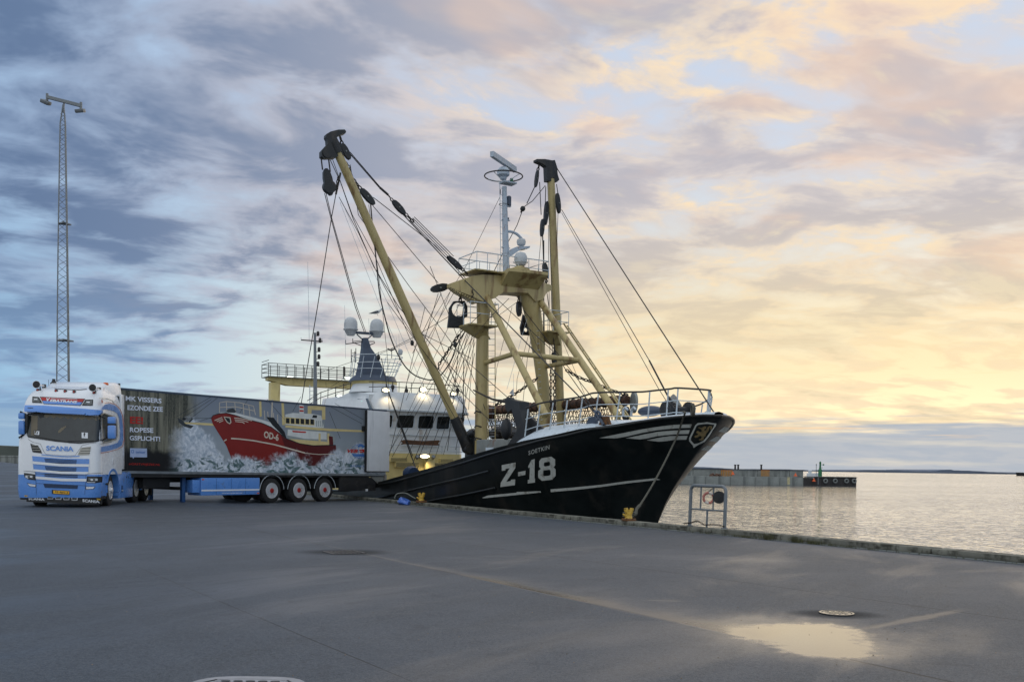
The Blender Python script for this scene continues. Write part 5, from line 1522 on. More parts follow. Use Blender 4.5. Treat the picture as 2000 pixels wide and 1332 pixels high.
# ------------------------------------------------------------------ running rigging
def rig():
    T = lambda px, py, t: ST(px, py, t)
    S = lambda px, py, s=BS: SS(px, py, s)
    def cab(pts, r=.017, mt='wire', nm='cable'):
        sb(MB().tube(pts, r, 5, caps=False), nm, mt)
    def blk(px0, py0, px1, py1, w, s=BS, nm='pulley_block', thick=.16, par=None):
        a, b = (S(px0, py0, s), S(px1, py1, s)); d = (b - a); L = d.length; d.normalize()
        side = Vector((1, 0, 0)).cross(d).normalized(); w2 = w * abs(S(0, 500, s).y - S(100, 500, s).y) / 100 / 2
        prof = [(0, .25), (.12, .75), (.35, 1), (.65, 1), (.88, .7), (1, .25)]
        poly = [a + d * (u * L) + side * (w2 * v) for u, v in prof] + [a + d * (u * L) - side * (w2 * v) for u, v in prof[::-1]]
        o = sb(MB().prism(poly, (-thick / 2, 0, 0), (thick / 2, 0, 0)), nm, 'black')
        c = a + d * L * .5
        sb(MB().lathe([(w2 * .25, -thick * .62), (w2 * .25, thick * .62)], c, (1, 0, 0), 10), 'sheave_pin', 'greysteel', o)
    def chn(a, b, link=.16, r=.022, sag=0.0, nm='chain'):
        sb(chain_mb(a, b, link, r, sag), nm, 'chain', smooth=False)
    # topping lift of the starboard boom
    chn(S(664, 267), S(669, 285), .2, .03)
    blk(667, 281, 683, 312, 16)
    for o in (0, 2.4): cab([S(681 + o, 298 - o * .2), S(740 + o, 366), S(757 + o * .5, 380)], .020)
    cab([S(742, 367), S(758, 381)], .05); chn(S(757, 380), S(768, 394), .16, .024)
    blk(767, 392, 791, 419, 15)
    chn(S(791, 417), S(808, 434), .18, .026)
    for o in ((0, 0), (3, -2), (6, -4), (9, -6)):
        cab([S(800 + o[0], 426 + o[1] + 4), S(876 + o[0] * 1.1, 506 + o[1] * 1.2 + 2, GS)], .016)
    blk(874, 501, 902, 526, 14, GS); chn(S(900, 523, GS), S(914, 536, GS), .18, .028)
    # boom tackle and its whips
    chn(S(676, 317), S(683, 330), .16, .024); cab([S(682, 328), S(690, 350)], .03); chn(S(689, 350), S(706, 371), .2, .03)
    blk(704, 369, 731, 400, 17)
    cab([S(729, 386), S(850, 480), S(911, 546, GS)], .017)
    cab([S(728, 402), S(856, 553)], .015)
    blk(842, 566, 876, 559, 21, BS)
    chn(S(874, 560), S(884, 556, GS), .14, .024)
    # heavy hose-like warp looping down and up to the gantry
    cab(catmull([S(724, 400), S(728, 445), S(735, 510), S(741, 570), S(751, 616), S(765, 665), S(786, 708), S(806, 730), S(825, 739), S(843, 742), S(858, 736), S(880, 706), S(893, 672), S(908, 648, GS)], 5), .027, nm='warp')
    # block under the boom head
    cab([S(627, 307), S(630, 332)], .03); cab([S(642, 312), S(645, 336)], .03)
    blk(636, 330, 646, 382, 23, nm='warp_block'); 
    sb(MB().lathe([(.25, -.12), (.25, .12)], S(643, 366), (1, 0, 0), 20), 'warp_sheave', 'black')
    cab([S(634, 378), S(647, 429), S(694, 600), S(712, 650, 22.5)], .017); cab([S(637, 378), S(648, 426), S(697, 600), S(715, 650, 22.5)], .015)
    cab([S(656, 380), S(647, 428), S(620, 600), S(588, 790, 18)], .018); cab([S(665, 338), S(656, 380)], .04)
    chn(S(661, 345), S(657, 372), .16, .024)
    # falls running down beside the boom
    cab([S(645, 313), S(665, 356), S(689, 426), S(730, 521), S(779, 600), S(948, 794, GS)], .016)
    cab([S(650, 313), S(688, 420), S(732, 500), S(775, 600), S(800, 660), S(908, 850, 13.5)], .013)
    cab([S(662, 385), S(700, 455), S(735, 530), S(772, 600), S(835, 700), S(985, 850, 10.5)], .014)
    cab([S(664, 395), S(743, 600), S(782, 690)], .008, 'rail'); cab([S(668, 395), S(756, 590), S(845, 800)], .008, 'rail')
    cab([S(684, 322), S(700, 420), S(800, 560), S(905, 700, 13.6), S(1005, 788, 9)], .014)
    cab([S(720, 400), S(740, 540), S(757, 700), S(760, 800)], .010)
    # long forestay from the starboard topping lift down to the foredeck shackle
    fs = T(1168, 812, 2.5)
    cab([S(786, 418), S(905, 545, 13.2), fs], .024)
    sb(MB().tube([fs + Vector((.2, 0, .16)), fs, fs + Vector((-.32, 0, -.3))], .05, 8), 'stay_shackle', 'darkblue')
    sb(MB().torus(fs, .13, .045, (0, 1, 0), 14, 6), 'shackle_ring', 'darkblue')
    # fan of running lines aft of the gantry to the wheelhouse front
    rnd = random.Random(4)
    starts = [(905, 632), (908, 636), (912, 640), (917, 640), (921, 645), (925, 650), (928, 655), (928, 668), (899, 590), (880, 568), (862, 573), (905, 600), (927, 690)]
    ends = [(757, 889), (766, 892), (792, 898), (806, 905), (818, 893), (832, 904), (850, 893), (866, 888), (760, 885), (793, 782), (806, 690), (874, 880), (890, 878)]
    for (a, b) in zip(starts, ends):
        cab([S(a[0], a[1], GS + .4), S(b[0], b[1], 21.0 if b[1] > 750 else 17)], rnd.choice((.010, .013, .016)))
    for (a, b) in (((756, 590), (912, 800)), ((830, 600), (760, 890)), ((840, 520), (948, 800)), ((866, 700), (905, 770)), ((850, 640), (930, 860)), ((800, 640), (920, 700)), ((856, 573), (828, 668))):
        cab([S(a[0], a[1], BS + .5), S(b[0], b[1], GS - .3)], .013)
    for (a, b) in (((905, 652), (867, 760)), ((915, 650), (880, 770)), ((922, 655), (902, 775)), ((926, 660), (915, 800)), ((893, 560), (820, 690))):
        cab([S(a[0], a[1], GS + .4), S(b[0], b[1], GS + 4)], .012)
    # bright heavy line crossing low to the hatch
    cab([S(760, 770, 20), S(805, 895, 20), S(817, 928, 19)], .030); cab([S(745, 700, 21), S(757, 760, 20), S(806, 890, 20)], .018)
    # light stays from the platform to the aft house
    cab([S(877, 618, GS + .4), S(805, 660, 17), S(766, 680, 24), S(621, 729, 31)], .012); cab([S(805, 665, 17), S(745, 690, 24), S(640, 760, 28)], .010)
    for px, py in ((805, 662), (889, 665), (739, 690)):
        sb(MB().tube([S(px, py - 3, 17 if px < 860 else GS), S(px, py + 5, 17 if px < 860 else GS)], .01, 4), 'line_drop', 'wire'); sb(MB().sphere(S(px, py + 8, 17 if px < 860 else GS), .09, 8, 6, (1, 1, 1.4)), 'small_block', 'black')
    # stay chains beside the platform
    chn(T(896, 654, 1.9), T(857, 712, 2.8), .17, .024); cab([T(857, 712, 2.8), T(857, 722, 2.8)], .03)
    cab([T(940, 612, 1.8), T(896, 654, 1.9)], .014)
    # aerial stay from radar mast
    cab([S(977, 384, GS), S(910, 520, GS + .5), S(840, 633, 18), S(795, 745, 22)], .010)
    # lines of the port boom head to the gantry
    chn(S(1053, 323), S(1050, 334), .16, .026); blk(1050, 333, 1046, 366, 8)
    cab([S(1046, 362), S(1029, 398)], .022); sb(MB().sphere(S(1021, 408), .12, 8, 6), 'line_knuckle', 'black')
    cab([S(1065, 363), S(1040, 393), S(1021, 406)], .018); cab([S(1021, 410), S(1010, 440), S(993, 472), S(965, 530, GS)], .018)
    chn(S(1024, 404), S(1017, 415), .12, .02)
    cab([S(1054, 356), S(1057, 420)], .02); cab([S(1066, 365), S(1065, 400)], .02)
    blk(1068, 394, 1065, 440, 11); blk(1060, 428, 1058, 462, 10)
    cab([S(1060, 462), S(1062, 516)], .028); cab([S(1057, 462), S(1050, 540), S(1045, 620, GS), S(1030, 700, GS), S(1020, 800, GS)], .012)
    blk(1063, 514, 1068, 545, 15, BS - .3); chn(S(1067, 543, BS - .3), S(1067, 560, GS), .18, .03)
    for x0, x1 in ((1060, 1063), (1071, 1073), (1074, 1078)):
        cab([S(x0, 440), S(x1, 620), S(x1 + 3, 800)], .014)
    cab([S(1062, 470), S(1062, 640), S(1066, 830)], .03)
    blk(1088, 378, 1092, 417, 12, BS - .4); cab([S(1087, 360, BS - .4), S(1090, 380, BS - .4)], .02)
    cab([S(1090, 416, BS - .4), S(1086, 520), S(1082, 700)], .013)
    # fore-and-aft stays from the port boom to the bow
    bowp = T(1395, 806, 0.0)
    cab([S(1079, 318), S(1089, 331), bowp], .022); chn(S(1080, 320), S(1088, 331), .12, .02)
    tb = T(1305, 775, .5)
    cab([S(1097, 410, BS - .4), T(1268, 704, .5)], .015); cab([T(1268, 704, .5), tb], .03)
    sb(MB().tube([tb, T(1316, 790, .5)], .045, 8), 'turnbuckle', 'black'); chn(T(1316, 788, .5), T(1326, 802, .5), .14, .022)
    cab([S(1097, 416, BS - .4), T(1285, 757, .8), T(1312, 800, .8)], .012)
    # wires off the gantry crown, crossing beneath it
    for (a, b, r) in (((966, 580), (1090, 695), .014), ((994, 583), (955, 622), .012), ((955, 622), (900, 690), .010), ((1023, 606), (1175, 800), .016), ((1010, 590), (1060, 700), .010), ((966, 622), (1010, 590), .010), ((1088, 640), (1150, 790), .010)):
        cab([S(a[0], a[1], GS - .4), S(b[0], b[1], GS - 3.2)], r)
    cab([S(1068, 570, GS), S(1085, 690, GS - .5), S(1105, 722, GS - 1), T(1160, 800, 0)], .018)
    cab([S(1030, 620, GS), S(990, 760, GS - 2)], .008, 'rail'); cab([S(1040, 610, GS), S(1050, 700, GS), S(1072, 800, GS)], .014)
    cab([S(1036, 640, GS + .5), S(1010, 740, GS + 1), S(1003, 860, GS)], .010); cab([S(1000, 600, GS + 2), S(970, 720, GS + 2), S(958, 860, GS + 1)], .010)
    blk(1013, 588, 1014, 618, 14, GS + .2); chn(S(1013, 580, GS), S(1013, 590, GS), .14, .024)
    blk(1081, 688, 1083, 714, 12, GS - .6); chn(S(899, 577, GS + .3), S(899, 589, GS + .3), .18, .03)
    chn(S(923, 566, GS - .4), S(922, 584, GS - .4), .14, .024)
    # chains
    chn(T(1105, 722, -.8), T(1160, 747, -1.4), .18, .025, .06); chn(T(1160, 747, -1.4), T(1226, 771, -2.6), .18, .025, .05)
    for px in (1076, 1083.5): chn(S(px, 722, GS - .8), S(px, 800, GS - .8), .17, .022)
    chn(T(968, 791, 2.6), T(1050, 738, .6), .17, .024, .05)
    sb(MB().prism([T(995.5, 768, 1.9), T(1002, 760, 1.9), T(1003, 772, 1.9)], (0, -.02, 0), (0, .02, 0)), 'pennant', 'dome')
    cab([T(1003, 730, 1.9), T(1003, 790, 1.9)], .006, 'rail')
    chn(S(905, 800, GS + 2), S(903, 840, GS + 2), .15, .022); cab([S(906, 700, GS + 2), S(905, 800, GS + 2)], .02)
    # guard line at wheelhouse port side
    for dz in (0, 8, 16): cab([SS(915, 888 + dz * .3, WS - 1), SS(948, 885 + dz, 14.5)], .018)
rig()

# ------------------------------------------------------------------ gull and mooring rope (things of their own)
def gull():
    c = SH.world(*SS(736, 615.5, WS + 2.2)); o = empty('gull', c, 0, 'grey and white gull perched on the right hand satellite dome', 'gull')
    mb = MB(); D = Vector((1, .1, 0)).normalized()
    prof = [(-.34, -.02, .01), (-.24, .0, .035), (-.12, .02, .07), (.0, .05, .088), (.10, .09, .08), (.16, .14, .055), (.19, .18, .042), (.225, .215, .045), (.255, .22, .036), (.28, .218, .014)]
    mb.tube([D * x + Vector((0, 0, z + .10)) for x, z, r in prof], [r for x, z, r in prof], 12)
    b = mb.build('body', 'featherw', o)
    MB().tube([D * .275 + Vector((0, 0, .318)), D * .33 + Vector((0, 0, .305))], [.013, .004], 6).build('beak', 'gold', o)
    for sg in (-1, 1):
        n = Vector((-D.y, D.x, 0)) * sg
        MB().tube([D * .08 + n * .055 + Vector((0, 0, .18)), D * -.08 + n * .07 + Vector((0, 0, .14)), D * -.30 + n * .03 + Vector((0, 0, .085)), D * -.42 + Vector((0, 0, .07))], [.05, .055, .028, .006], 8).build('wing', 'feather', o)
        MB().tube([D * .02 + n * .03 + Vector((0, 0, .07)), D * .03 + n * .03 + Vector((0, 0, -.005)), D * .07 + n * .03 + Vector((0, 0, -.01))], .007, 5).build('leg', 'gold', o)
        MB().sphere(D * .245 + n * .036 + Vector((0, 0, .33)), .007, 6, 4).build('eye', 'ink', o)
gull()
def mooring():
    W = lambda p: SH.world(*p)
    top = W(ST(1338, 806, 1.25))
    pts2 = [top + Vector((0, .35, .05)), top]
    pix = [(1334, 815), (1322, 850), (1305, 905), (1287, 945), (1265, 985), (1254, 997)]
    e = G(1250, 1003, .55)
    for px, py in pix:
        p = hull_hit(px, py, .05); w = W(p); pts2.append(w)
    # the lower half leaves the hull and runs to the bollard
    bol = G(1228, 1014, .135)
    end = bol + Vector((.14, -.05, .16))
    k0 = pts2[3]
    run = [k0.lerp(end, i / 8) - Vector((0, 0, .25 * 4 * (i / 8) * (1 - i / 8) * .55)) for i in range(1, 8)]
    path = catmull(pts2[:4] + run + [end], 4)
    ropeR = [.030] * len(path)
    mb = MB().tube(path, ropeR, 8)
    # turns round the bollard and the thick eye splice
    for k in range(3):
        mb.torus(bol + Vector((0, 0, .09 + k * .045)), .15, .026, (0, .05 * k, 1), 20, 8)
    mb.tube(catmull([path[-5], path[-3] + Vector((0, 0, .03)), end + Vector((.05, 0, 0)), bol + Vector((.12, -.08, .12))], 4), .045, 8)
    tag(mb.build('mooring_rope', 'rope'), 'long grey mooring rope from the bow down to the chipped yellow bollard', 'rope')
mooring()
# ================================================================== SEMI-TRAILER
TR0 = Vector((-13.06, 32.9, 0)); TU = Vector((.568, .823, 0)).normalized()
TF = Frame(TR0.x + TU.y * -1.275, TR0.y + TU.x * 1.275, 0, -TU.x, -TU.y)      # x forward, y left (towards the camera)
YS = 1.275
trailer = empty('semi_trailer', TF.world(0, 0, 0), TF.ang(), 'long refrigerated semi-trailer printed with a red fishing boat in breaking waves', 'trailer')
def TP(px, py, y=YS): return TF.aty(px, py, y)
TX_R = TP(754, 860).x; TX_F = .42
def ttop(x): return 4.02
ZT = TP(247, 758.5).z; ZB = TP(250, 921.5).z; ZTr = TP(755, 801).z; ZBr = TP(712, 927).z
def zt(x): return ZT + (ZTr - ZT) * (x / TX_R)
def zb(x): return ZB + (ZBr - ZB) * (x / TX_R)
def mural_mats():
    def base(name, fgcol):
        m = bpy.data.materials.new(name); m.use_nodes = True; nt = m.node_tree; b = nt.nodes['Principled BSDF']
        co = nt.nodes.new('ShaderNodeTexCoord').outputs['Object']
        x, y, z = sep(nt, co)
        v = comb(nt, x, 0.0, z)
        n1 = noise(nt, v, 1.1, 6.0, 0.62, 0.5); n2 = noise(nt, v, 3.2, 7.0, 0.68, 1.4); n3 = noise(nt, v, 8.0, 6.0, 0.7, .3)
        if fgcol is None:
            sky_ = mixc(nt, z.ss(1.6, 4.0), lin(162, 172, 180), lin(124, 134, 150))
            sky_ = mixc(nt, noise(nt, v, .7, 4, .5).ss(.35, .65) * .5, sky_, lin(138, 146, 152))
            sky_ = mixc(nt, (x * -1.0).ss(9.0, 12.8) * .5, sky_, lin(132, 142, 146))
            # netting texture at the front
            sx = noise(nt, comb(nt, x * 5.5, 0.0, z * .35), 1.0, 4, .6); sf = noise(nt, comb(nt, x * 9, 0.0, z * 5), 2.4, 3, .7)
            net = mixc(nt, sx.ss(.38, .62), lin(58, 60, 52), lin(130, 128, 112)); net = mixc(nt, sf.ss(.4, .7) * .35, net, lin(140, 138, 122))
            net = mixc(nt, (z * -1.0 + n1 * .6).ss(-1.75, -1.5), net, lin(26, 25, 26))
            edge = (x + n1 * .8 - .4).ss(-3.1, -2.3)
            c = mixc(nt, edge, sky_, net)
        else:
            c = mixc(nt, n1.ss(.3, .7), tuple(k * .86 for k in fgcol), fgcol)
        # breaking sea: height of the foam front varies along the side
        top = None
        h = 0
        # big plume around x = -3.3, low along the hull
        xc = TP(372, 860).x; zl = TP(480, 740 + 575 / 3.774).z; n0 = noise(nt, v, .75, 3.0, .5, .3)
        pl = ((x - xc) / 1.55).abs().pow(1.6) * -1.0 + 1.0
        p2 = ((x - TP(690, 860).x) / 1.7).pow(2.0) * -1.0 + 1.0
        front = pl.max(0.0) * 1.35 + p2.max(0.0) * .45 + zl
        fz = (front + (n0 - .5) * 1.5 + (n1 - .5) * .7 + (n2 - .5) * .45 + (n3 - .5) * .3) - z
        lim = (x * -1.0 + n1 * .9).ss(2.0, 2.9)
        foam = fz.ss(-.10, .26) * lim
        dark = (z * -1.0).ss(-2.05, -1.6) * noise(nt, comb(nt, x * 1.0, 0.0, z * 1.9), 1.7, 5.0, .6, 1.2).ss(.50, .58) * 0.9
        dcol = mixc(nt, n3.ss(.4, .6), lin(40, 80, 76), lin(84, 112, 114))
        fcol = mixc(nt, (n2 * .6 + n3 * .4).ss(.38, .62), lin(158, 174, 190), lin(224, 230, 238))
        sea = mixc(nt, dark, fcol, dcol)
        c = mixc(nt, foam, c, sea)
        nt.links.new(c, b.inputs['Base Color']); b.inputs['Roughness'].default_value = .36
        b.inputs['Specular IOR Level'].default_value = .35
        return m
    M['mural'] = base('printed trailer side', None); M['m_red'] = base('printed red hull', lin(134, 38, 33)); M['m_dred'] = base('printed dark red hull', lin(92, 28, 30))
    for k, c in dict(m_cream=(214, 196, 140), m_white=(214, 218, 216), m_grey=(150, 160, 160), m_dark=(34, 38, 42), m_line=(58, 64, 68), m_text=(226, 232, 244), m_textred=(186, 44, 36), m_blue=(76, 122, 190), m_stripe=(206, 196, 180), m_badge=(176, 192, 224)).items():
        M[k] = mat('print ' + k[2:], lin(*c), .4, vary=.08, nscale=3, spec=.35)
mural_mats()
def build_trailer():
    T = lambda mb, nm, mt, par=None, **k: mb.build(nm, mt, par or trailer, (0, 0, 0), **k)
    # body box: side panels, roof, front, rear frame
    def box_ring(x): return [(x, YS, zb(x)), (x, YS, zt(x)), (x, -YS, zt(x)), (x, -YS, zb(x))]
    body = T(MB().loft([box_ring(TX_F), box_ring(TX_R)]), 'cargo_body', 'panelw', smooth=False)
    side = MB().add([(TX_F, YS + .006, zb(TX_F) + .03), (TX_R, YS + .006, zb(TX_R) + .03), (TX_R, YS + .006, zt(TX_R) - .05), (TX_F, YS + .006, zt(TX_F) - .05)], [(0, 1, 2, 3)])
    T(side, 'side_panel', 'mural', body, smooth=False)
    for (a, h) in ((zt, .06), (zb, .09)):
        s = -1 if a is zt else 0
        mb = MB().loft([[(x, YS + .02, a(x) + (.005 if a is zt else h * .4)), (x, YS + .02, a(x) - h * (1 if a is zt else .6)), (x, YS - .03, a(x) - h * (1 if a is zt else .6)), (x, YS - .03, a(x) + (.005 if a is zt else h * .4))] for x in (TX_F, TX_R)])
        T(mb, 'roof_rail' if a is zt else 'bottom_rail', 'darkblue' if a is zt else 'alu', body, smooth=False)
    # opened rear door laid flat along the side
    a, b = TP(712.5, 802), TP(755.5, 920)
    zz0, zz1 = TP(714, 920).z, TP(714, 801).z
    dr = T(MB().bb(a.x, b.x, YS + .05, YS + .14, zz0, zz1, .015), 'rear_door', 'panelw')
    T(MB().bb(a.x - .01, a.x + .03, YS + .045, YS + .15, zz0, zz1), 'door_seal', 'black', dr); T(MB().bb(a.x, b.x, YS + .045, YS + .15, zz0 - .03, zz0), 'door_seal', 'black', dr)
    T(MB().bb(TP(706, 850).x, TP(712, 850).x, YS + .01, YS + .06, TP(710, 842).z, TP(710, 832).z), 'door_latch', 'black')
    T(MB().bb(TX_R + .1, TX_R - .05, YS - .1, YS + .03, zb(TX_R) - .55, zb(TX_R), .01), 'rear_frame', 'greysteel')
    # ---- print on the side, each shape a thin foil
    Z2 = lambda pts: [(230 + x / 3.774, 740 + y / 3.774) for x, y in pts]
    def foil(outl, mt, d=.008, nm='printed_shape', grid=0):
        V, Fc = patch(outl, lambda x, y: TP(x, y, YS + d), grid); T(MB().add(V, Fc), nm, mt, body, smooth=False)
    def line(pts, w, mt, d=.010): foil([strip(Z2(pts), w / 3.774)], mt, d)
    # rigging and booms behind
    for pts in ([(430, 280), (640, 160), (700, 125)], [(475, 290), (690, 150)], [(500, 320), (740, 135)], [(455, 290), (700, 290)], [(560, 325), (720, 275)], [(1800, 330), (1560, 200)], [(1812, 300), (1600, 180)], [(1640, 440), (1560, 240)], [(900, 250), (960, 150)], [(1290, 240), (1350, 130)], [(1230, 300), (1100, 150)]):
        line(pts, 3, 'm_line', .008)
    foil([Z2([(1042, 165), (1058, 160), (1062, 275), (1046, 280)])], 'm_cream'); foil([Z2([(1206, 170), (1224, 172), (1232, 340), (1212, 340)])], 'm_cream')
    foil([Z2([(1134, 150), (1144, 150), (1140, 300), (1130, 300)])], 'm_stripe')
    foil([Z2([(490, 318), (720, 328), (720, 346), (490, 330)])], 'm_cream')
    foil([Z2([(440, 285), (470, 300), (500, 330), (560, 345), (540, 365), (490, 350), (450, 320)])], 'm_line', .009)
    foil([Z2([(470, 300), (485, 285), (505, 290), (495, 305)])], 'm_dark', .009); foil([Z2([(520, 315), (550, 288), (558, 292), (530, 322)])], 'm_dark', .009)
    # superstructure
    foil([Z2([(1400, 200), (1530, 195), (1530, 300), (1505, 300), (1505, 230), (1430, 228), (1425, 280), (1400, 280)])], 'm_cream', .008)
    foil([Z2([(1235, 262), (1290, 250), (1440, 258), (1500, 270), (1520, 360), (1450, 360), (1235, 335)])], 'm_white', .009)
    foil([Z2([(1232, 280), (1450, 300), (1450, 342), (1232, 330)])], 'm_cream', .0095)
    for i in range(6): foil([Z2([(1240 + i * 36, 288 + i * 1.6), (1266 + i * 36, 290 + i * 1.6), (1266 + i * 36, 328 + i * 1.8), (1240 + i * 36, 326 + i * 1.6)])], 'm_dark', .011, 'printed_window')
    for i in range(5): foil([Z2([(1462 + i * 14, 308), (1468 + i * 14, 308), (1468 + i * 14, 350), (1462 + i * 14, 350)])], 'm_grey', .011)
    foil([Z2([(1338, 190), (1372, 195), (1372, 262), (1338, 258)])], 'm_white', .010); foil([Z2([(1340, 200), (1370, 203), (1370, 216), (1340, 213)])], 'm_textred', .012); foil([Z2([(1340, 228), (1370, 231), (1370, 242), (1340, 240)])], 'm_textred', .012)
    foil([Z2([(1440, 265), (1470, 268), (1468, 288), (1432, 286)])], 'm_dark', .011)
    foil([Z2([(1250, 370), (1330, 362), (1560, 390), (1600, 420), (1600, 470), (1440, 500), (1330, 470), (1245, 425)])], 'm_grey', .009)
    foil([Z2([(1255, 372), (1540, 392), (1540, 446), (1380, 440), (1250, 415)])], 'm_white', .010)
    foil([Z2([(1260, 440), (1540, 462), (1560, 496), (1420, 500), (1330, 470)])], 'm_cream', .011)
    foil([Z2([(1285, 380), (1390, 388), (1385, 398), (1290, 392)])], 'm_textred', .012)
    for x0 in (1480, 1545): foil([Z2([(x0, 400), (x0 + 16, 402), (x0 + 16, 500), (x0, 500)])], 'm_cream', .012)
    foil([Z2([(1555, 420), (1585, 425), (1590, 500), (1560, 500)])], 'm_dred', .0125)
    foil([Z2([(1235, 340), (1560, 366), (1815, 378), (1815, 392), (1560, 384), (1235, 358)])], 'm_cream', .0135)
    # white foredeck and rails
    foil([Z2([(740, 262), (760, 246), (870, 250), (1010, 285), (1130, 320), (1200, 370), (1240, 430), (1190, 400), (1100, 345), (960, 300), (860, 268)])], 'm_white', .012)
    foil([Z2([(1095, 280), (1150, 285), (1175, 320), (1230, 390), (1245, 440), (1200, 400), (1140, 340)])], 'm_dark', .0135)
    for pts in ([(750, 250), (750, 175), (800, 166), (900, 175), (1000, 200), (1015, 265)], [(750, 210), (870, 205), (1005, 235)], [(805, 245), (800, 168)], [(870, 250), (862, 172)], [(930, 262), (925, 184)], [(975, 275), (965, 190)], [(1085, 300), (1080, 232)], [(1110, 305), (1105, 240)], [(1150, 320), (1148, 250)], [(1180, 330), (1178, 262)]): line(pts, 5, 'm_stripe', .011)
    foil([Z2([(800, 235), (815, 222), (850, 215), (875, 240), (860, 250), (810, 248)])], 'm_line', .012)
    # red hull
    foil([Z2([(688, 290), (700, 272), (740, 258), (800, 252), (862, 268), (960, 300), (1060, 325), (1130, 355), (1190, 398), (1240, 440), (1340, 478), (1440, 492), (1608, 488), (1614, 575), (1600, 640), (860, 640), (800, 490), (740, 395), (700, 330)])], 'm_red', .013)
    foil([Z2([(1200, 410), (1240, 442), (1340, 478), (1440, 494), (1606, 490), (1612, 575), (1600, 640), (1300, 640), (1240, 520)])], 'm_dred', .014)
    foil([strip(Z2([(690, 288), (702, 270), (742, 257), (800, 251), (862, 267), (960, 299), (1060, 324), (1130, 354), (1190, 397), (1240, 438), (1340, 476), (1440, 491), (1606, 488)]), 1.6)], 'm_dark', .015)
    foil([strip(Z2([(835, 438), (900, 442), (1000, 454), (1150, 482), (1290, 520), (1380, 545)]), 2.6)], 'm_stripe', .0155)
    foil([strip(Z2([(782, 458), (802, 446)]), 2.2)], 'm_stripe', .0155)
    foil([strip(Z2([(1380, 546), (1480, 556), (1600, 552)]), 1.3)], 'm_stripe', .0155)
    foil([Z2([(780, 276), (830, 282), (838, 320), (826, 334), (806, 322), (790, 300)])], 'm_stripe', .0155); foil([Z2([(788, 283), (824, 288), (831, 316), (823, 325), (808, 314), (797, 298)])], 'm_dark', .0165)
    for i in range(3):
        line([(858 + 4 * i, 287 + 13 * i), (920, 292 + 13 * i), (990 - 28 * i, 308 + 10 * i)], 6, 'm_stripe', .0155); line([(714 + 16 * i, 306 + 7 * i), (770 + 4 * i, 282 + 12 * i)], 6, 'm_stripe', .0155)
    def text(s, bl, br, h, mt, d=.017, bold=.028, skew=0.0, nm='lettering', space=1.0, tilt=0):
        tv, tf = text_mesh(s, bold, skew, space)
        V = [TP(bl[0] + (br[0] - bl[0]) * u + tilt * v, bl[1] + (br[1] - bl[1]) * u - h * v, YS + d) for u, v in tv]
        T(MB().add(V, tf), nm, mt, body, smooth=False)
    text('OD-6', (230 + 1076 / 3.774, 740 + 432 / 3.774), (230 + 1184 / 3.774, 740 + 458 / 3.774), 13.5, 'm_stripe', skew=.0, tilt=1)
    text('MK VISSERS', (245.5, 782.5), (315.5, 787.8), 9.4, 'm_text')
    text('EZONDE ZEE', (249, 800.5), (318, 804.2), 9.6, 'm_text')
    text('EE!', (254, 827.2), (279.5, 828.2), 14, 'm_textred', bold=.03)
    text('ROPESE', (253.5, 843.8), (299.5, 845.2), 9.4, 'm_text')
    text('GSPLICHT!', (253.2, 859.6), (312.8, 861.8), 9.2, 'm_text')
    foil([[(254, 875), (287, 875.6), (287.2, 893), (262, 892.6), (260.5, 895.6), (258.5, 892.5), (254, 892.4)]], 'm_badge', .012)
    text('twitter', (265, 885.2), (284, 885.6), 5.2, 'm_blue', bold=.01)
    foil([[(256.5, 878.5), (261.5, 878.5), (261.5, 884.5), (256.5, 884.5)], [(257.5, 879.5), (260.5, 879.5), (260.5, 883.5), (257.5, 883.5)]], 'm_blue', .014)
    text('HORSTVRIJEZEE.NL', (252, 909), (313, 910.5), 5.2, 'm_textred', bold=.0)
    # haulier's globe
    c = (704, 881)
    for k in (1.0, .62, .25):
        pts = [(c[0] + 18 * k * math.cos(t / 20 * 2 * PI), c[1] + 14 * math.sin(t / 20 * 2 * PI)) for t in range(21)]
        foil([strip([p for p in pts if p[0] < 711.5][:] if k < .9 else [p for p in pts[5:16] if p[0] < 711.5], .8)], 'm_blue', .014)
    foil([[(688, 886), (711.5, 886.5), (711.5, 892), (690, 891)]], 'm_blue', .013)
    text('VEB', (678.5, 893.0 - 9), (699, 893.4 - 9), 7, 'm_textred', .018, .04, .3)
    foil([[(701, 878), (711.5, 877.4), (711.5, 883), (703, 883.5), (703, 881.6), (708, 881), (708, 879.8), (702, 880)]], 'm_textred', .018)
    text('TRANSPORT &', (684, 911.5), (711.5, 912), 3.4, 'm_blue', .018, .0)
    foil([strip([(699, 872), (705, 869.5), (711.5, 872.5)], 4)], 'm_blue', .015)
    # ---- chassis under the box
    T(MB().bb(TX_F - .2, TX_R + .3, -.55, -.42, .82, ZB - .04).bb(TX_F - .2, TX_R + .3, .42, .55, .82, ZB - .04), 'chassis_beam', 'chassis')
    for x in (-.6, -2.2, -3.9, -5.6, -7.3, -9.0, -10.7, TX_R + .5): T(MB().bb(x - .05, x + .05, -1.2, 1.2, ZB - .16, ZB - .05), 'cross_member', 'chassis')
    T(MB().bb(TX_F, TX_R, YS - .06, YS - .02, ZB - .18, ZB - .05), 'side_skirt_rail', 'chassis')
    # landing legs
    lx = TP(357, 950, .95).x
    for y in (.95, -.95):
        T(MB().bb(lx - .07, lx + .07, y - .07, y + .07, .10, ZB - .1, .01), 'landing_leg', 'bchassis'); T(MB().bb(lx - .16, lx + .16, y - .12, y + .12, .04, .10, .015), 'leg_foot', 'bchassis')
    T(MB().bb(lx - .1, lx + .1, -.95, .95, .55, .66), 'leg_cross_tube', 'chassis')
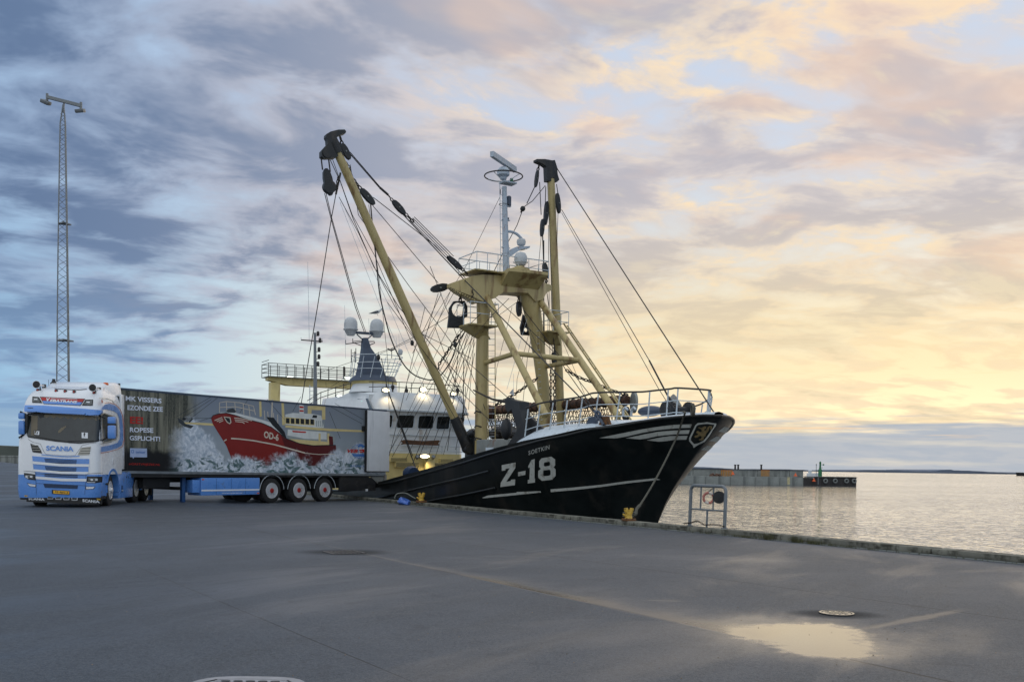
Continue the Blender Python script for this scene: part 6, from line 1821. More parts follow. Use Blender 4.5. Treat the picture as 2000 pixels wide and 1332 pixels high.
    for x0, x1, y in ((lx + .5, lx + 1.6, .9), (lx - .4, TP(388, 950).x, .8)):
        T(MB().bb(x0, x1, y - .5, y, .62, ZB - .16, .03), 'air_tank', 'chassis')
    # pallet box panel
    a, b = TP(392.5, 934.5), TP(506.5, 967.5); zt_, zb_ = TP(392, 933).z, TP(392, 967.5).z
    pb = T(MB().bb(a.x, b.x, YS - .75, YS + .01, zb_, zt_, .015), 'pallet_box', 'tblue')
    for i in range(1, 4):
        xx = a.x + (b.x - a.x) * i / 4
        T(MB().bb(xx - .006, xx + .006, YS + .008, YS + .013, zb_ + .02, zt_ - .02), 'panel_joint', 'bchassis', pb)
    T(MB().bb(a.x - .02, b.x + .02, YS + .012, YS + .02, zb_ + (zt_ - zb_) * .24, zb_ + (zt_ - zb_) * .33), 'white_stripe', 'm_stripe' if False else 'panelw', pb)
    tv, tf = text_mesh('WWW.PIJNBURG.NL', .0)
    T(MB().add([(a.x + (b.x - a.x) * (.34 + .36 * u), YS + .014, zb_ + .03 + .06 * v) for u, v in tv], tf), 'lettering', 'panelw', pb, smooth=False)
    for (x, z_) in ((a.x - .08, zt_ - .06), (b.x + .08, zb_ + .05)): T(MB().bb(x - .05, x + .05, YS + .012, YS + .02, z_ - .02, z_ + .02), 'amber_reflector', 'amber', pb)
    c0, c1 = TP(377, 936), TP(391, 962)
    T(MB().bb(c0.x, c1.x, YS - .5, YS - .02, TP(380, 962).z, TP(380, 937).z, .01), 'valve_box', 'tblue')
    # spare wheel slung beneath
    wheels_x = [TP(px, 955).x for px in (532, 585, 635.5)]
    R = .50
    def wheel(nm='wheel', chrome=True):
        w = bpy.data.objects.new(nm, None); C.objects.link(w); w.empty_display_size = .1
        ty = MB().lathe([(.30, -.19), (.40, -.19), (.475, -.165), (.498, -.13), (.5, -.06), (.49, -.055), (.49, -.045), (.5, -.04), (.5, .04), (.49, .045), (.49, .055), (.5, .06), (.498, .13), (.475, .165), (.40, .19), (.30, .19)], (0, 0, 0), (0, 1, 0), 36)
        ty.build('tyre', 'tyre', w)
        rim = MB().lathe([(.305, .195), (.300, .200), (.282, .19), (.264, .05), (.215, .05), (.20, .145), (.165, .155), (.11, .16), (.105, .14), (.02, .14)], (0, 0, 0), (0, 1, 0), 36)
        r_ = rim.build('rim', 'chrome', w)
        mb = MB()
        for i in range(10):
            t = 2 * PI * i / 10; mb.lathe([(.022, .0), (.022, .006)], (math.cos(t) * .24, .051, math.sin(t) * .235), (0, 1, 0), 8)
        mb.build('hand_hole', 'ink', w)
        mb = MB()
        for i in range(10):
            t = 2 * PI * (i + .5) / 10; mb.lathe([(.016, .0), (.014, .035)], (math.cos(t) * .165, .15, math.sin(t) * .165), (0, 1, 0), 6)
        mb.build('wheel_nut', 'chrome', w)
        return w
    proto = wheel(); 
    hub = MB().lathe([(.10, .14), (.10, .20), (.085, .215), (.02, .22)], (0, 0, 0), (0, 1, 0), 18).build('hub', 'redhub', proto)
    first = True
    for x in wheels_x:
        gzv = 0.0
        for y, rz in ((YS - .22, 0), (-YS + .22, PI)):
            o = proto if first else clone(proto); first = False
            o.parent = trailer; o.location = (x, y, R - .01); o.rotation_euler = (0, random.uniform(0, 1) * 2 if not rz else random.random(), rz)
    for x in wheels_x:
        T(MB().tube([(x, -1.1, .5), (x, 1.1, .5)], .07, 8), 'axle', 'chassis')
        T(MB().bb(x - .3, x + .3, .45, .75, .45, .62), 'air_spring', 'chassis')
        for y in (YS - .22, -YS + .22):
            sg = 1 if y > 0 else -1
            ring = []
            for k in range(17):
                t = math.radians(4) + (PI - math.radians(8)) * k / 16
                c_, s_ = math.cos(t), math.sin(t)
                ring.append([(x + .60 * c_, y - .19, .5 + .60 * s_), (x + .60 * c_, y + .19, .5 + .60 * s_), (x + .62 * c_, y + .19, .5 + .62 * s_), (x + .62 * c_, y - .19, .5 + .62 * s_)])
            mg = T(MB().loft(ring), 'mudguard', 'chassis')
            T(MB().tube([(x + .615 * math.cos(math.radians(4) + (PI - math.radians(8)) * k / 16), y + .2 * sg, .5 + .615 * math.sin(math.radians(4) + (PI - math.radians(8)) * k / 16)) for k in range(17)], .012, 5), 'mudguard_edge', 'rail', mg)
    sp = MB().lathe([(.2, -.14), (.46, -.14), (.5, -.1), (.5, .1), (.46, .14), (.2, .14)], (TP(476, 960, .2).x, .1, .52), (.3, .95, 0), 26); T(sp, 'spare_wheel', 'tyre')
    # rear overhang gear
    rx = wheels_x[-1]
    T(MB().bb(rx - .9, TX_R + .35, -1.1, 1.1, .55, .95), 'tail_lift_housing', 'chassis')
    T(MB().bb(rx - .85, TX_R + .6, YS - .1, YS - .04, .42, 1.0), 'rear_side_guard', 'chassis')
    T(MB().bb(TX_R + .15, TX_R + .02, -1.2, 1.2, .38, .52, .01), 'under_run_bar', 'chassis')
    p = TP(717, 957, YS); T(MB().bb(p.x - .07, p.x + .07, YS - .03, YS - .01, p.z - .05, p.z + .05, .01), 'side_marker_plate', 'panelw')
    T(MB().prism([(TX_R + .1, YS - .02, zb(TX_R) - .05), (TX_R + 1.0, YS - .02, zb(TX_R) - .05), (TX_R + .15, YS - .02, zb(TX_R) - .6)], (0, -.04, 0), (0, 0, 0)), 'rear_gusset', 'greysteel', smooth=False)
build_trailer()

# ================================================================== TRACTOR UNIT
CF = Frame(-12.69 - 1.23 * .9945, 31.0 - 1.23 * .105, 0.13, .105, -.9945)
truck = empty('tractor_unit', CF.world(0, 0, 0), CF.ang(), 'white and light blue lorry cab unit with lettering, in front of the printed trailer', 'lorry')
truck.rotation_mode = 'XYZ'
W2 = 1.23
FX = [(.25, 1.42), (.42, 1.44), (.95, 1.44), (1.4, 1.43), (2.05, 1.38), (2.5, 1.27), (2.95, 1.15), (3.2, 1.06), (3.4, .94), (3.55, .78), (3.68, .50), (3.76, .10)]
HWt = [(.25, 1.18), (.5, 1.22), (2.0, 1.22), (3.0, 1.19), (3.3, 1.15), (3.5, 1.09), (3.65, 1.0), (3.76, .9)]
def wz(z): return interp(z, HWt)
def fx(y, z, out=0.0):
    w = wz(z) ; r = .26; a = min(abs(y), w - .001)
    x = interp(z, FX) - .07 * (a / w) ** 2
    if a > w - r: x -= r - math.sqrt(max(r * r - (a - (w - r)) ** 2, 0)) * 1.0
    return x + out
def CFp(px, py, x0): return CF.atx(px, py, x0)
def frontpatch(outl, out=.006, x0=1.35, grid=5):
    def f(a, b):
        p = CFp(a, b, x0); 
        for _ in range(2): p = CFp(a, b, fx(p.y, p.z))
        return Vector((fx(p.y, p.z, out), p.y, p.z))
    return patch(outl, f, grid)
def sidepatch(outl, out=.006, grid=8):
    def f(a, b):
        p = CF.aty(a, b, W2 - .01); return Vector((p.x, wz(p.z) + out, p.z))
    return patch(outl, f, grid)
def build_truck():
    T = lambda mb, nm, mt, par=None, **k: mb.build(nm, mt, par or truck, (0, 0, 0), **k)
    XR = -1.02
    def section(z, x_back=XR):
        w = wz(z); ring = []
        ys = [-w + 2 * w * i / 24 for i in range(25)]
        ys = [-w * math.cos(PI * i / 24) for i in range(25)]
        for y in ys: ring.append(Vector((fx(y, z), y, z)))
        ring += [Vector((x_back + .05, w, z)), Vector((x_back, w - .05, z)), Vector((x_back, -w + .05, z)), Vector((x_back + .05, -w, z))]
        return ring
    zs = [1.0, 1.2, 1.4, 1.7, 2.0, 2.2, 2.5, 2.8, 2.95, 3.1, 3.2, 3.3, 3.4, 3.48, 3.55, 3.62, 3.68, 3.72, 3.76]
    cab = T(MB().loft([section(z) for z in zs]), 'cab_body', 'twhite', angle=40)
    # roof fairing rising towards the back
    mb = MB(); rg = []
    for (x, z, w) in ((.15, 3.74, .55), (-.1, 3.82, .78), (-.5, 3.93, .95), (-.95, 4.0, 1.03), (-1.35, 4.03, 1.05)):
        rg.append([(x, -w - .06, 3.55), (x, -w, z - .10), (x, -w + .12, z), (x, w - .12, z), (x, w, z - .10), (x, w + .06, 3.55)])
    T(MB().loft(rg), 'roof_fairing', 'twhite', cab, angle=40)
    T(MB().loft([[(XR - .33, s * 1.14, 1.2), (XR - .33, s * 1.16, 3.55), (XR + .02, s * 1.17, 3.58), (XR + .02, s * 1.21, 1.2)] , [(XR - .33, s * 1.10, 1.2), (XR - .33, s * 1.12, 3.55), (XR + .02, s * 1.13, 3.58), (XR + .02, s * 1.17, 1.2)]][::1]) if False else
      MB().bb(XR - .34, XR - .005, 1.12, 1.195, 1.15, 3.62, .02), 'side_deflector', 'twhite', cab)
    T(MB().bb(XR - .34, XR - .005, -1.195, -1.12, 1.15, 3.62, .02), 'side_deflector', 'twhite', cab)
    T(MB().bb(XR - .37, XR - .345, 1.10, 1.20, 1.15, 3.60).bb(-1.39, -1.36, -1.05, 1.05, 3.58, 4.0), 'deflector_edge', 'black', cab)
    T(MB().bb(XR - .02, XR + .0, -1.1, 1.1, 1.0, 3.5), 'rear_wall', 'black', cab)
    # front lower shell in blue
    def lsec(z, o=0.0):
        w = wz(z); ring = []
        for y in [-w * math.cos(PI * i / 24) for i in range(25)]: ring.append(Vector((fx(y, z) + o, y, z)))
        ring += [Vector((.62, w, z)), Vector((.62, w - .1, z)), Vector((.62, -w + .1, z)), Vector((.62, -w, z))]
        return ring
    T(MB().loft([lsec(z, .012) for z in (.30, .36, .5, .75, 1.0)]), 'bumper', 'tblue', cab, angle=40)
    T(MB().loft([lsec(z, -.03) for z in (.24, .34)]), 'bumper_sill', 'black', cab)
    # front print and panels by outline in the picture
    Z1 = lambda pts: [(x / 4.594, 720 + y / 4.594) for x, y in pts]
    Z6 = lambda pts: [(30 + x / 8.6957, 720 + y / 8.6957) for x, y in pts]
    def FP(outl, mt, nm, out=.008, par=None, grid=6): V, Fc = frontpatch(outl, out, 1.35, grid); return T(MB().add(V, Fc), nm, mt, par, angle=60)
    def SP_(outl, mt, nm, out=.008, par=None, grid=8): V, Fc = sidepatch(outl, out, grid); return T(MB().add(V, Fc), nm, mt, par, angle=60)
    # windscreen
    ws = FP([Z1([(262, 398), (300, 392), (600, 410), (908, 432), (912, 640), (860, 655), (720, 668), (500, 640), (262, 600), (250, 590)])], 'screen', 'windscreen', .010)
    FP([Z1([(250, 592), (262, 598), (500, 636), (720, 664), (860, 652), (912, 640), (914, 650), (860, 662), (720, 674), (640, 668), (500, 652), (262, 612)])], 'ink', 'screen_seal', .014)
    FP([Z1([(292, 415), (350, 420), (346, 545), (318, 600), (288, 592)])], 'curtain', 'side_curtain', .013, ws)
    pts = [(400, 408)]; 
    for i in range(8):
        x0 = 400 + i * 63; yb = 408 + i * 4.2
        pts += [(x0 + 8, yb + 18), (x0 + 31, yb + 32), (x0 + 55, yb + 20), (x0 + 63, yb + 14)]
    pts += [(906, 432), (600, 412)]
    FP([Z1(pts)], 'curtain', 'scalloped_curtain', .012, ws)
    FP([Z1([(312, 548), (370, 552), (368, 598), (312, 594)]), Z1([(318, 554), (364, 558), (362, 592), (318, 588)])], 'ink', 'pass_holder', .015, ws)
    FP([Z1([(318, 554), (364, 558), (362, 592), (318, 588)])], 'panelw', 'windscreen_pass', .013, ws); FP([Z1([(742, 574), (798, 577), (797, 628), (742, 625)])], 'panelw', 'windscreen_pass', .013, ws)
    for x0 in (336, 760): FP([Z1([(x0, 585), (x0 + 10, 572), (x0 + 16, 592), (x0 + 8, 604), (x0 + 14, 616), (x0 + 2, 610)])] if x0 > 500 else [Z1([(x0, 580), (x0 + 12, 562), (x0 + 16, 570), (x0 + 8, 586)])], 'ink', 'pass_print', .016, ws)
    FP([Z1([(530, 560), (560, 530), (600, 512), (606, 522), (580, 545), (550, 572), (532, 578)])], 'curtain', 'dashboard_item', .012, ws)
    FP([Z1([(300, 395), (356, 384), (368, 392), (412, 400), (405, 430), (370, 440), (352, 412), (318, 420), (300, 412)])], 'ink', 'sun_blind_arm', .02, ws)
    # wipers
    for pts in ([(330, 606), (560, 648)], [(620, 650), (850, 650)]): 
        FP([strip(Z1(pts), 1.2)], 'ink', 'wiper_blade', .022, ws)
    # blue sun visor: a real projecting board
    outl = Z1([(248, 325), (420, 330), (620, 348), (860, 372), (925, 378), (928, 398), (905, 420), (800, 424), (780, 416), (440, 396), (360, 388), (250, 384)])
    V, Fc = frontpatch([outl], .03, 1.3, 5); n = len(V)
    V2 = [Vector((v.x + .13 * min(1, max(0, (3.16 - v.z) * 4 + .35)), v.y * 1.012, v.z)) for v in V]
    vis = MB(); vis.add(V2, Fc); 
    e1, _ = frontpatch([[p for p in outl]], .0, 1.3, 0)
    ring_o = [Vector((v.x + .03 + .13 * min(1, max(0, (3.16 - v.z) * 4 + .35)), v.y * 1.012, v.z)) for v in e1]
    k = len(ring_o)
    for i in range(k): vis.add([ring_o[i], ring_o[(i + 1) % k], e1[(i + 1) % k], e1[i]], [(0, 1, 2, 3)])
    vs_ = T(vis, 'sun_visor', 'tblue', None, angle=60)
    for (x0, y0) in ((276, 347), (796, 379)): FP([Z1([(x0, y0), (x0 + 50, y0 + 2), (x0 + 50, y0 + 8), (x0, y0 + 6)])], 'amber' if False else 'ink', 'marker_slot', .155, vs_)
    # lit name board
    nb = FP([Z6([(440, 470), (1212, 516), (1130, 632), (505, 594)])], 'ink', 'name_board', .012)
    FP([Z6([(456, 480), (1195, 523), (1160, 572), (482, 538)])], 'tred', 'board_upper_band', .016, nb); FP([Z6([(484, 541), (1158, 575), (1124, 624), (512, 588)])], 'tblue', 'board_lower_band', .016, nb)
    def ftext(s, bl, br, h, mt, out, bold=.02, skew=0.0, par=None, nm='lettering', space=1.0):
        tv, tf = text_mesh(s, bold, skew, space); V = []
        for u, v in tv:
            a, b = bl[0] + (br[0] - bl[0]) * u, bl[1] + (br[1] - bl[1]) * u - h * v
            p = CFp(a, b, 1.35)
            for _ in range(2): p = CFp(a, b, fx(p.y, p.z))
            V.append(Vector((fx(p.y, p.z, out), p.y, p.z)))
        T(MB().add(V, tf), nm, mt, par, smooth=False)
    ftext('V', (93.5, 783.2), (101, 783.6), 6.8, 'panelw', .020, .05, .25, nb); ftext('EBATRANS', (100.5, 784.3), (154, 788.0), 5.0, 'panelw', .020, .04, .25, nb)
    FP([strip(Z6([(630, 500), (1080, 524)]), .7)], 'panelw', 'board_line', .020, nb)
    # upper lamps
    for o_, i_ in (([(315, 465), (425, 475), (485, 580), (310, 570)], [(325, 482), (412, 490), (450, 562), (322, 556)]), ([(1215, 530), (1348, 530), (1338, 634), (1150, 630)], [(1232, 545), (1332, 548), (1322, 618), (1180, 614)])):
        l = FP([Z6(o_)], 'ink', 'upper_lamp', .012); FP([Z6(i_)], 'lens', 'lamp_glass', .018, l)
        cx = sum(p[0] for p in i_) / 4; cy = sum(p[1] for p in i_) / 4
        FP([Z6([(cx - 35, cy - 18), (cx + 30, cy - 14), (cx + 20, cy + 2), (cx - 30, cy - 2)])], 'chrome', 'lamp_reflector', .022, l)
    # bonnet panel, brand lettering, side air intakes
    FP([strip(Z1([(262, 628), (300, 655), (370, 672), (400, 740), (420, 765), (560, 780), (680, 780), (710, 740), (745, 690), (820, 672), (880, 665)]), .5)], 'ink', 'panel_gap', .012)
    ftext('SCANIA', (92, 879.5), (145.5, 881.8), 9.6, 'tblue', .022, .035, 0)
    for o_ in ([(280, 668), (350, 690), (375, 730), (385, 758), (300, 745)], [(825, 700), (735, 712), (702, 778), (808, 776)]):
        g = FP([Z1(o_)], 'tgrey' if o_[0][0] > 500 else 'black', 'air_intake', .012)
        for k in range(3):
            a = o_[0]; e = o_[-1]
            yy = min(p[1] for p in o_) + 14 + k * 22
            x0, x1 = (295 + k * 3, 352 + k * 9) if a[0] < 500 else (742 - k * 12, 820 - k * 2)
            FP([strip(Z1([(x0, yy + (2 if a[0] < 500 else 4)), (x1, yy + 4)]), 1.1)], 'tgrey' if a[0] < 500 else 'black', 'intake_slat', .018, g)
    # grille: alternating white bars, blue surrounds and dark mesh
    def band(y0, y1, mt, nm, xs=(298, 808), out=.014, dy=10): return FP([Z1([(xs[0], y0), ((xs[0] + xs[1]) / 2, y0 + dy * .8), (xs[1], y0 + dy), (xs[1] - 2, y1 + dy), ((xs[0] + xs[1]) / 2, y1 + dy * .8), (xs[0] + 4, y1)])], mt, nm, out)
    FP([strip(Z1([(380, 768), (520, 785), (620, 790), (720, 786)]), 1.8)], 'tblue', 'grille_line', .018)
    band(780, 826, 'tblue', 'grille_surround', (296, 808), dy=32); band(852, 898, 'tblue', 'grille_surround', (302, 800), dy=30)
    band(918, 945, 'tblue', 'grille_surround', (318, 796), dy=34); band(925, 960, 'tblue', 'grille_surround', (322, 790), dy=30)
    for (x0, x1, y0, y1) in ((405, 695, 803, 846), (410, 693, 872, 916)):
        g = FP([Z1([(x0, y0), (x1, y0 + 18), (x1 - 6, y1 + 14), (x0 + 12, y1)])], 'tdark', 'grille_mesh', .020)
        for k in range(3): FP([strip(Z1([(x0 + 6, y0 + 10 + k * 11), (x1 - 4, y0 + 26 + k * 10)]), .6)], 'tblue', 'mesh_bar', .026, g)
    band(828, 850, 'twhite', 'grille_bar', (298, 806), .030, 32); band(898, 918, 'twhite', 'grille_bar', (306, 798), .030, 30)
    band(962, 986, 'twhite', 'grille_bar', (326, 782), .030, 28)
    for (x0, x1, y0, y1) in ((400, 706, 938, 950), (400, 706, 962 - 8, 968 - 4), (395, 705, 1030, 1064)):
        FP([Z1([(x0, y0), (x1, y0 + 16), (x1 - 6, y1 + 14), (x0 + 12, y1)])], 'tdark', 'grille_mesh', .026)
    FP([strip(Z1([(220, 912), (320, 922), (330, 938), (780, 960), (790, 945), (930, 938)]), .7)], 'ink', 'panel_gap', .03)
    FP([strip(Z1([(330, 1025), (780, 1052)]), .6)], 'ink', 'panel_gap', .02)
    for x0 in (326, 778): FP([strip(Z1([(x0, 930), (x0 + (4 if x0 < 500 else -14), 1130)]), .5)], 'ink', 'panel_gap', .02)
    # black bonnet edge corners white panels
    # headlights
    for o_, i_ in (([(220, 930), (320, 944), (324, 998), (260, 990), (226, 968)], [(232, 944), (305, 955), (308, 984), (262, 978), (238, 962)]), ([(785, 968), (925, 972), (922, 1020), (860, 1030), (780, 1026)], [(800, 982), (905, 984), (900, 1006), (860, 1012), (800, 1010)])):
        l = FP([Z1(o_)], 'ink', 'headlamp', .020); FP([Z1(i_)], 'lens', 'lamp_glass', .026, l)
        cx = sum(p[0] for p in i_) / len(i_); cy = sum(p[1] for p in i_) / len(i_)
        for dx in (-24, 18): FP([Z1([(cx + dx - 10, cy - 8), (cx + dx + 10, cy - 7), (cx + dx + 10, cy + 9), (cx + dx - 10, cy + 8)])], 'chrome', 'lamp_reflector', .030, l)
        FP([strip(Z1([(o_[-1][0] + 6, o_[-1][1] - 6), (o_[-2][0], o_[-2][1] - 7)]), 1.0)], 'panelw', 'running_light', .030, l)
    for o_ in ([(245, 1020), (330, 1038), (328, 1060), (270, 1052)], [(772, 1058), (862, 1060), (845, 1082), (772, 1086)]):
        l = FP([Z1(o_)], 'ink', 'fog_lamp', .020); FP([[(sum(a) / 1) for a in ()] or p for p in [[(x * .86 + .14 * (sum(q[0] for q in o_) / 4), y * .8 + .2 * (sum(q[1] for q in o_) / 4)) for x, y in o_]] for p in [Z1(p)]] if False else [Z1([(x * .84 + .16 * (sum(q[0] for q in o_) / 4), y * .72 + .28 * (sum(q[1] for q in o_) / 4)) for x, y in o_])], 'chrome', 'lamp_glass', .026, l)
    # number plate
    pl = FP([Z1([(470, 1084), (630, 1096), (628, 1132), (470, 1120)])], 'ink', 'plate_holder', .03)
    FP([Z1([(484, 1090), (628, 1100), (626, 1127), (484, 1117)])], 'plate', 'number_plate', .036, pl)
    ftext('52-BJG-3', (108.4, 962.6), (134.5, 964.8), 4.3, 'ink', .042, .02, 0, pl)
    # under-bumper flaps with lettering, lamps between them
    def flap(x0, x1, y0a, y0b, y1a, y1b, nm, mt, out, grid=8): return FP([Z1([(x0, y0a), (x1, y0b), (x1 - 4, y1b), (x0 + 4, y1a)])], mt, nm, out, None, grid)
    fl = flap(232, 918, 1118, 1170, 1190, 1222, 'mud_flap', 'ink', -.02)
    ftext('SCANIA', (55.5, 975.2), (86.8, 977.2), 5.0, 'panelw', -.012, .03, 0, fl, 'lettering'); ftext('SCANIA', (161, 980.5), (193, 983.4), 5.6, 'panelw', -.012, .03, 0, fl, 'lettering')
    for x0, y0 in ((422, 1138), (495, 1143), (567, 1147), (640, 1152)):
        l = flap(x0, x0 + 60, y0, y0 + 2, y0 + 30, y0 + 32, 'spot_lamp', 'chrome', .004); FP([Z1([(x0 + 8, y0 + 6), (x0 + 52, y0 + 8), (x0 + 50, y0 + 25), (x0 + 10, y0 + 24)])], 'lens', 'lamp_glass', .012, l)
    for x0, y0 in ((220, 1130), (866, 1166)): flap(x0, x0 + 38, y0, y0 + 2, y0 + 14, y0 + 17, 'yellow_tab', 'yellow', .012)
    # roof edge lamps, horns, beacon, hatch
    def roofp(px, py, x): return CFp(px, py, x)
    for px, py in ((71, 760), (109.5, 762.5), (128, 763.8), (146, 765), (184.5, 767)):
        p = CFp(px, py, .86); T(MB().lathe([(.05, -.09), (.055, -.02), (.045, .03), (.01, .045)], (fx(p.y, p.z, .02), p.y, p.z), (1, 0, .1), 10), 'roof_marker_lamp', 'tred' if False else 'black', cab)
        T(MB().sphere((fx(p.y, p.z, .055), p.y, p.z - .005), .030, 8, 6), 'marker_lens', 'tred', cab)
    for (px, py, qx) in ((74.5, 750.5, 97), (184, 758, 200)):
        p = CFp(px, py, .95); x = .95
        hn = T(MB().lathe([(.12, .02), (.115, 0), (.07, -.06), (.03, -.14), (.02, -.50), (.035, -.55), (.035, -.65)], (x, p.y, p.z), (1, 0, 0), 18), 'air_horn', 'chrome', None)
        T(MB().lathe([(.108, .022), (.06, .024), (.001, .026)], (x, p.y, p.z), (1, 0, 0), 16), 'horn_mouth', 'ink', hn)
        T(MB().bb(.28, .38, p.y - .05, p.y + .05, p.z - .16, p.z + .06, .01), 'horn_bracket', 'black', cab)
        T(MB().tube([(.7, p.y, p.z - .02), (.6, p.y, p.z - .18)], .02, 6), 'horn_stand', 'black', cab)
    p = CFp(209.5, 757, -.55)
    b_ = T(MB().lathe([(.10, -.03), (.10, .0)], p, n=14), 'beacon_base', 'black', cab); T(MB().lathe([(.085, .0), (.09, .02), (.082, .13), (.06, .15), (.01, .155)], p, n=16), 'amber_beacon', 'amber', cab)
    p = CFp(108, 747, -.55)
    T(MB().lathe([(.11, -.03), (.11, .0)], p, n=14), 'beacon_base', 'black', cab); T(MB().lathe([(.085, .0), (.05, .07), (.05, .12), (.01, .125)], p, n=14), 'second_beacon', 'black', cab)
    FP([strip(Z6([(690, 335), (800, 345), (1000, 358), (1130, 360), (1240, 350)]), 1.1)], 'ink', 'roof_seam', .02)
    for (px0, py0, px1, py1) in ((98, 752, 98, 741), (206, 784, 206, 758)): T(MB().tube([CFp(px0, py0, .2), CFp(px1, py1, .2)], .006, 4), 'cab_aerial', 'black', cab)
    # ---- left side of the cab
    win = SP_([Z1([(930, 418), (950, 408), (1040, 440), (1056, 470), (1056, 600), (1045, 632), (975, 655), (936, 662)])], 'screen', 'side_window', .010)
    SP_([Z1([(925, 410), (950, 400), (1048, 432), (1066, 465), (1066, 606), (1052, 642), (975, 668), (930, 676)]), Z1([(930, 418), (950, 408), (1040, 440), (1056, 470), (1056, 600), (1045, 632), (975, 655), (936, 662)])], 'tgrey', 'window_frame', .014)
    SP_([Z1([(935, 370), (945, 345), (968, 325), (1010, 318), (1060, 335), (1090, 372), (1108, 430), (1114, 520), (1112, 640), (1098, 690), (1060, 715), (985, 738), (912, 752), (916, 705), (1000, 688), (1060, 668), (1082, 632), (1088, 560), (1084, 450), (1068, 405), (1040, 385), (990, 372)])], 'tblue', 'blue_swoosh', .008, None, 6)
    SP_([strip(Z1([(968, 312), (1015, 308), (1066, 326), (1100, 368), (1116, 430), (1122, 520), (1120, 645), (1104, 700), (1062, 726), (985, 748), (908, 760)]), .9)], 'tred', 'red_line', .010)
    SP_([strip(Z1([(1130, 240), (1128, 455), (1142, 860), (1142, 950)]), .5)], 'ink', 'door_gap', .009); SP_([strip(Z1([(905, 680), (1010, 660)]), .5)], 'ink', 'panel_gap', .009)
    SP_([strip(Z1([(920, 270), (1000, 272), (1040, 290), (1052, 312)]), 1.2)], 'tgrey', 'side_vent', .010)
    hd = CF.aty(1018 / 4.594, 720 + 830 / 4.594, W2)
    T(MB().bb(hd.x - .05, hd.x + .05, 1.215, 1.245, hd.z - .11, hd.z + .10, .01), 'door_handle', 'twhite', cab)
    SP_([Z1([(935, 282), (948, 284), (948, 312), (934, 312)])], 'tred', 'side_marker', .02)
    # mirrors on arms, each a housing of two stacked shells
    def mirror(sgn, pxs, x0):
        (a0, a1, b0, b1, c0, c1) = pxs
        up_, lo_ = CFp(a0, b0, x0), CFp(a1, b1, x0); l2, h2 = CFp(a0, b1 + 3, x0), CFp(a1, c1, x0)
        y0, y1 = sorted((up_.y, lo_.y)); 
        m = T(MB().bb(x0 - .12, x0 + .07, y0, y1, lo_.z, up_.z, .04), 'mirror_shell', 'tblue', None)
        T(MB().bb(x0 - .12, x0 + .07, y0, y1, h2.z, l2.z, .05), 'mirror_shell', 'tblue', None)
        yi = y1 if sgn < 0 else y0
        T(MB().bb(x0 - .10, x0 - .0, min(yi, yi - sgn * .08), max(yi, yi - sgn * .08), h2.z + .05, up_.z - .03, .01), 'mirror_arm', 'black', cab)
        T(MB().tube([(x0 - .05, yi - sgn * .03, h2.z + .05), (x0 - .02, sgn * 1.15, h2.z - .10)], .03, 6).tube([(x0 - .05, yi - sgn * .03, up_.z - .05), (x0 - .05, sgn * 1.12, up_.z + .04)], .03, 6), 'mirror_bracket', 'black', cab)
        T(MB().bb(x0 - .125, x0 - .118, y0 + .03, y1 - .03, h2.z + .05, l2.z - .05), 'mirror_glass', 'chrome', m)
    mirror(-1, (39, 50.5, 805.5, 817.5, 0, 848), 1.32)
    mirror(1, (213, 228, 815, 828.5, 0, 858), 1.10)
    # ---- wheel arches, side skirts and fenders
    def arch(x, r0, r1, y0, y1, mt, nm, a0=-.12, a1=PI + .12):
        ring = []
        for k in range(21):
            t = a0 + (a1 - a0) * k / 20; c_, s_ = math.cos(t), math.sin(t)
            ring.append([(x + r0 * c_, y0, .5 + r0 * s_), (x + r0 * c_, y1, .5 + r0 * s_), (x + r1 * c_, y1, .5 + r1 * s_), (x + r1 * c_, y0, .5 + r1 * s_)])
        return T(MB().loft(ring), nm, mt)
    for sg in (1, -1):
        arch(0, .60, .68, sg * .82, sg * 1.235, 'tblue', 'wheel_arch')
        T(MB().bb(.60, .74, sg * 1.0, sg * 1.215, .32, 1.0, .03), 'arch_front', 'tblue')
        # chassis side panel
        y0, y1 = sorted((sg * .95, sg * 1.20))
        pn = T(MB().bb(-.72, -2.34, y0, y1, .20, 1.06, .05), 'chassis_side_panel', 'tblue')
        if sg > 0:
            for xx in (-1.55, -1.75): T(MB().bb(xx - .02, xx + .02, 1.20, 1.21, .86, .92), 'panel_plug', 'ink', pn)
            T(MB().bb(-1.15, -.98, 1.20, 1.21, .40, .62), 'step_recess', 'bchassis', pn); T(MB().bb(-1.13, -.98, 1.21, 1.23, .44, .47), 'step_edge', 'rail', pn)
        for x in (-2.95, -4.25):
            arch(x, .57, .62, sg * .62, sg * 1.19, 'tblue', 'rear_fender', .15, PI - .05)
        T(MB().bb(-.63, -.75, sg * .9, sg * 1.19, .28, 1.05, .03), 'arch_rear', 'tblue')
        T(MB().bb(-3.52, -3.68, sg * .7, sg * 1.16, .40, 1.0, .02), 'fender_link', 'tblue')
        T(MB().bb(-4.86, -4.90, sg * .65, sg * 1.17, .18, .95), 'rear_flap', 'black')
    T(MB().bb(-1.0, -5.0, .35, .46, .65, .92).bb(-1.0, -5.0, -.46, -.35, .65, .92), 'frame_rail', 'chassis')
    T(MB().bb(.55, -.55, -.85, .85, .35, .95), 'engine_block', 'chassis')
    T(MB().bb(-.65, -1.02, -.95, .95, .6, 1.05), 'cab_underside', 'chassis')
    T(MB().lathe([(.55, 0), (.6, .05), (.58, .10)], (-3.4, 0, 1.0), n=20), 'fifth_wheel', 'black')
    T(MB().bb(-4.3, -4.95, -.8, .8, .9, .98, .02), 'rear_catwalk', 'panelw')
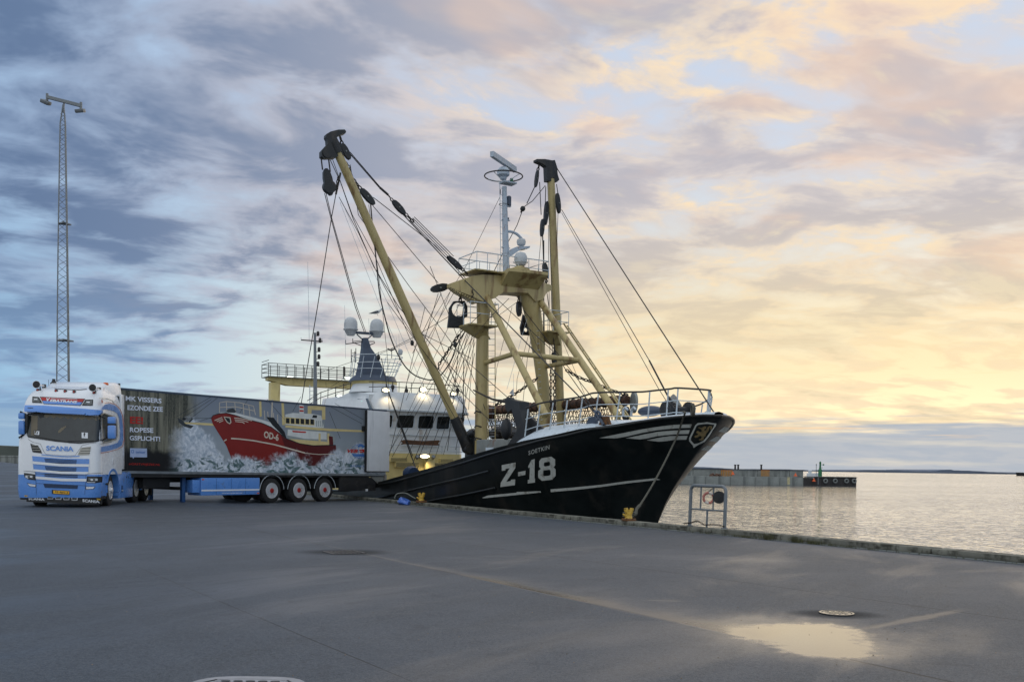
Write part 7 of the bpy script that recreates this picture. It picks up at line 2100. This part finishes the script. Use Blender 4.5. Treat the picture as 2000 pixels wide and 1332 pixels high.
    # fairing tail below the trailer nose
    # wheels
    def wheel(front):
        w = bpy.data.objects.new('wheel', None); C.objects.link(w); w.empty_display_size = .1
        MB().lathe([(.28, -.16), (.40, -.16), (.475, -.14), (.498, -.11), (.5, -.04), (.49, -.035), (.49, .035), (.5, .04), (.498, .11), (.475, .14), (.40, .16), (.29, .16)], (0, 0, 0), (0, 1, 0), 36).build('tyre', 'tyre', w)
        if front: prof = [(.295, .165), (.285, .172), (.27, .16), (.255, .10), (.22, .10), (.19, .15), (.15, .16), (.11, .165), (.10, .22), (.06, .24), (.01, .245)]
        else: prof = [(.295, .165), (.285, .17), (.27, .13), (.25, -.02), (.20, -.04), (.16, -.03), (.14, .02), (.13, .12), (.10, .14), (.01, .145)]
        MB().lathe(prof, (0, 0, 0), (0, 1, 0), 32).build('rim', 'chrome', w)
        mb = MB(); m2 = MB()
        for i in range(10):
            t = 2 * PI * i / 10; rr = .235; yy = .102 if front else -.03
            mb.lathe([(.022, 0), (.022, .006)], (math.cos(t) * rr, yy, math.sin(t) * rr), (0, 1, 0), 8)
            t += .3; m2.lathe([(.015, 0), (.013, .035)], (math.cos(t) * .17, .155 if front else -.03, math.sin(t) * .17), (0, 1, 0), 6)
        mb.build('hand_hole', 'ink', w); m2.build('wheel_nut', 'chrome', w)
        return w
    wf, wr = wheel(True), wheel(False)
    k = 0
    for (p, lst) in ((wf, ((0, .98),)), (wr, ((-2.95, .98), (-4.25, .98)))):
        first = True
        for x, y in lst:
            for sg in (1, -1):
                o = p if first else clone(p); first = False
                o.parent = truck; o.location = (x, sg * y, .49); o.rotation_euler = (0, random.random() * 3, 0 if sg > 0 else PI)
                if x == 0: o.rotation_euler.z += math.radians(4)
    T(MB().tube([(0, -.9, .5), (0, .9, .5)], .06, 8), 'axle', 'chassis')
    for x in (-2.95, -4.25): T(MB().tube([(x, -.9, .5), (x, .9, .5)], .09, 8), 'axle', 'chassis')
    # side lamp wand by the bumper (far side)
    p = CFp(43.5, 937, 1.2); T(MB().tube([p, p + Vector((0, .14, .02))], .015, 5).sphere(p, .045, 8, 6), 'wand_lamp', 'black', cab)
    p = CF.aty(208, 946, 1.25); T(MB().sphere(p + Vector((0, .03, 0)), .045, 8, 6).tube([p, p + Vector((0, -.08, 0))], .015, 5), 'wand_lamp', 'black', cab)
    truck.rotation_euler = (math.radians(.7), 0, CF.ang())
build_truck()
